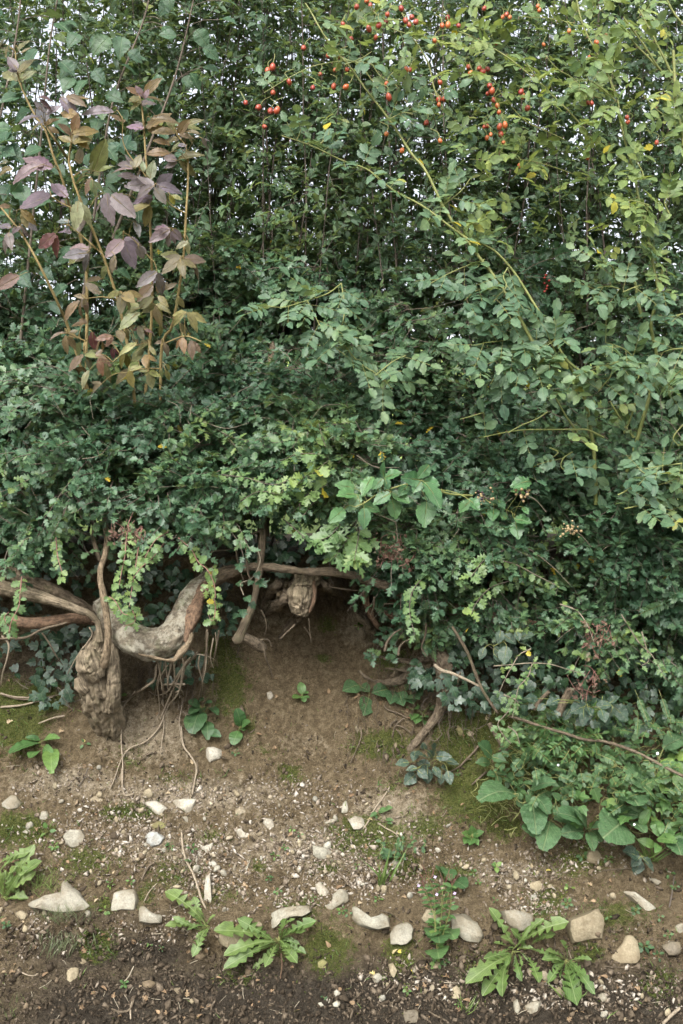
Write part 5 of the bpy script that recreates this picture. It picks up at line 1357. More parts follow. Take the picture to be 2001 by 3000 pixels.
# ------------------------------------------------------------------ tall upright shrubs that make the upper hedge
def upright(label, base, u0, u1, n, leaf=(.025, .038), d=(3.35, 4.25), holes=0.0, mat='shrub', top=-350, hi=1.0):
    t = thing('upright_shrub', label, 'shrub', base, 'tall upright shrubs of the upper hedge')
    LS = Leaves(t, mat, 'oval', nmax=260); tw = Twigs(t, 'stem_dark', 'twigs', 3); st = Twigs(t, 'stem_dark', 'stems', 6)
    u = U(u0, u1, n); dd = d[0] + (d[1] - d[0]) * U(0, 1, n) ** .8
    b = P(u + U(-60, 60, n), 1480 + U(0, 60, n), dd)
    b[:, 2] = np.maximum(b[:, 2], 1.25)
    e = P(u + U(-330, 330, n), top + U(0, 600, n) * (rng.random(n) < .5), dd + U(-.1, .15, n))
    tt = np.linspace(0, 1, 9)
    pts = b[:, None] * (1 - tt)[None, :, None] + e[:, None] * tt[None, :, None] + np.cumsum(rng.normal(0, .012, (n, 9, 3)), 1)
    st.add(pts, np.linspace(1, .35, 9)[None] * U(.0018, .005, (n, 1)))
    ns = 22
    tpos = U(.18, 1, (n, ns))
    i = np.minimum((tpos * 8).astype(int), 7); f = (tpos * 8 - i)[..., None]
    ar = np.arange(n)[:, None]
    sp = (pts[ar, i] * (1 - f) + pts[ar, i + 1] * f).reshape(-1, 3)
    m0 = n * 31                                   # side growth between the stems
    fu_ = U(u0 - 60, u1 + 60, m0); fv_ = U(-330, 1000, m0)
    sp = np.vstack([sp, P(fu_, fv_, d[0] + .05 + (d[1] - d[0]) * U(0, 1, m0))])
    uu, vv = proj(sp)
    keep = rng.random(len(sp)) < np.interp(vv, [-300, 300, 700, 1000], [.8 * hi, .9 * hi, 1.0, 1.0]) * (1 - .6 * blobs(uu, vv, SKYH))
    sp = sp[keep]
    m = len(sp)
    dr = np.stack([U(-1, 1, m), U(-1, .6, m), U(.1, 1.0, m)], -1)
    sprays(LS, tw, sp, dr, k=1, L=(.07, .22), nodes=15, size=leaf, per=1, bend=-.05, nj=.45, r0=.0012, lw=(.8, 1.1))
    return t, LS


SKYH = [(330, 560, 50, 60, .9), (560, 640, 40, 50, .8), (600, 440, 40, 40, .7), (250, 420, 60, 40, .8), (70, 440, 50, 60, .8), (60, 60, 60, 40, .5), (190, 70, 30, 30, .9), (480, 190, 40, 30, .6), (1250, 250, 60, 60, .8), (1500, 60, 90, 60, .7), (1880, 330, 50, 60, 1.0), (1700, 480, 70, 40, .8), (1620, 440, 60, 50, .7), (1330, 300, 60, 50, .8), (1450, 200, 80, 70, .6), (1200, 90, 80, 80, .6), (660, 540, 50, 40, .7), (560, 800, 25, 30, 1.0), (1590, 930, 30, 30, 1.0), (1340, 920, 30, 30, .9), (930, 330, 50, 50, .6), (1040, 380, 50, 60, .6), (760, 170, 40, 40, .6), (1120, 860, 30, 40, .8), (1730, 700, 40, 40, .7)]
upright('upright shrub of small dull leaves behind the purple shrub', P(200, 1450, 3.7), -480, 480, 70)
upright('upright shrub with small oval leaves in dense green ranks, left of the rose hips', P(700, 1450, 3.7), 420, 1000, 66)
upright('upright shrub with thin dark stems behind the cluster of rose hips', P(1200, 1450, 3.7), 960, 1480, 54, hi=.85)
upright('loose upright shrub with bright sky between its stems at upper right', P(1800, 1450, 3.7), 1440, 2480, 100, hi=.95)

# broad-leaved hazel, upper left
t = thing('hazel_shrub', 'shrub with broad rounded green leaves at upper left behind the purple stems', 'shrub', P(100, 1300, 3.4))
LS = Leaves(t, 'hazel', 'hazel'); tw = Twigs(t, 'twig', 'stem', 6)
for hpts in [[(60, 1000), (90, 700), (120, 400), (150, 100), (200, -150)], [(240, 900), (280, 600), (330, 300), (420, 60), (460, -120)], [(0, 900), (-60, 600), (10, 300), (60, 0), (40, -200)], [(330, 700), (440, 420), (520, 200), (580, -60)]]:
    path = px_path(hpts, [3.35, 3.25])
    tw.add(path, np.linspace(.006, .002, 24))
    p, tg, q = along(path, .034)
    m = len(p)
    off = np.stack([U(-.13, .13, m), U(-.12, .05, m), U(-.04, .05, m)], -1)
    for a, b in zip(p, p + off): tw.add(cat_rom([a, .5 * (a + b) + [0, 0, .01], b], 5), .0011)
    nn = unit(np.array([0, -.65, .75]) + rng.normal(0, .35, (m, 3)))
    LS.add(p + off, unit(np.stack([np.sign(off[:, 0]) * U(.2, 1, m), U(-.7, .1, m), U(-.9, .1, m)], -1)), nn, U(.045, .07, m))
for u, v, s in Z(1, [(530, 200, .085), (650, 250, .07), (510, 300, .075), (420, 190, .07), (600, 320, .08), (150, 430, .085), (690, 590, .075), (30, 790, .09), (40, 680, .085), (290, 790, .08), (560, 720, .07), (620, 830, .06), (840, 760, .07), (900, 700, .07), (120, 1060, .085), (390, 580, .07), (470, 640, .07), (700, 500, .07), (730, 780, .07)] + [(400, -80, .08), (760, 20, .09), (550, 0, .08), (850, 20, .09)]):
    nn = unit(np.array([U(-.4, .4), -.75, .6]))
    LS.add(P(u, v, 3.18 + U(-.05, .05)), unit([U(-1, 1), -.4, U(-.9, -.2)]), nn, s * U(.78, .92))
# ------------------------------------------------------------------ the purple-leaved elder, leaf by leaf
t = thing('elder_shrub', 'tall shrub with purple and bronze autumn leaves at the left', 'shrub', P(420, 1250, 3.15))
LS = Leaves(t, 'elder', 'elder')
st = Twigs(t, 'elder_stem', 'stem', 10, kind=None)
pe = Twigs(t, 'elder_stem', 'petioles', 5)
ESTEM = [
    [(400, 1230), (380, 1050), (345, 880), (300, 745), (252, 626), (220, 545), (205, 490), (202, 462), (213, 390), (222, 330)],
    [(202, 470), (168, 420), (132, 365)],
    [(470, 1200), (474, 1010), (505, 955), (526, 837), (539, 736), (545, 626), (551, 520), (547, 437), (522, 400), (510, 370)],
    [(420, 1220), (440, 1000), (446, 854), (444, 761), (438, 626), (430, 500), (421, 374), (415, 310), (404, 268)],
    [(250, 1150), (255, 900), (250, 760), (225, 660), (202, 600), (181, 521), (156, 458), (135, 386), (101, 336), (72, 277), (51, 218), (45, 150)],
    [(260, 1150), (200, 960), (170, 890), (114, 774), (63, 685), (0, 605), (-60, 540)],
    [(545, 626), (500, 600), (470, 560)], [(430, 520), (365, 430), (360, 350)], [(252, 626), (190, 600), (150, 575)], [(300, 745), (240, 690), (200, 660)],
    [(444, 761), (390, 700), (360, 680)], [(474, 1010), (540, 985), (590, 1000)], [(440, 1000), (380, 1020), (330, 1060)], [(345, 880), (300, 870), (250, 875)],
    [(470, 1080), (420, 1080), (380, 1090)], [(250, 1000), (210, 980), (190, 975)],
]
allst = []
for k, s in enumerate(ESTEM):
    path = px_path(s, [3.15, 2.95, 2.93] if k < 6 else [2.94, 2.88], 26)
    st.add(path, np.linspace(.0052, .0022, 26) if k < 6 else np.linspace(.0022, .0012, 26))
    allst.append(path)
allst = np.vstack(allst)
TONE = {'p': (.15, .115, .13), 'b': (.165, .115, .045), 'o': (.15, .15, .06), 'y': (.25, .24, .09), 'r': (.14, .062, .062), 'n': (.16, .12, .07), 'g': (.22, .25, .14)}
E2 = """1070,100,860,95,p 1070,105,925,180,p 1085,100,1270,140,p 1075,115,1160,235,p 1180,165,1220,250,y 740,155,765,370,p 775,165,950,330,p 1060,180,905,215,p 1040,235,870,300,o 355,175,120,255,p 470,185,345,70,p 460,240,405,195,p
545,210,525,410,g 580,310,540,440,n 640,60,660,180,o 640,50,585,160,b 490,360,385,340,p 490,430,400,415,p 390,440,250,540,r 75,400,-30,365,p 140,385,190,430,p 140,385,80,430,p 60,430,70,515,p 145,270,255,370,b 70,245,0,245,b 180,360,265,420,p
135,730,-40,830,r 620,545,470,525,p 610,570,435,590,p 590,570,450,640,o 855,480,730,605,p 860,490,945,690,p 865,470,985,520,p 960,520,1000,620,p 800,590,770,710,n 740,660,700,760,o 1180,410,1030,500,p 1190,420,1150,540,p 1200,410,1270,490,p 1150,400,1080,390,p 940,360,975,440,p
1270,610,1110,575,o 1260,610,1115,720,n 1255,620,1275,715,n 1280,610,1440,630,n 1310,615,1405,730,n 1310,490,1215,540,g 1090,700,950,800,p 1095,705,1060,800,p 1060,790,950,915,n 1130,760,1090,860,n 1140,830,1230,775,n 700,860,590,770,n 700,750,600,770,n
845,850,720,870,n 850,860,840,1005,n 855,850,940,920,n 600,885,510,860,n 600,890,600,1005,n 560,905,420,1025,n 970,955,850,990,o 970,960,1070,870,o 1085,930,970,985,o 1085,930,1175,965,o 1085,935,1110,1105,n 1100,870,1170,940,o 1235,870,1280,965,y 1290,985,1185,1075,y 1300,985,1390,1120,y
970,985,815,1100,o 600,1060,490,1080,n 465,1130,340,1140,n 460,1145,450,1290,n 470,1130,550,1160,n 780,1150,660,1170,n 700,1180,650,1280,n 880,1100,890,1190,n 900,1095,955,1075,o 1000,1100,940,1095,r 1000,1105,1065,1120,r 580,1280,460,1395,n 590,1280,690,1300,o 600,1290,640,1390,n 690,1300,710,1430,n 740,1340,760,1480,o 660,1290,740,1290,n
1030,1210,920,1250,y 950,1200,830,1265,y 1040,1220,1085,1285,o 1130,1190,1075,1200,n 1140,1195,1180,1295,n 1270,1160,1280,1265,n 1330,1180,1335,1310,n 1250,1060,1290,1145,n 1000,1240,910,1345,y 1010,1280,1010,1365,n 870,1270,820,1380,o 900,1390,925,1515,y 900,1380,800,1490,n 900,1390,990,1350,y 1040,1400,1060,1525,y 1040,1395,1105,1425,y 1030,1400,960,1385,o
1150,1350,1195,1385,o 1150,1380,1185,1465,o 1120,1380,1130,1440,o 520,1370,560,1470,r 620,1390,555,1510,o 780,1230,790,1320,r 640,1120,655,1260,r 700,1490,620,1530,n 960,1080,1000,1180,o 830,1110,850,1190,n 560,1190,540,1290,o 1110,1060,1130,1170,n 740,1200,830,1190,n 960,1330,890,1400,o"""
E1 = """1000,430,1110,290,b 990,430,880,360,b 980,460,860,440,o 970,490,900,440,o 985,490,1090,465,p 1000,440,940,350,p 855,605,770,555,b 795,545,570,510,p 1000,660,870,625,p 1000,640,920,670,p 1020,660,1190,520,b 1060,590,1240,580,b 1210,680,1160,555,o 1220,690,1060,655,b 1240,690,1320,590,b 1280,650,1410,640,o 1290,640,1400,575,o 1290,680,1390,670,o 1240,740,1140,720,o 1180,770,1060,720,b 1180,830,1010,810,b 1200,820,1240,740,o 1300,780,1220,760,p 1240,870,1400,805,o 1230,880,1130,850,p 1400,720,1450,790,p
500,700,400,620,b 505,695,690,650,b 510,690,540,545,b 510,760,650,700,o 540,570,405,530,b 500,750,400,710,b 560,800,640,680,o 570,900,540,790,b 330,640,220,470,p 330,560,420,480,p 300,540,240,460,p 420,440,540,560,p 270,440,385,450,p 460,430,590,480,b 280,580,115,580,p 300,620,200,640,p 310,640,390,570,b 130,270,240,165,o 110,240,180,160,o 150,320,240,240,o 130,320,0,245,o 120,250,50,150,p 130,110,200,20,o 150,130,220,90,n 0,100,20,10,o 40,150,50,70,o 370,930,150,860,p 290,910,70,990,p 650,960,740,720,o 640,970,620,890,o 690,960,770,900,o
920,930,800,880,p 925,940,760,930,p 960,1000,820,970,p 940,930,980,830,n 1040,1020,1070,870,g 1000,960,990,870,g 80,930,-20,970,b 60,890,-20,880,g"""
for key, txt in ((2, E2), (1, E1)):
    for tok in txt.split():
        *q, tone = tok.split(',')
        x0, y0, x1, y1 = map(float, q)
        (u0, v0), (u1, v1) = Z(key, [(x0, y0), (x1, y1)])
        d0 = U(2.84, 2.96); d1 = d0 + U(-.045, .03)
        a, b = P(u0, v0, d0), P(u1, v1, d1)
        nn = unit(np.array([0, -.95, .4]) + rng.normal(0, .22, 3))
        if tone in 'bo' and key == 1: nn = unit(np.array([U(-.5, .5), -.8, .3]))
        c = np.array(TONE[tone]) * U(.85, 1.15) + rng.normal(0, .012, 3)
        LS.add(a, b - a, nn, np.linalg.norm(b - a) * .96, U(.82, 1.05), color=c.clip(.02, 1))
        if rng.random() < .65:                       # a leaflet of the same leaf, half behind
            w_ = b - a; an_ = U(.5, 1.1) * (1 if rng.random() < .5 else -1)
            w2 = np.array([w_[0] * math.cos(an_) - w_[2] * math.sin(an_), U(.0, .03), w_[0] * math.sin(an_) + w_[2] * math.cos(an_)])
            LS.add(a + [0, .012, 0], w2, unit(np.array([0, -.8, .5]) + rng.normal(0, .3, 3)), np.linalg.norm(w_) * U(.7, .9), U(.8, 1.0), color=(c * U(.85, 1.1)).clip(.02, 1))
        k = np.argmin(np.linalg.norm((allst - a) * [1, .4, 1], axis=1) + .25 * np.maximum(0, a[2] - allst[:, 2] - .1) + .6 * np.maximum(0, allst[:, 2] - a[2] - .03))
        e = allst[k]
        if np.linalg.norm(e - a) < .16:
            pe.add(cat_rom([e, .45 * e + .55 * a + np.array([0, -.01, .012]), a, a * .6 + b * .4], 8), np.linspace(.0011, .0006, 8))

# ------------------------------------------------------------------ dog roses
def rose(label, base, canes, laterals, mat, nmax=300, hips=(), leaf=(.031, .044), step=.045, extra=None):
    t = thing('dog_rose', label, 'rose', base)
    LS = Leaves(t, mat, 'rose', nmax=nmax); tw = Twigs(t, 'cane', 'leaf_stalks', 4); cn = Twigs(t, 'cane', 'cane', 8, kind=None); th = Twigs(t, 'purple_twig', 'thorns', 3)
    for path_px, d, r0, r1, lv in canes:
        path = px_path(path_px, d, 40)
        path = path + fbm(path, 6, 2, 3)[:, None] * .006
        cn.add(path, np.linspace(r0, r1, 40))
        p, tg, q = along(path, .05)
        sd = unit(np.cross(tg, [0, 1, 0]) * np.where(np.arange(len(p)) % 2, 1, -1)[:, None] + [0, -.3, 0])
        for a, b in zip(p, sd): th.add([a, a + b * .006 + [0, 0, .0], a + b * .010 + [0, 0, -.003]], [.0014, .0009, .0002])
        if lv:
            p, tg, q = along(path, step / lv)
            m = len(p)
            nn = unit(UPV + rng.normal(0, .35, (m, 3)))
            sd = np.cross(tg, nn) * np.where(np.arange(m) % 2, 1, -1)[:, None]
            pinnate(LS, tw, p, unit(sd + .4 * tg + np.array([0, -.4, .1]) + rng.normal(0, .25, (m, 3))), nn, U(leaf[0], leaf[1], m), 5)
    for path_px, d in laterals:
        path = px_path(path_px, d, 20)
        cn.add(path, np.linspace(.0022, .001, 20))
        p, tg, q = along(path, .03)
        m = len(p)
        nn = unit(np.array([0, -.75, .65]) + rng.normal(0, .25, (m, 3)))
        sd = np.cross(tg, nn) * np.where(np.arange(m) % 2, 1, -1)[:, None]
        pinnate(LS, tw, p, unit(sd * .8 + .5 * tg + np.array([0, -.25, -.15]) + rng.normal(0, .25, (m, 3))), nn, U(leaf[0], leaf[1], m), 5 if rng.random() < .6 else 7)
    if extra is not None:
        p, dr, nn, sz = extra
        pinnate(LS, tw, p, dr, nn, sz, 5)
    if len(hips):
        stalk = Twigs(t, 'cane', 'hip_stalks', 4)
        for (u, v, s, tone) in hips:
            r = 18 * s * .5 * 3.05 / F * .85 * U(.8, 1.1)
            d = U(2.88, 3.05)
            c = P(u, v, d)
            tilt = unit(np.array([U(-.5, .5), U(-.7, .2), -1.0 + U(-.2, .6)]))
            X, Y, Zz = frames(tilt[None], np.array([[0, -1, .1]]))
            Y[0] *= U(1.0, 1.25)
            o = obj('hip', HIP[tone], t, tuple(c - np.array(t.location)))
            o.matrix_basis = Matrix(((*(X[0] * r)[:1], (Y[0] * r)[0], (Zz[0] * r)[0], c[0] - t.location[0]), ((X[0] * r)[1], (Y[0] * r)[1], (Zz[0] * r)[1], c[1] - t.location[1]), ((X[0] * r)[2], (Y[0] * r)[2], (Zz[0] * r)[2], c[2] - t.location[2]), (0, 0, 0, 1)))
            k = obj('calyx', CALYX, o)
            b = c - Y[0] * r * 1.1
            stalk.add(cat_rom([b, b + np.array([U(-.012, .012), .004, .018]), b + np.array([U(-.03, .03), .02, .036])], 6), .0012)
    return t


def lathe(prof, S=12):
    V = []; T = []
    for r, y in prof:
        for k in range(S):
            a = 2 * math.pi * k / S
            V.append((r * math.cos(a), y, r * math.sin(a)))
    n = len(prof)
    for i in range(n - 1):
        for k in range(S):
            a, b = i * S + k, i * S + (k + 1) % S
            T.append((a, a + S, b + S, b))
    return np.array(V), np.array(T)


hv, hq = lathe([(.02, -1.12), (.35, -1.02), (.72, -.7), (.93, -.25), (.97, .15), (.85, .6), (.55, .95), (.28, 1.08), (.1, 1.06)], 14)
M['hip_orange'] = plain_mat('ripening_hip', (0.36, 0.07, 0.02), (0.45, 0.15, 0.04), 0.3, 60, 0.5, 0.05)
HIP = {'r': mesh('hip', hv, hq, M['hip']), 'o': mesh('hip', hv, hq, M['hip_orange'])}
cv_, cq_ = lathe([(.3, 1.0), (.26, 1.15), (.34, 1.3), (.12, 1.24), (.02, 1.2)], 9)
cv_ = cv_ * (1 + .18 * vnoise(cv_ * 6))[:, None] * [1, 1, 1]
CALYX = mesh('calyx', cv_, cq_, M['calyx'])
HP = [(u, v, s, k) for (u, v), s, k in zip(Z('h', [(295, 488), (330, 466), (545, 334), (445, 570), (332, 645), (142, 715), (232, 748), (314, 772), (359, 768), (273, 882), (660, 516), (718, 385), (610, 610), (755, 600), (795, 395), (848, 483), (765, 487), (915, 48), (1010, 38), (1225, 58), (1128, 100), (1298, 120), (1255, 143), (1327, 152), (1278, 172), (1000, 200), (1068, 176), (1047, 260), (875, 273), (820, 170), (1457, 282), (1118, 148), (1085, 577), (1285, 484), (1260, 484), (1122, 585), (1138, 675), (1495, 573), (1487, 692), (1522, 690), (1487, 728), (1400, 853), (1122, 932), (1496, 980), (1230, 1048), (1548, 122), (1550, 172), (1510, 178), (840, 605), (985, 5)]), [1.15] * 10 + [1.0] * 40, 'rrrrrrrrrrrrrrrrorrrrrrrrrrrrrorrroorrrroroooroooor')]
HQ = [(u, v, s, k) for (u, v), s, k in zip(Z('q', [(78, 466), (92, 508), (153, 475), (178, 498), (210, 480), (223, 595), (241, 631), (213, 648), (253, 695), (443, 637), (457, 668), (488, 752), (293, 880), (331, 868), (301, 930), (208, 876), (186, 880), (232, 935), (205, 958), (187, 58), (342, 100), (365, 120), (8, 178), (570, 70), (777, 215), (966, 295), (600, 310), (268, 300), (908, 713), (935, 717), (878, 617), (1180, 815), (1185, 848), (916, 398), (1030, 250), (430, 1152), (278, 735), (290, 780), (320, 990), (905, 1095), (1385, 990), (560, 42), (315, 118)]), [1.05] * 15 + [.85] * 28, 'rorrrrrrrrorrorrroorroroooorrrrrroooooooroooo')]
qz = lambda l: [p[:2] for p in Z('q', l)]
wz = lambda l: [p[:2] for p in Z('w', l)]
hz = lambda l: [p[:2] for p in Z('h', l)]
rose('dog rose cane with red hips arching down across the middle of the hedge', P(1560, 1450, 3.2), [
    (hz([(560, 20), (640, 150), (760, 320), (860, 450), (980, 620), (1100, 780), (1200, 930), (1300, 1080), (1390, 1188)]) + [(1300, 610), (1382, 725), (1437, 797), (1496, 877), (1530, 936), (1563, 1000)], [2.95, 2.9, 2.86], .0022, .0052, .35),
    (hz([(280, 640), (430, 550), (560, 480), (690, 440), (900, 430)]) + [(1090, 240)], [2.9, 2.95], .0012, .002, .4),
    (hz([(400, 940), (550, 990), (700, 1060), (850, 1130), (990, 1188)]) + [(1150, 560), (1260, 620), (1400, 720)], [2.84, 2.86], .0016, .0034, .9),
    (hz([(1010, 40), (1150, 180), (1300, 250), (1400, 420), (1450, 600), (1520, 760)]), [3.0, 2.98], .0016, .0026, .5),
    (hz([(1000, 420), (1080, 540), (1180, 600), (1260, 720)]), [2.95], .0014, .002, .5),
    (hz([(900, 10), (1010, 60), (1130, 130), (1220, 130), (1330, 160)]), [2.98], .0012, .002, .5),
], [
    ([(1000, 830), (960, 860), (900, 880), (830, 900), (780, 895)], [3.0, 2.9]), ([(1000, 830), (1010, 900), (1000, 960), (980, 1010), (1010, 1040)], [3.0, 2.9]), ([(900, 880), (930, 940), (960, 990)], [2.95, 2.9]),
    ([(1420, 760), (1340, 790), (1260, 830)], [2.9, 2.86]), ([(1460, 830), (1400, 850), (1360, 880)], [2.9, 2.86]), ([(1000, 1000), (1050, 1060), (1110, 1100), (1150, 1140)], [2.95]), ([(1100, 1100), (1150, 1060), (1190, 1040)], [2.95]),
    ([(1300, 600), (1350, 560), (1380, 520)], [2.9]), ([(1140, 350), (1180, 330), (1210, 335)], [2.9]), ([(1010, 190), (1060, 170), (1090, 150)], [2.88]), ([(940, 420), (960, 400), (965, 380)], [2.84]), ([(870, 410), (880, 380), (870, 350)], [2.84]),
], 'rose', hips=HP)
m = 170
eu = np.concatenate([U(1330, 2060, 130), U(1000, 1400, 40)]); ev = np.concatenate([U(-60, 760, 130), U(-60, 300, 40)])
ex = (P(eu, ev, U(2.85, 3.3, m)), unit(np.stack([U(-1, 1, m), U(-.9, .1, m), U(-.5, .6, m)], -1)), unit(UPV + rng.normal(0, .5, (m, 3))), U(.028, .044, m))
rose('light green dog rose scrambling up the right edge with small hips', P(1850, 1400, 3.1), [
    (qz([(820, -40), (880, 180), (990, 400), (1100, 650), (1130, 850), (1170, 1000), (1210, 1150), (1250, 1350), (1320, 1600)]) + [(1920, 800), (1943, 900)], [2.98, 2.92], .0024, .0042, .8),
    (qz([(1500, 350), (1515, 600), (1525, 760), (1560, 950)]) + [(2010, 500), (2020, 700)], [2.95], .0045, .005, .25),
    (qz([(1150, 120), (1300, 320), (1420, 500), (1500, 560)]), [3.1, 3.15], .0025, .004, .2), (qz([(1260, 60), (1380, 290), (1490, 520)]), [3.1], .0025, .004, .15), (qz([(1100, 130), (1230, 300), (1330, 400), (1450, 540)]), [3.15], .0022, .0034, .2),
    (qz([(0, 220), (130, 280), (400, 440), (600, 600), (760, 760), (880, 900)]), [3.0, 2.95], .0018, .003, .7), (qz([(280, 610), (380, 750), (480, 850), (600, 910), (740, 980)]), [3.0], .0014, .0022, .5), (qz([(420, 120), (620, 130), (820, 160)]), [3.0], .0012, .002, .6),
    (qz([(300, 1050), (420, 1100), (550, 1130), (760, 1200), (900, 1260)]), [3.05], .0012, .002, .4), (qz([(600, 380), (700, 480), (800, 540), (900, 640), (1000, 680)]), [3.02], .0014, .0022, .5), (qz([(1090, 680), (1060, 560), (1020, 480), (900, 400)]), [2.95], .0014, .002, .8),
    (qz([(1430, -40), (1500, 90), (1568, 170)]) + [(2060, 140)], [3.0], .003, .004, .3), (qz([(1290, 660), (1400, 780), (1490, 830)]), [3.1], .0016, .002, .2),
], [(qz([(940, 120), (1010, 60), (1080, 20)]), [2.95]), (qz([(1100, 700), (1010, 620), (920, 560), (850, 560)]), [2.92]), (qz([(1300, 1250), (1280, 1180), (1240, 1120)]), [2.92]), (qz([(1400, 1000), (1480, 960), (1540, 900)]), [2.95]), (qz([(1340, 1430), (1250, 1400), (1180, 1390)]), [2.9]), (qz([(1480, 1500), (1440, 1400), (1500, 1350)]), [2.9]), (qz([(180, 300), (140, 320), (100, 340)]), [2.95]), (qz([(480, 440), (520, 500), (560, 560)]), [2.95])],
    'rose_hi', hips=HQ, extra=ex, leaf=(.031, .045))
rose('dog rose with large grey-green leaflets and green canes right of centre', P(1740, 1420, 3.1), [
    (wz([(100, 10), (250, 80), (350, 180), (450, 320), (620, 570), (740, 830), (900, 950), (1000, 1030)]), [2.92, 2.88], .003, .0045, .25),
    (wz([(740, 830), (820, 970), (880, 1120), (920, 1300), (940, 1480), (955, 1660)]) + [(1745, 1480)], [2.9, 3.0, 3.05], .0042, .0062, .1),
    (wz([(1430, 200), (1400, 400), (1350, 600), (1380, 850), (1330, 1100), (1250, 1380), (1190, 1560), (1165, 1700)]), [2.95, 3.05], .0045, .0065, .12),
    (wz([(1250, 1080), (1200, 1250), (1150, 1360)]), [3.05], .003, .0035, .1), (wz([(1060, 1130), (1130, 1260), (1220, 1390)]), [3.05], .0025, .0035, .1),
    (wz([(180, 1380), (300, 1350), (430, 1330), (640, 1325), (800, 1330), (900, 1335), (1010, 1390)]), [2.88, 2.95], .0016, .003, .55), (wz([(640, 1060), (700, 1150), (760, 1250), (830, 1350)]), [3.05], .0022, .003, .1),
    (wz([(1210, 160), (1240, 300), (1260, 420), (1290, 540)]), [3.0], .004, .005, .1), (wz([(350, 1350), (440, 1300), (540, 1260), (625, 1205)]), [2.86], .0014, .0022, 0), (wz([(10, 1260), (90, 1240), (180, 1210)]), [2.88], .0012, .002, 0),
], [
    (wz([(520, 790), (420, 790), (350, 795), (280, 840), (200, 870), (90, 880)]), [2.9, 2.82]), (wz([(600, 720), (500, 700), (400, 690), (300, 710), (200, 720), (130, 740)]), [2.9, 2.82]), (wz([(640, 800), (560, 850), (480, 900), (420, 930)]), [2.9, 2.84]), (wz([(700, 820), (650, 720), (620, 640)]), [2.9, 2.84]), (wz([(620, 900), (560, 960), (540, 1040)]), [2.9, 2.86]), (wz([(300, 900), (260, 960), (230, 1010)]), [2.86]),
    (wz([(1250, 870), (1180, 780), (1100, 740), (1030, 720)]), [2.9, 2.8]), (wz([(1220, 840), (1130, 850), (1050, 880), (970, 900)]), [2.9, 2.8]), (wz([(1240, 880), (1260, 960), (1220, 1000)]), [2.88, 2.82]), (wz([(1080, 910), (1060, 960), (1020, 1010), (980, 1060)]), [2.9, 2.84]), (wz([(820, 930), (790, 1000), (760, 1060)]), [2.92, 2.86]),
    (wz([(1130, 350), (1060, 330), (980, 340), (900, 400)]), [2.9, 2.84]), (wz([(1090, 270), (1080, 200), (1030, 170), (970, 150)]), [2.9, 2.84]), (wz([(1150, 370), (1220, 340), (1280, 320)]), [2.9]), (wz([(1420, 330), (1330, 380), (1290, 400)]), [2.92]), (wz([(1400, 140), (1380, 80), (1340, 60)]), [2.92]), (wz([(350, 200), (320, 260), (340, 330), (280, 400), (250, 440)]), [2.88, 2.84]), (wz([(430, 480), (380, 560), (300, 600)]), [2.88, 2.84]),
    (wz([(1568, 520), (1500, 540), (1440, 580)]), [2.88]), (wz([(1568, 760), (1480, 770), (1400, 800)]), [2.88]), (wz([(1568, 900), (1500, 960), (1440, 1010)]), [2.88]), (wz([(1400, 1010), (1460, 1060), (1500, 1040)]), [2.9]), (wz([(1568, 1290), (1500, 1380), (1540, 1440)]), [2.88]), (wz([(1560, 1560), (1480, 1570), (1400, 1580), (1300, 1600)]), [2.86]), (wz([(1480, 1660), (1420, 1620), (1330, 1640), (1260, 1600)]), [2.86]), (wz([(800, 1480), (740, 1520), (720, 1580), (760, 1620)]), [2.95]), (wz([(640, 1450), (700, 1480), (660, 1520)]), [2.95]), ([(1560, 1040), (1620, 1000), (1660, 960)], [2.88]),
    ([(1810, 1450), (1860, 1430), (1930, 1420), (1990, 1400)], [2.86]), ([(1830, 1490), (1900, 1480), (1980, 1500)], [2.86]),
], 'rose', leaf=(.033, .046))

# ------------------------------------------------------------------ brambles
def leaf_px(LS, key, txt, d, tipd=-.02, wid=1.0, nj=.25, nv=(0, -.75, .65), stalk=None, node=None, ground=False, lift=.02, fwd=.006):
    out = []
    for tok in txt.split():
        x0, y0, x1, y1 = map(float, tok.split(','))
        (u0, v0), (u1, v1) = (Z(key, [(x0, y0), (x1, y1)]) if key else [(x0, y0), (x1, y1)])
        if ground:
            d0 = float(G(u0, v0)[1]) - fwd; d1 = min(float(G(min(u1, 2200), v1)[1]) - lift * U(.6, 1.4), d0 + .06)
        else:
            d0 = d + U(-.03, .03); d1 = d0 + tipd + U(-.02, .02)
        a, b = P(u0, v0, d0), P(u1, v1, d1)
        LS.add(a, b - a, unit(np.array(nv) + rng.normal(0, nj, 3)), np.linalg.norm(b - a), wid * U(.9, 1.1))
        out.append((a, b))
        if stalk is not None and node is not None:
            nd = np.asarray(node)
            e = nd[np.argmin(np.linalg.norm(nd - a, axis=1))] if nd.ndim > 1 else nd
            if .004 < np.linalg.norm(e - a) < .25:
                stalk.add(cat_rom([e, .5 * (e + a) + [0, -.006, .008], a, a * .5 + b * .5], 8), np.linspace(.0012, .0007, 8))
    return out


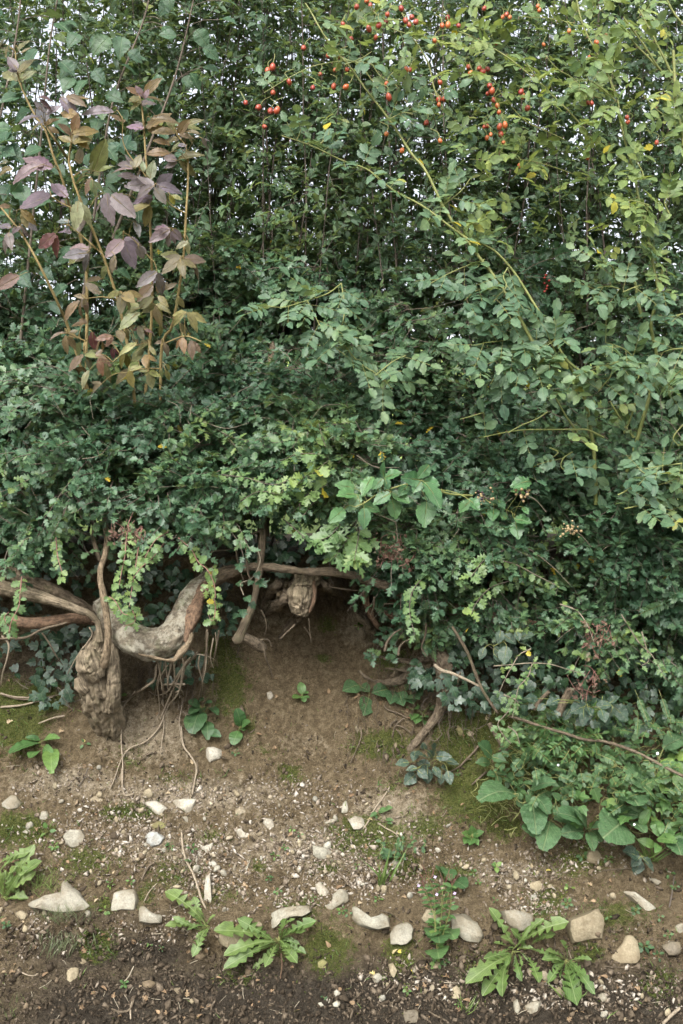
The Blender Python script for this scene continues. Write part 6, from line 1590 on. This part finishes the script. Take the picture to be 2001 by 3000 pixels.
t = thing('bramble', 'bright green bramble spray with large pointed leaves in the middle of the hedge', 'bramble', P(1300, 1460, 3.0))
LS = Leaves(t, 'bramble', 'bramble'); tw = Twigs(t, 'cane', 'stem', 7, kind=None); ps = Twigs(t, 'cane', 'leaf_stalks', 4)
path = px_path(Z('b', [(330, 560), (400, 530), (480, 475), (560, 440), (700, 400), (800, 405), (900, 440), (1000, 470), (1150, 480)]), [2.84, 2.9, 3.05], 40)
tw.add(path, np.linspace(.0018, .0035, 40))
leaf_px(LS, 'b', "535,355,518,248 540,355,650,312 540,360,568,438 528,360,452,430 455,348,375,462 335,470,212,468 365,470,300,575 390,545,512,580 395,565,402,702 580,462,458,528 588,455,715,522 590,505,622,642 792,372,662,352 790,378,738,455 805,375,915,402 818,388,945,548 850,265,772,360 832,520,815,695 258,572,162,655 1120,500,1195,572 1130,510,1058,595 330,430,205,395 700,410,640,470", 2.86, wid=1.05, stalk=ps, node=path)
for lab, base, mat, key, txt, d, pth in [
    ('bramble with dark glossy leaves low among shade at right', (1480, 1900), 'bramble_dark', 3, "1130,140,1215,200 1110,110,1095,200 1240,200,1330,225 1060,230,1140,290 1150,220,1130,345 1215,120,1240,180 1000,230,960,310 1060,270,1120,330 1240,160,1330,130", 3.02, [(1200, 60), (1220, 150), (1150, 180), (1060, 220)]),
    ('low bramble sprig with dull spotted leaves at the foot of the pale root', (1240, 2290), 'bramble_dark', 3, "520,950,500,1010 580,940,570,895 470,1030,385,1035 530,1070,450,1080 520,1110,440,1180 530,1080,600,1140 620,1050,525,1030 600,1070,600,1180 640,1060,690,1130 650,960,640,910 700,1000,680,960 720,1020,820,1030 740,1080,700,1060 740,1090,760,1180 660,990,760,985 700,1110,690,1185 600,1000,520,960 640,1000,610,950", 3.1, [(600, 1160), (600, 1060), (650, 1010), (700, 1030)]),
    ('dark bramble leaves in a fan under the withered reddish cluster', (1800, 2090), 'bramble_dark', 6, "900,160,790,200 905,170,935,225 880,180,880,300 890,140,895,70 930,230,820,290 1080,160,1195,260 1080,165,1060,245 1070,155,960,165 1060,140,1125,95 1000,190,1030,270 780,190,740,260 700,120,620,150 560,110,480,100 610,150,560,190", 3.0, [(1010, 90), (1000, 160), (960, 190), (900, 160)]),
    ('bramble with small plain leaves between the two dark bramble clumps', (1450, 2270), 'herb_dark', 6, "240,510,160,420 240,515,335,540 265,635,210,640 270,625,345,635 275,645,295,725 230,560,130,550 480,500,470,540 530,480,470,490 560,500,580,570 600,600,570,640 700,600,640,570 710,600,755,680 720,580,770,560 800,620,810,680", 3.05, [(200, 620), (240, 530), (350, 500), (540, 490), (720, 590)]),
    ('broad bramble leaves and dried berries at right above the hawthorn', (1600, 1530), 'bramble', 'b', "1330,510,1370,575 1300,570,1290,650 1440,640,1560,660 1450,660,1470,770 1350,530,1290,520 1560,380,1420,400 1540,450,1420,440 1500,560,1540,600 1390,640,1340,600", 2.98, [(1450, 610), (1370, 570), (1260, 520), (1230, 490)]),
    ('lone dark three-part bramble leaf on bare earth near the right edge', (1880, 2530), 'bramble_dark', 'R', "1370,410,1300,375 1375,420,1345,490 1380,410,1440,470 1375,405,1330,450", 2.92, [(1440, 400), (1400, 400), (1375, 412)]),
]:
    t = thing('bramble', lab, 'bramble', P(base[0], base[1], d))
    LS = Leaves(t, mat, 'bramble'); tw = Twigs(t, 'cane', 'stem', 6, kind=None); ps = Twigs(t, 'cane', 'leaf_stalks', 4)
    path = px_path([p[:2] for p in Z(key, pth)], [d + .03, d], 24)
    tw.add(path, .0016)
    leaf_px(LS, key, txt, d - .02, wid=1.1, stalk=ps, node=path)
# blackberry clusters
DR = mesh('drupelet', ICO_V, ICO_T, M['berry']); DR2 = mesh('drupelet', ICO_V, ICO_T, M['berry_dry'])
for lab, u, v, nb in (('cluster of shrivelled dry blackberries on a pale stalk', 1417, 1455, 2), ('cluster of blackberries part black part reddish brown', 1540, 1450, 3), ('dry yellowish berry truss hanging at right of the hawthorn', 1672, 1552, 1)):
    t = thing('blackberries', lab, 'berries', P(u, v + 20, 2.93))
    stk = Twigs(t, 'twig_pale', 'stalk', 5, kind=None)
    stk.add(cat_rom([P(u + 60, v + 50, 2.98), P(u + 30, v + 15, 2.95), P(u, v, 2.93)], 8), .0014)
    for k in range(26):
        o = obj('berry', DR if (k % 3 == 0 and nb > 1) else DR2, t, tuple(P(u + rng.normal(0, 13), v + rng.normal(0, 11), 2.93 + rng.normal(0, .01)) - np.array(t.location)))
        s = U(.0028, .0055); o.scale = (s, s, s); o.rotation_euler = tuple(U(0, 6, 3))

# ------------------------------------------------------------------ ivy on the bank
def ivy(label, base, n, polys, size=(.022, .04), off=(.02, .1), nmax=200):
    t = thing('ivy', label, 'ivy', base)
    LS = Leaves(t, 'ivy', 'ivy', nmax=nmax); tw = Twigs(t, 'twig', 'stems', 4)
    tot = sum(w for *_, w in polys)
    for (u0, u1, v0, v1, w) in polys:
        m = int(n * w / tot)
        u = U(u0, u1, m); v = U(v0, v1, m)
        g = G(u, np.maximum(v, 1640))
        d = g[:, 1] - U(off[0], off[1], m)
        p = P(u, v, d)
        nn = unit(np.array([0, -.9, .35]) + rng.normal(0, .3, (m, 3)))
        LS.add(p, unit(np.stack([U(-1, 1, m), U(-.3, 0, m), U(-1, .15, m)], -1)), nn, U(size[0], size[1], m))
        for k in range(max(3, m // 14)):
            uu = U(u0, u1) + np.cumsum(U(-25, 25, 7)); vv = U(v0, v1) + np.cumsum(U(-15, 35, 7))
            tw.add(P(uu, vv, G(uu, np.maximum(vv, 1640))[:, 1] - .03), .0012)
    return t


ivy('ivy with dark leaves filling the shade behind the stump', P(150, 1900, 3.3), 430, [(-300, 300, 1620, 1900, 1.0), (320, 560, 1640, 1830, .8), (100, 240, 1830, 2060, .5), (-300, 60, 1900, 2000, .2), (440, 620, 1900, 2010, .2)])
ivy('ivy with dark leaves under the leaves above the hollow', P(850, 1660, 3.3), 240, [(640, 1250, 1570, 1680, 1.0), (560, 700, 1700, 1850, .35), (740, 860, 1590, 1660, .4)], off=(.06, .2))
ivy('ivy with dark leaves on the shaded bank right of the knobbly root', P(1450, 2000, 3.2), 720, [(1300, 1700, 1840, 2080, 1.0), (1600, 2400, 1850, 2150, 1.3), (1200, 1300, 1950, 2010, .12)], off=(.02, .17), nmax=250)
t = thing('ivy', 'single ivy strand with a few pale-veined leaves left of the hooked stem', 'ivy', P(720, 1700, 3.0))
LS = Leaves(t, 'ivy', 'ivy'); tw = Twigs(t, 'twig_pale', 'stem', 5, kind=None)
leaf_px(LS, 'c', "370,360,430,395 330,360,300,390 320,510,350,560 260,560,270,610 240,590,200,610 230,370,260,390 290,470,310,500 440,370,440,350 360,300,370,340 240,240,250,290", 3.0, wid=1.0)
tw.add(px_path(Z('c', [(370, 150), (385, 230), (330, 340), (250, 380), (270, 460)]), [3.02, 3.0], 20), .0015)

# ------------------------------------------------------------------ plants of the bank and lane edge
def herb(name, label, cat, u, v, mat, kind, key, txt, wid=1.0, lift=.025, nj=.2, stalk='cane', nv=(0, -.6, .8), center=None, nodes=None, fwd=.006):
    b = G(u, v)
    t = thing(name, label, cat, b)
    LS = Leaves(t, mat, kind); tw = Twigs(t, stalk, 'leaf_stalks', 4)
    out = leaf_px(LS, key, txt, 0, wid=wid, nj=nj, nv=nv, stalk=tw, node=b if nodes is None else nodes, ground=True, lift=lift, fwd=fwd)
    if kind == 'dandelion':                      # smaller, more ragged leaves between the long ones
        for p0, p1 in out:
            w_ = p1 - p0; an_ = U(.35, .8) * (1 if rng.random() < .5 else -1)
            w2 = np.array([w_[0] * math.cos(an_) - w_[2] * math.sin(an_), w_[1] - .01, w_[0] * math.sin(an_) + w_[2] * math.cos(an_)])
            LS.add(b + (p0 - b) * .4, w2, unit(np.array(nv) + rng.normal(0, .4, 3)), np.linalg.norm(w_) * U(.4, .75), wid * U(.6, 1.0))
    return t, LS, tw


herb('dandelion', 'dandelion with toothed leaves beside the lone cream block and long stick', 'dandelion', 602, 2722, 'dandelion', 'dandelion', 4, "1430,1085,1150,850 1420,1080,1345,890 1400,1120,1155,1080 1390,1130,1200,1040 1440,1090,1500,1020 1450,1110,1380,1210 1460,1110,1340,1310 1450,1100,1300,1130 1430,1080,1360,980", wid=.8, lift=.05)
herb('dandelion', 'dandelion sprawling in front of the long curved slab', 'dandelion', 815, 2755, 'dandelion', 'dandelion', 5, "490,1080,80,985 480,1080,230,930 500,1090,130,1190 480,1110,130,1280 510,1110,380,1110 525,1070,770,940 530,1060,700,1010 520,1050,630,930 525,1090,610,1180 510,1100,420,1260 520,1110,640,1230 530,1080,560,930 520,1100,700,1160", wid=.8, lift=.05)
herb('dandelion', 'dandelion with broad leaves just left of the large square stone', 'dandelion', 1500, 2790, 'dandelion', 'dandelion', 'R', "790,830,690,640 820,800,1040,700 830,800,930,690 780,860,570,990 780,870,650,1030 775,880,740,1050 800,860,830,980 850,860,910,970 860,830,990,870 800,820,740,770 850,830,790,740 870,810,980,760", wid=.85, lift=.05)
herb('dandelion', 'thin-leaved dandelion spreading below the large square stone', 'dandelion', 1657, 2820, 'dandelion', 'dandelion', 'R', "1030,890,1010,790 1025,895,950,980 1040,890,1165,1040 1035,900,1045,1050 1040,880,1120,950 1020,890,920,880 1030,880,950,830 1040,890,1150,880 1030,905,1080,1080", wid=.8, lift=.05)
herb('dandelion', 'clump of upright dandelion leaves at the left edge of the bank', 'dandelion', 20, 2640, 'dandelion', 'dandelion', 4, "10,900,30,720 20,900,130,740 30,905,250,720 20,890,-40,700 60,880,280,640 40,800,200,600 90,820,240,530 130,760,240,660 60,860,100,680 0,720,150,600 0,660,200,580", wid=.95, lift=.06)
herb('foxglove_rosette', 'rosette of large pale downy leaves on the right of the bank', 'rosette', 1725, 2430, 'foxglove', 'foxglove', 6, "895,1000,700,880 985,945,1250,905 880,1035,730,1045 920,1025,1018,985 915,1040,950,1155 900,1020,830,870 930,1030,1010,1100 690,900,800,985 870,960,680,930", wid=1.05, lift=.12, nj=.12, fwd=.07)
herb('foxglove_rosette', 'two big drooping oval leaves hanging left of the downy rosette', 'rosette', 1600, 2390, 'foxglove', 'foxglove', 6, "520,825,550,1035 545,800,632,885 645,965,600,1148 470,980,540,1060 510,745,662,678 380,768,168,778", wid=1.1, lift=.13, nj=.12, fwd=.08)
herb('foxglove_rosette', 'rounded downy leaves with a white spot right of the large rosette', 'rosette', 1870, 2400, 'foxglove', 'foxglove', 6, "1150,970,1035,1060 1205,965,1310,1030 1300,860,1210,790 1180,800,1260,830 1360,790,1462,825 1300,690,1200,640 1330,690,1240,730 1430,460,1580,370 1440,450,1540,480 1470,1140,1590,1120 1500,1100,1560,1180", wid=1.25, lift=.13, nj=.15, fwd=.08)
herb('primrose', 'row of rounded pale-green leaves hanging on the slope under the knobbly root', 'seedling', 1200, 2010, 'foxglove', 'round', 3, "120,490,20,515 125,500,190,520 325,520,215,540 330,500,370,490 370,535,340,615 190,580,160,700 440,520,470,490 480,560,500,615 450,570,545,580 400,540,430,630 500,520,560,500 545,520,560,560 540,480,500,470", wid=1.0, lift=.04, nodes=G(np.linspace(1060, 1240, 8), np.full(8, 2015.)))
herb('seedling_patch', 'small round-leaved seedlings beside the knobbly root', 'seedling', 1240, 2090, 'herb', 'round', 3, "480,660,460,640 520,690,490,720 540,700,520,745 560,660,540,630 600,650,620,620 620,650,665,650 590,740,580,765 560,720,600,700 500,660,530,640 640,640,650,680", wid=1.0, lift=.03)
herb('woundwort', 'leafy seedling with large oval leaves left of the bare brown slope', 'seedling', 600, 2100, 'herb_dark', 'foxglove', 'M', "920,890,870,870 930,900,870,920 920,910,880,1010 950,960,955,1035 960,900,1000,920 910,880,930,855 940,880,970,870 960,1010,1010,1025 880,940,860,990 930,930,940,890", wid=1.1, lift=.04)
herb('seedling', 'three-leaved seedling with tall oval leaves on the left of the brown slope', 'seedling', 702, 2140, 'herb', 'foxglove', 'M', "1105,985,1090,905 1110,990,1140,960 1095,1005,1070,1065 1100,1000,1120,1000", wid=1.2, lift=.04)
herb('seedling', 'small seedling alone on the brown slope under the hollow', 'seedling', 882, 2045, 'herb', 'foxglove', 'M', "1390,840,1380,780 1385,850,1345,850 1395,850,1420,850 1390,845,1400,870 1400,830,1415,830", wid=1.2, lift=.03)
herb('woundwort', 'broad leaf and narrow leaves lying on the bank below the stump', 'seedling', 115, 2190, 'herb', 'foxglove', 'M', "180,1060,40,1095 185,1050,120,1030 200,1050,265,1030 235,1090,235,1180 200,1080,240,1110 170,1100,140,1120", wid=.9, lift=.05)
herb('nettle_seedling', 'bright green toothed nettle seedling on moss right of the slope', 'seedling', 1383, 2450, 'herb', 'nettle', 'R', "600,310,600,268 605,310,650,290 605,320,630,350 595,315,560,295 590,320,565,340 600,315,615,280 600,320,590,345", wid=1.1, lift=.03)
herb('nettle_seedling', 'small toothed seedling by gravel below the bright nettle', 'seedling', 1455, 2540, 'herb', 'nettle', 'R', "715,450,735,430 712,450,690,440 712,455,715,480 710,445,700,430", wid=1.1, lift=.02)
# three- to five-leaved seedlings dotted about
SEED = [(140, 2440, 'three-leaf seedling above the left dandelion clump', 24), (325, 2595, 'clover-like seedling right of the pointed wedge stone', 14), (385, 2583, 'tiny seedling left of the short thick grey stick', 13), (500, 2481, 'small seedling beside the bluish grey stone', 13), (565, 2490, 'seedling pair right of the long stick top', 15), (552, 2523, 'lone little leaf against the long stick', 9), (308, 2670, 'seedling against the foot of the square buff block', 15), (22, 2710, 'single oval leaf at lower left edge', 14), (855, 2432, 'seedling on the slope right of the tooth-shaped stone', 13), (880, 2446, 'tiny dark seedling beside that slope seedling', 10), (806, 2510, 'creeping seedling left of the grit-topped grey stone', 14), (835, 2485, 'small trailing sprig above the creeping seedling', 11), (815, 2615, 'little seedling at the end of the thin twig', 12), (918, 2632, 'tiny seedling below the bright white stone', 9), (1000, 2670, 'pale lobed seedling on the stepped slab', 14), (1020, 2676, 'yellowish seedling at the right tip of the stepped slab', 13), (1108, 2636, 'broad-leaved seedling above the dished slab', 15), (1280, 2826, 'tall two-leaf seedling under the flowering willowherb', 19), (1305, 2820, 'slender pale seedling beside the two-leaf seedling', 13), (1385, 2560, 'small herb on gravel above the streaked slab', 12), (1400, 2590, 'tiny sprig right of the flowering willowherb', 11), (1665, 2600, 'upright little herb left of the slanting long stone', 16), (1660, 2650, 'small herb below the upright little herb', 17), (1705, 2510, 'bright seedling near the tan stone under the rosettes', 18), (1780, 2520, 'pale green sprig left of the dark three-part leaf', 15), (1860, 2670, 'leafy sprig beside the slanting long stone', 17), (1930, 2690, 'tiny sprig far right above the heart-shaped stone', 12), (1885, 2775, 'bushy seedling touching the heart-shaped stone', 24), (1925, 2800, 'seedling with round leaves right of the heart-shaped stone', 18), (1955, 2740, 'dark little sprig at the right edge', 16), (1955, 2560, 'bright lobed seedling at right under the rosettes', 19), (1975, 2600, 'second bright seedling at the right edge', 14), (440, 2770, 'pale green seedling below the saddle-topped block', 12), (475, 2780, 'tiny sprig beside that pale green seedling', 8), (365, 2885, 'seedling leaves on mud near the brown clod stone', 16), (950, 2925, 'sprig by the four white pebbles', 10), (1340, 2945, 'small seedling at the bottom below the oval buff stone', 12), (1190, 2900, 'low sprig on mud at bottom centre', 14), (1450, 2640, 'small sprig left of the flat-topped stone', 9), (1780, 2690, 'pale round seedling between the square and slanting stones', 11), (790, 2575, 'flat pale rosette seedling in gravel', 11), (1045, 2540, 'small herb left of the small upright grey stone', 10), (160, 2480, 'creeping leaves beside the left dandelion clump', 14), (1110, 2300, 'tiny green sprout on dusty earth', 8), (1340, 2270, 'tiny ochre-green sprout right of the dull bramble sprig', 8), (1050, 1840, 'little ivy-like seedling under the clay lump', 13), (1080, 1925, 'small clover sprig beside the side root', 14), (690, 2210, 'leafy sprout above the white stone block', 14), (330, 2090, 'small leafy sprig on the right of the stump', 20), (350, 2040, 'green leaves sprouting beside the stump', 22), (130, 1965, 'light green sprout in shade left of the stump', 24), (250, 2180, 'small round seedling below the stump', 18), (1030, 2190, 'tiny sprout on mossy earth', 8)]
for u, v, lab, s in SEED:
    b = G(u, v)
    t = thing('seedling', lab, 'seedling', b, 'seedlings on the bank')
    LS = Leaves(t, 'herb' if rng.random() < .75 else 'herb_dark', 'round' if rng.random() < .5 else 'herb'); tw = Twigs(t, 'cane', 'stalks', 4)
    m = int(rng.integers(3, 7))
    for k in range(m):
        a = 6.283 * k / m + U(-.4, .4)
        L = s * .9 * U(.5, .8) * b[1] / F
        q = b + np.array([math.cos(a) * L * .6, -U(.006, .014), math.sin(a) * L * .45 + U(.003, .01)])
        LS.add(q, [math.cos(a), -.25, math.sin(a) * .7 + .1], unit(np.array([0, -.55, .85]) + rng.normal(0, .2, 3)), s * U(.6, .9) * b[1] / F)
        tw.add(cat_rom([b, .5 * (b + q) + [0, -.003, .003], q], 5), .0007)

# flowering willowherb
b = G(1290, 2790)
t = thing('willowherb', 'upright willowherb with small mauve flowers in front of the stone row', 'wildflower', b)
LS = Leaves(t, 'herb', 'lance'); st = Twigs(t, 'cane', 'stem', 6, kind=None); pods = Twigs(t, 'purple_twig', 'seed_pods', 4)
for k, (pth, top) in enumerate([([(440, 840), (430, 740), (430, 640), (420, 560), (400, 500)], 1), ([(440, 840), (455, 720), (465, 620), (480, 560), (470, 520)], 1), ([(440, 840), (480, 720), (500, 640), (505, 570), (510, 530)], 0), ([(440, 840), (430, 700), (400, 600), (380, 550)], 0)]):
    path = px_path([p[:2] for p in Z('R', pth)], [float(b[1]) - .01, float(b[1]) - .07], 24)
    st.add(path, np.linspace(.0016, .0008, 24))
    p, tg, q = along(path, .019, .1)
    p = np.repeat(p, 2, 0); m = len(p)
    sg = np.where(np.arange(m) % 2, 1, -1)
    LS.add(p, unit(np.stack([sg * U(.5, 1, m), U(-.6, .2, m), U(-.1, .7, m)], -1)), unit(np.array([0, -.5, .85]) + rng.normal(0, .25, (m, 3))), U(.013, .03, m), U(1.1, 1.7, m))
    for _ in range(5):
        e = path[-1] + np.array([U(-.02, .02), -.005, U(.015, .04)])
        pods.add([path[-3], .5 * (path[-3] + e), e], .0008)
pet_t = TEMPL['herb'][1]
PET = mesh('petal', pet_t[0], pet_t[1], M['petal_mauve'], uv=pet_t[2])
for (x, y) in [(355, 540), (438, 580), (520, 575), (430, 500)]:
    (u, v), = Z('R', [(x, y)])
    c = P(u, v, float(b[1]) - .09)
    for k in range(4):
        a = 1.57 * k + .3
        o = obj('petal', PET, t)
        Y = unit(np.array([math.cos(a), -.3, math.sin(a)])); X = unit(np.cross(Y, [0, -1, .2])); Zz = np.cross(X, Y); s = .0048; q = c - b
        o.matrix_basis = Matrix(((X[0] * s, Y[0] * s, Zz[0] * s, q[0]), (X[1] * s, Y[1] * s, Zz[1] * s, q[1]), (X[2] * s, Y[2] * s, Zz[2] * s, q[2]), (0, 0, 0, 1)))
herb('willowherb', 'broad basal leaves at the foot of the flowering willowherb', 'wildflower', 1278, 2760, 'herb_dark', 'foxglove', 'R', "440,740,410,760 440,760,450,790 480,740,520,775 440,830,445,860 460,730,440,720 470,520,440,450 510,520,570,540 480,460,500,500", wid=1.3, lift=.06)
# trailing creeper in the middle of the bank
b = G(1165, 2500)
t = thing('creeper', 'small trailing creeper hanging from a bare runner in the middle of the bank', 'creeper', b)
LS = Leaves(t, 'herb_dark', 'herb'); tw = Twigs(t, 'cane', 'stem', 4)
for k in range(9):
    uu = 1150 + rng.normal(0, 22) + np.cumsum(U(-8, 8, 6)); vv = 2450 + np.cumsum(U(4, 15, 6))
    path = cat_rom(P(uu, vv, G(uu, vv)[:, 1] - U(.008, .03)), 12)
    tw.add(path, .0008)
    p, tg, q = along(path, .008); m = len(p)
    LS.add(p, unit(rng.normal(0, 1, (m, 3)) * [1, .4, 1]), unit(np.array([0, -.7, .6]) + rng.normal(0, .3, (m, 3))), U(.009, .017, m))
leaf_px(LS, 5, "1200,190,1150,215 1210,180,1260,170 1250,170,1300,150 1180,200,1200,230 1260,240,1310,240 1270,260,1300,265 1310,480,1225,465 1320,500,1250,500", 0, ground=True, lift=.02, wid=.9)

# vetch-like ground cover and mixed low growth, lower right
def cover(label, cat, base, n, ub, vb, mat, kind, pin, size, nl=9, off=(.02, .12), nmax=150, acc=None, name='vetch'):
    t = thing(name, label, cat, base)
    LS = Leaves(t, mat, kind, nmax=nmax); tw = Twigs(t, 'cane', 'stems', 4)
    u = U(*ub, n); v = U(*vb, n)
    if acc is not None:
        k = rng.random(n) < acc(u, v); u, v = u[k], v[k]; n = len(u)
    g = G(np.clip(u, -300, 2300), v)
    p = P(u, v, g[:, 1] - U(off[0], off[1], n))
    d = unit(np.stack([U(-1, 1, n), U(-.9, -.1, n), U(-.7, .6, n)], -1)); nn = unit(np.array([0, -.65, .75]) + rng.normal(0, .3, (n, 3)))
    if pin: pinnate(LS, tw, p, d, nn, U(size[0], size[1], n), nl, k=.55, lw=pin)
    else:
        LS.add(p, d, nn, U(size[0], size[1], n))
    for k in range(max(4, n // 6)):
        uu = U(*ub) + np.cumsum(U(-30, 30, 7)); vv = U(*vb) + np.cumsum(U(-25, 25, 7))
        tw.add(cat_rom(P(uu, vv, G(np.clip(uu, -300, 2300), vv)[:, 1] - U(.02, .08)), 12), .0011)
    return t


edge = lambda u, v: np.where(v < np.interp(u, [1430, 1480, 1560, 1620, 1700, 1800, 1900, 2001, 2400], [2180, 2320, 2370, 2350, 2340, 2350, 2380, 2440, 2480]), 1, .03) * np.where(u < np.interp(v, [2050, 2150, 2250, 2400], [1560, 1470, 1470, 1540]), 0, 1)
cover('tangle of vetch with rows of small oval leaflets on the right of the bank', 'vetch', G(1620, 2330), 300, (1440, 2350), (2080, 2420), 'herb_dark', 'herb', .8, (.012, .02), 9, off=(.03, .17), acc=edge)
cover('shaded undergrowth of small dark leaves behind the vetch', 'undergrowth', G(1700, 2300), 1700, (1430, 2400), (2020, 2430), 'herb_dark', 'herb', 0, (.018, .034), off=(.005, .08), acc=edge, name='undergrowth')
cover('pale sprigs of young vetch catching light at right of centre', 'vetch', G(1640, 2180), 60, (1560, 1760), (2080, 2200), 'herb', 'lance', 1.2, (.018, .028), 7, off=(.1, .16))
cover('lobed green seedlings among the downy leaves at right', 'seedling', G(1760, 2380), 34, (1680, 1990), (2310, 2420), 'herb', 'ivy', 0, (.028, .045), off=(.07, .12), name='lobed_seedlings')
cover('upright green leaves climbing at the far right edge of the bank', 'undergrowth', G(1960, 2380), 60, (1900, 2100), (2200, 2480), 'herb', 'foxglove', 0, (.04, .065), off=(.04, .12), name='edge_herbs')
# ferns
for lab, u0, v0, u1, v1 in [('fern frond reaching left from the right edge above the stick', 2020, 1740, 1880, 1790), ('fern frond hanging in the shade at lower right', 1860, 2020, 1900, 2110), ('second fern frond hanging beside the shaded one', 1930, 2020, 1960, 2100), ('pale fern frond drooping below the dark bramble fan', 1870, 2090, 1868, 2150)]:
    a = P(u0, v0, 3.02); e = P(u1, v1, 2.97)
    t = thing('fern_frond', lab, 'fern', a, 'fern fronds in the right of the hedge')
    LS = Leaves(t, 'herb_dark', 'lance', 'pinna'); tw = Twigs(t, 'cane', 'stalk', 4, kind=None)
    pinnate(LS, tw, a[None], (e - a)[None], np.array([[0, -.8, .6]]), np.linalg.norm(e - a) / 6.8, 27, k=.5, lw=1.5)
# grass tufts
for lab, u, v, n, h, mat, fine in [('tuft of fine dull grass around the pointed wedge stone', 190, 2690, 110, .05, 'grass_dull', 1), ('dark fine grass tuft above the pointed wedge stone', 140, 2600, 90, .055, 'grass', 1), ('sheaf of fine grey grass hanging below the pointed wedge stone', 180, 2740, 90, .06, 'grass_dull', 1), ('few long grass blades in gravel left of the trailing creeper', 1125, 2600, 9, .13, 'grass', 0), ('bright grass tuft beside the dark three-part leaf', 1900, 2520, 14, .1, 'grass', 0), ('sparse grass blades at the bottom below the willowherb', 1370, 2960, 10, .06, 'grass', 0), ('grass blades under the lowest dandelion leaves', 1670, 2930, 12, .07, 'grass', 0), ('short grass by the bottom left corner', 30, 2960, 24, .035, 'grass', 1), ('grass sprig on the brown slope left of the dusty round stone', 655, 2275, 8, .03, 'grass', 0)]:
    b = G(u, v)
    t = thing('grass_tuft', lab, 'grass', b)
    LS = Leaves(t, mat, 'blade', 'blade', nmax=0 if fine else 30, stuff='blades')
    uu = u + rng.normal(0, 40 if fine else 12, n); vv = v + rng.normal(0, 18 if fine else 8, n)
    p = G(uu, vv)
    up = np.array([0, 0, -1.0]) if 'hanging' in lab else np.array([0, 0, 1.0])
    LS.add(p, unit(up + np.stack([U(-.9, .9, n), U(-.9, .0, n), U(-.3, .3, n)], -1)), unit(np.array([0, -1, .4]) + rng.normal(0, .3, (n, 3))), U(.5, 1.1, n) * h, .55 if fine else 1.0)
gu_, gv_ = scatter(700, MOSS, .03, (-100, 2100, 2050, 2990))
t = thing('sparse_grass', 'short scattered grass and moss shoots in the mossy patches of the bank', 'grass', G(1000, 2500))
t['kind'] = 'stuff'
LS = Leaves(t, 'grass', 'blade', 'blade', nmax=0, stuff='shoots')
m = len(gu_)
LS.add(G(gu_, gv_), unit(np.stack([U(-.8, .8, m), U(-.8, 0, m), U(.2, 1, m)], -1)), unit(np.array([0, -1, .4]) + rng.normal(0, .3, (m, 3))), U(.008, .026, m), 2.0)
mu_, mv_ = scatter(14000, [(p_, q_, r_ * .8, s_ * .8, w_) for p_, q_, r_, s_, w_ in MOSS], .004, (-150, 2150, 1800, 2990))
t = thing('moss', 'cushions of short green moss growing in patches on the bank', 'moss', G(1100, 2450))
t['kind'] = 'stuff'
LS = Leaves(t, 'moss', 'moss', 'shoot', nmax=0, stuff='shoots')
m = len(mu_); p = G(mu_, mv_)
LS.add(p, unit(Gn(p) + rng.normal(0, .5, (m, 3))), unit(rng.normal(0, 1, (m, 3))), U(.005, .011, m), 1.3)
# white convolvulus-like flowers and fallen leaves
for lab, u, v, s in [('white flower at right beside the grey stick', 1926, 2207, 10), ('tiny white flower on the dark leaves at lower right', 1635, 2241, 8), ('white speck of a flower on the rounded downy leaf', 1858, 2415, 8)]:
    c = P(u, v, float(G(u, v)[1]) - .14)
    t = thing('white_flower', lab, 'flower', c)
    LS = Leaves(t, 'petal', 'round', 'petal')
    for k in range(5):
        a = 6.283 * k / 5
        LS.add(c, [math.cos(a), -.4, math.sin(a)], [0, -1, .3], s * .5 * 3 / F)
fu, fv = scatter(480, [(1000, 2930, 1200, 120, 1.0), (1600, 2600, 300, 150, .6)], .4, (0, 2000, 1980, 2995))
t = thing('fallen_leaves', 'scattered small fallen leaves lying on the earth', 'leaf litter', G(1000, 2900))
LS = Leaves(t, 'litter', 'dead', 'leaf', nmax=120)
p = G(fu, fv, .003); m = len(p)
LS.add(p, unit(np.stack([U(-1, 1, m), U(-.3, .3, m), U(-1, 1, m)], -1)), unit(Gn(p) + rng.normal(0, .35, (m, 3))), U(.009, .02, m))
# red haws
t = thing('haw_berries', 'few dark red haws in shade behind the arching rose', 'berries', P(1605, 830, 3.15))
for k in range(7):
    o = obj('berry', DR_H if k else (globals().setdefault('DR_H', mesh('haw', ICO_V, ICO_T, M['haw_berry']))), t, tuple(P(1602 + rng.normal(0, 6), 830 + 8 * k - 24, 3.15 + rng.normal(0, .01)) - np.array(t.location)))
    o.scale = (.0045,) * 3
for s_ in TW: s_.done()
finish_leaves()
bpy.context.view_layer.update()
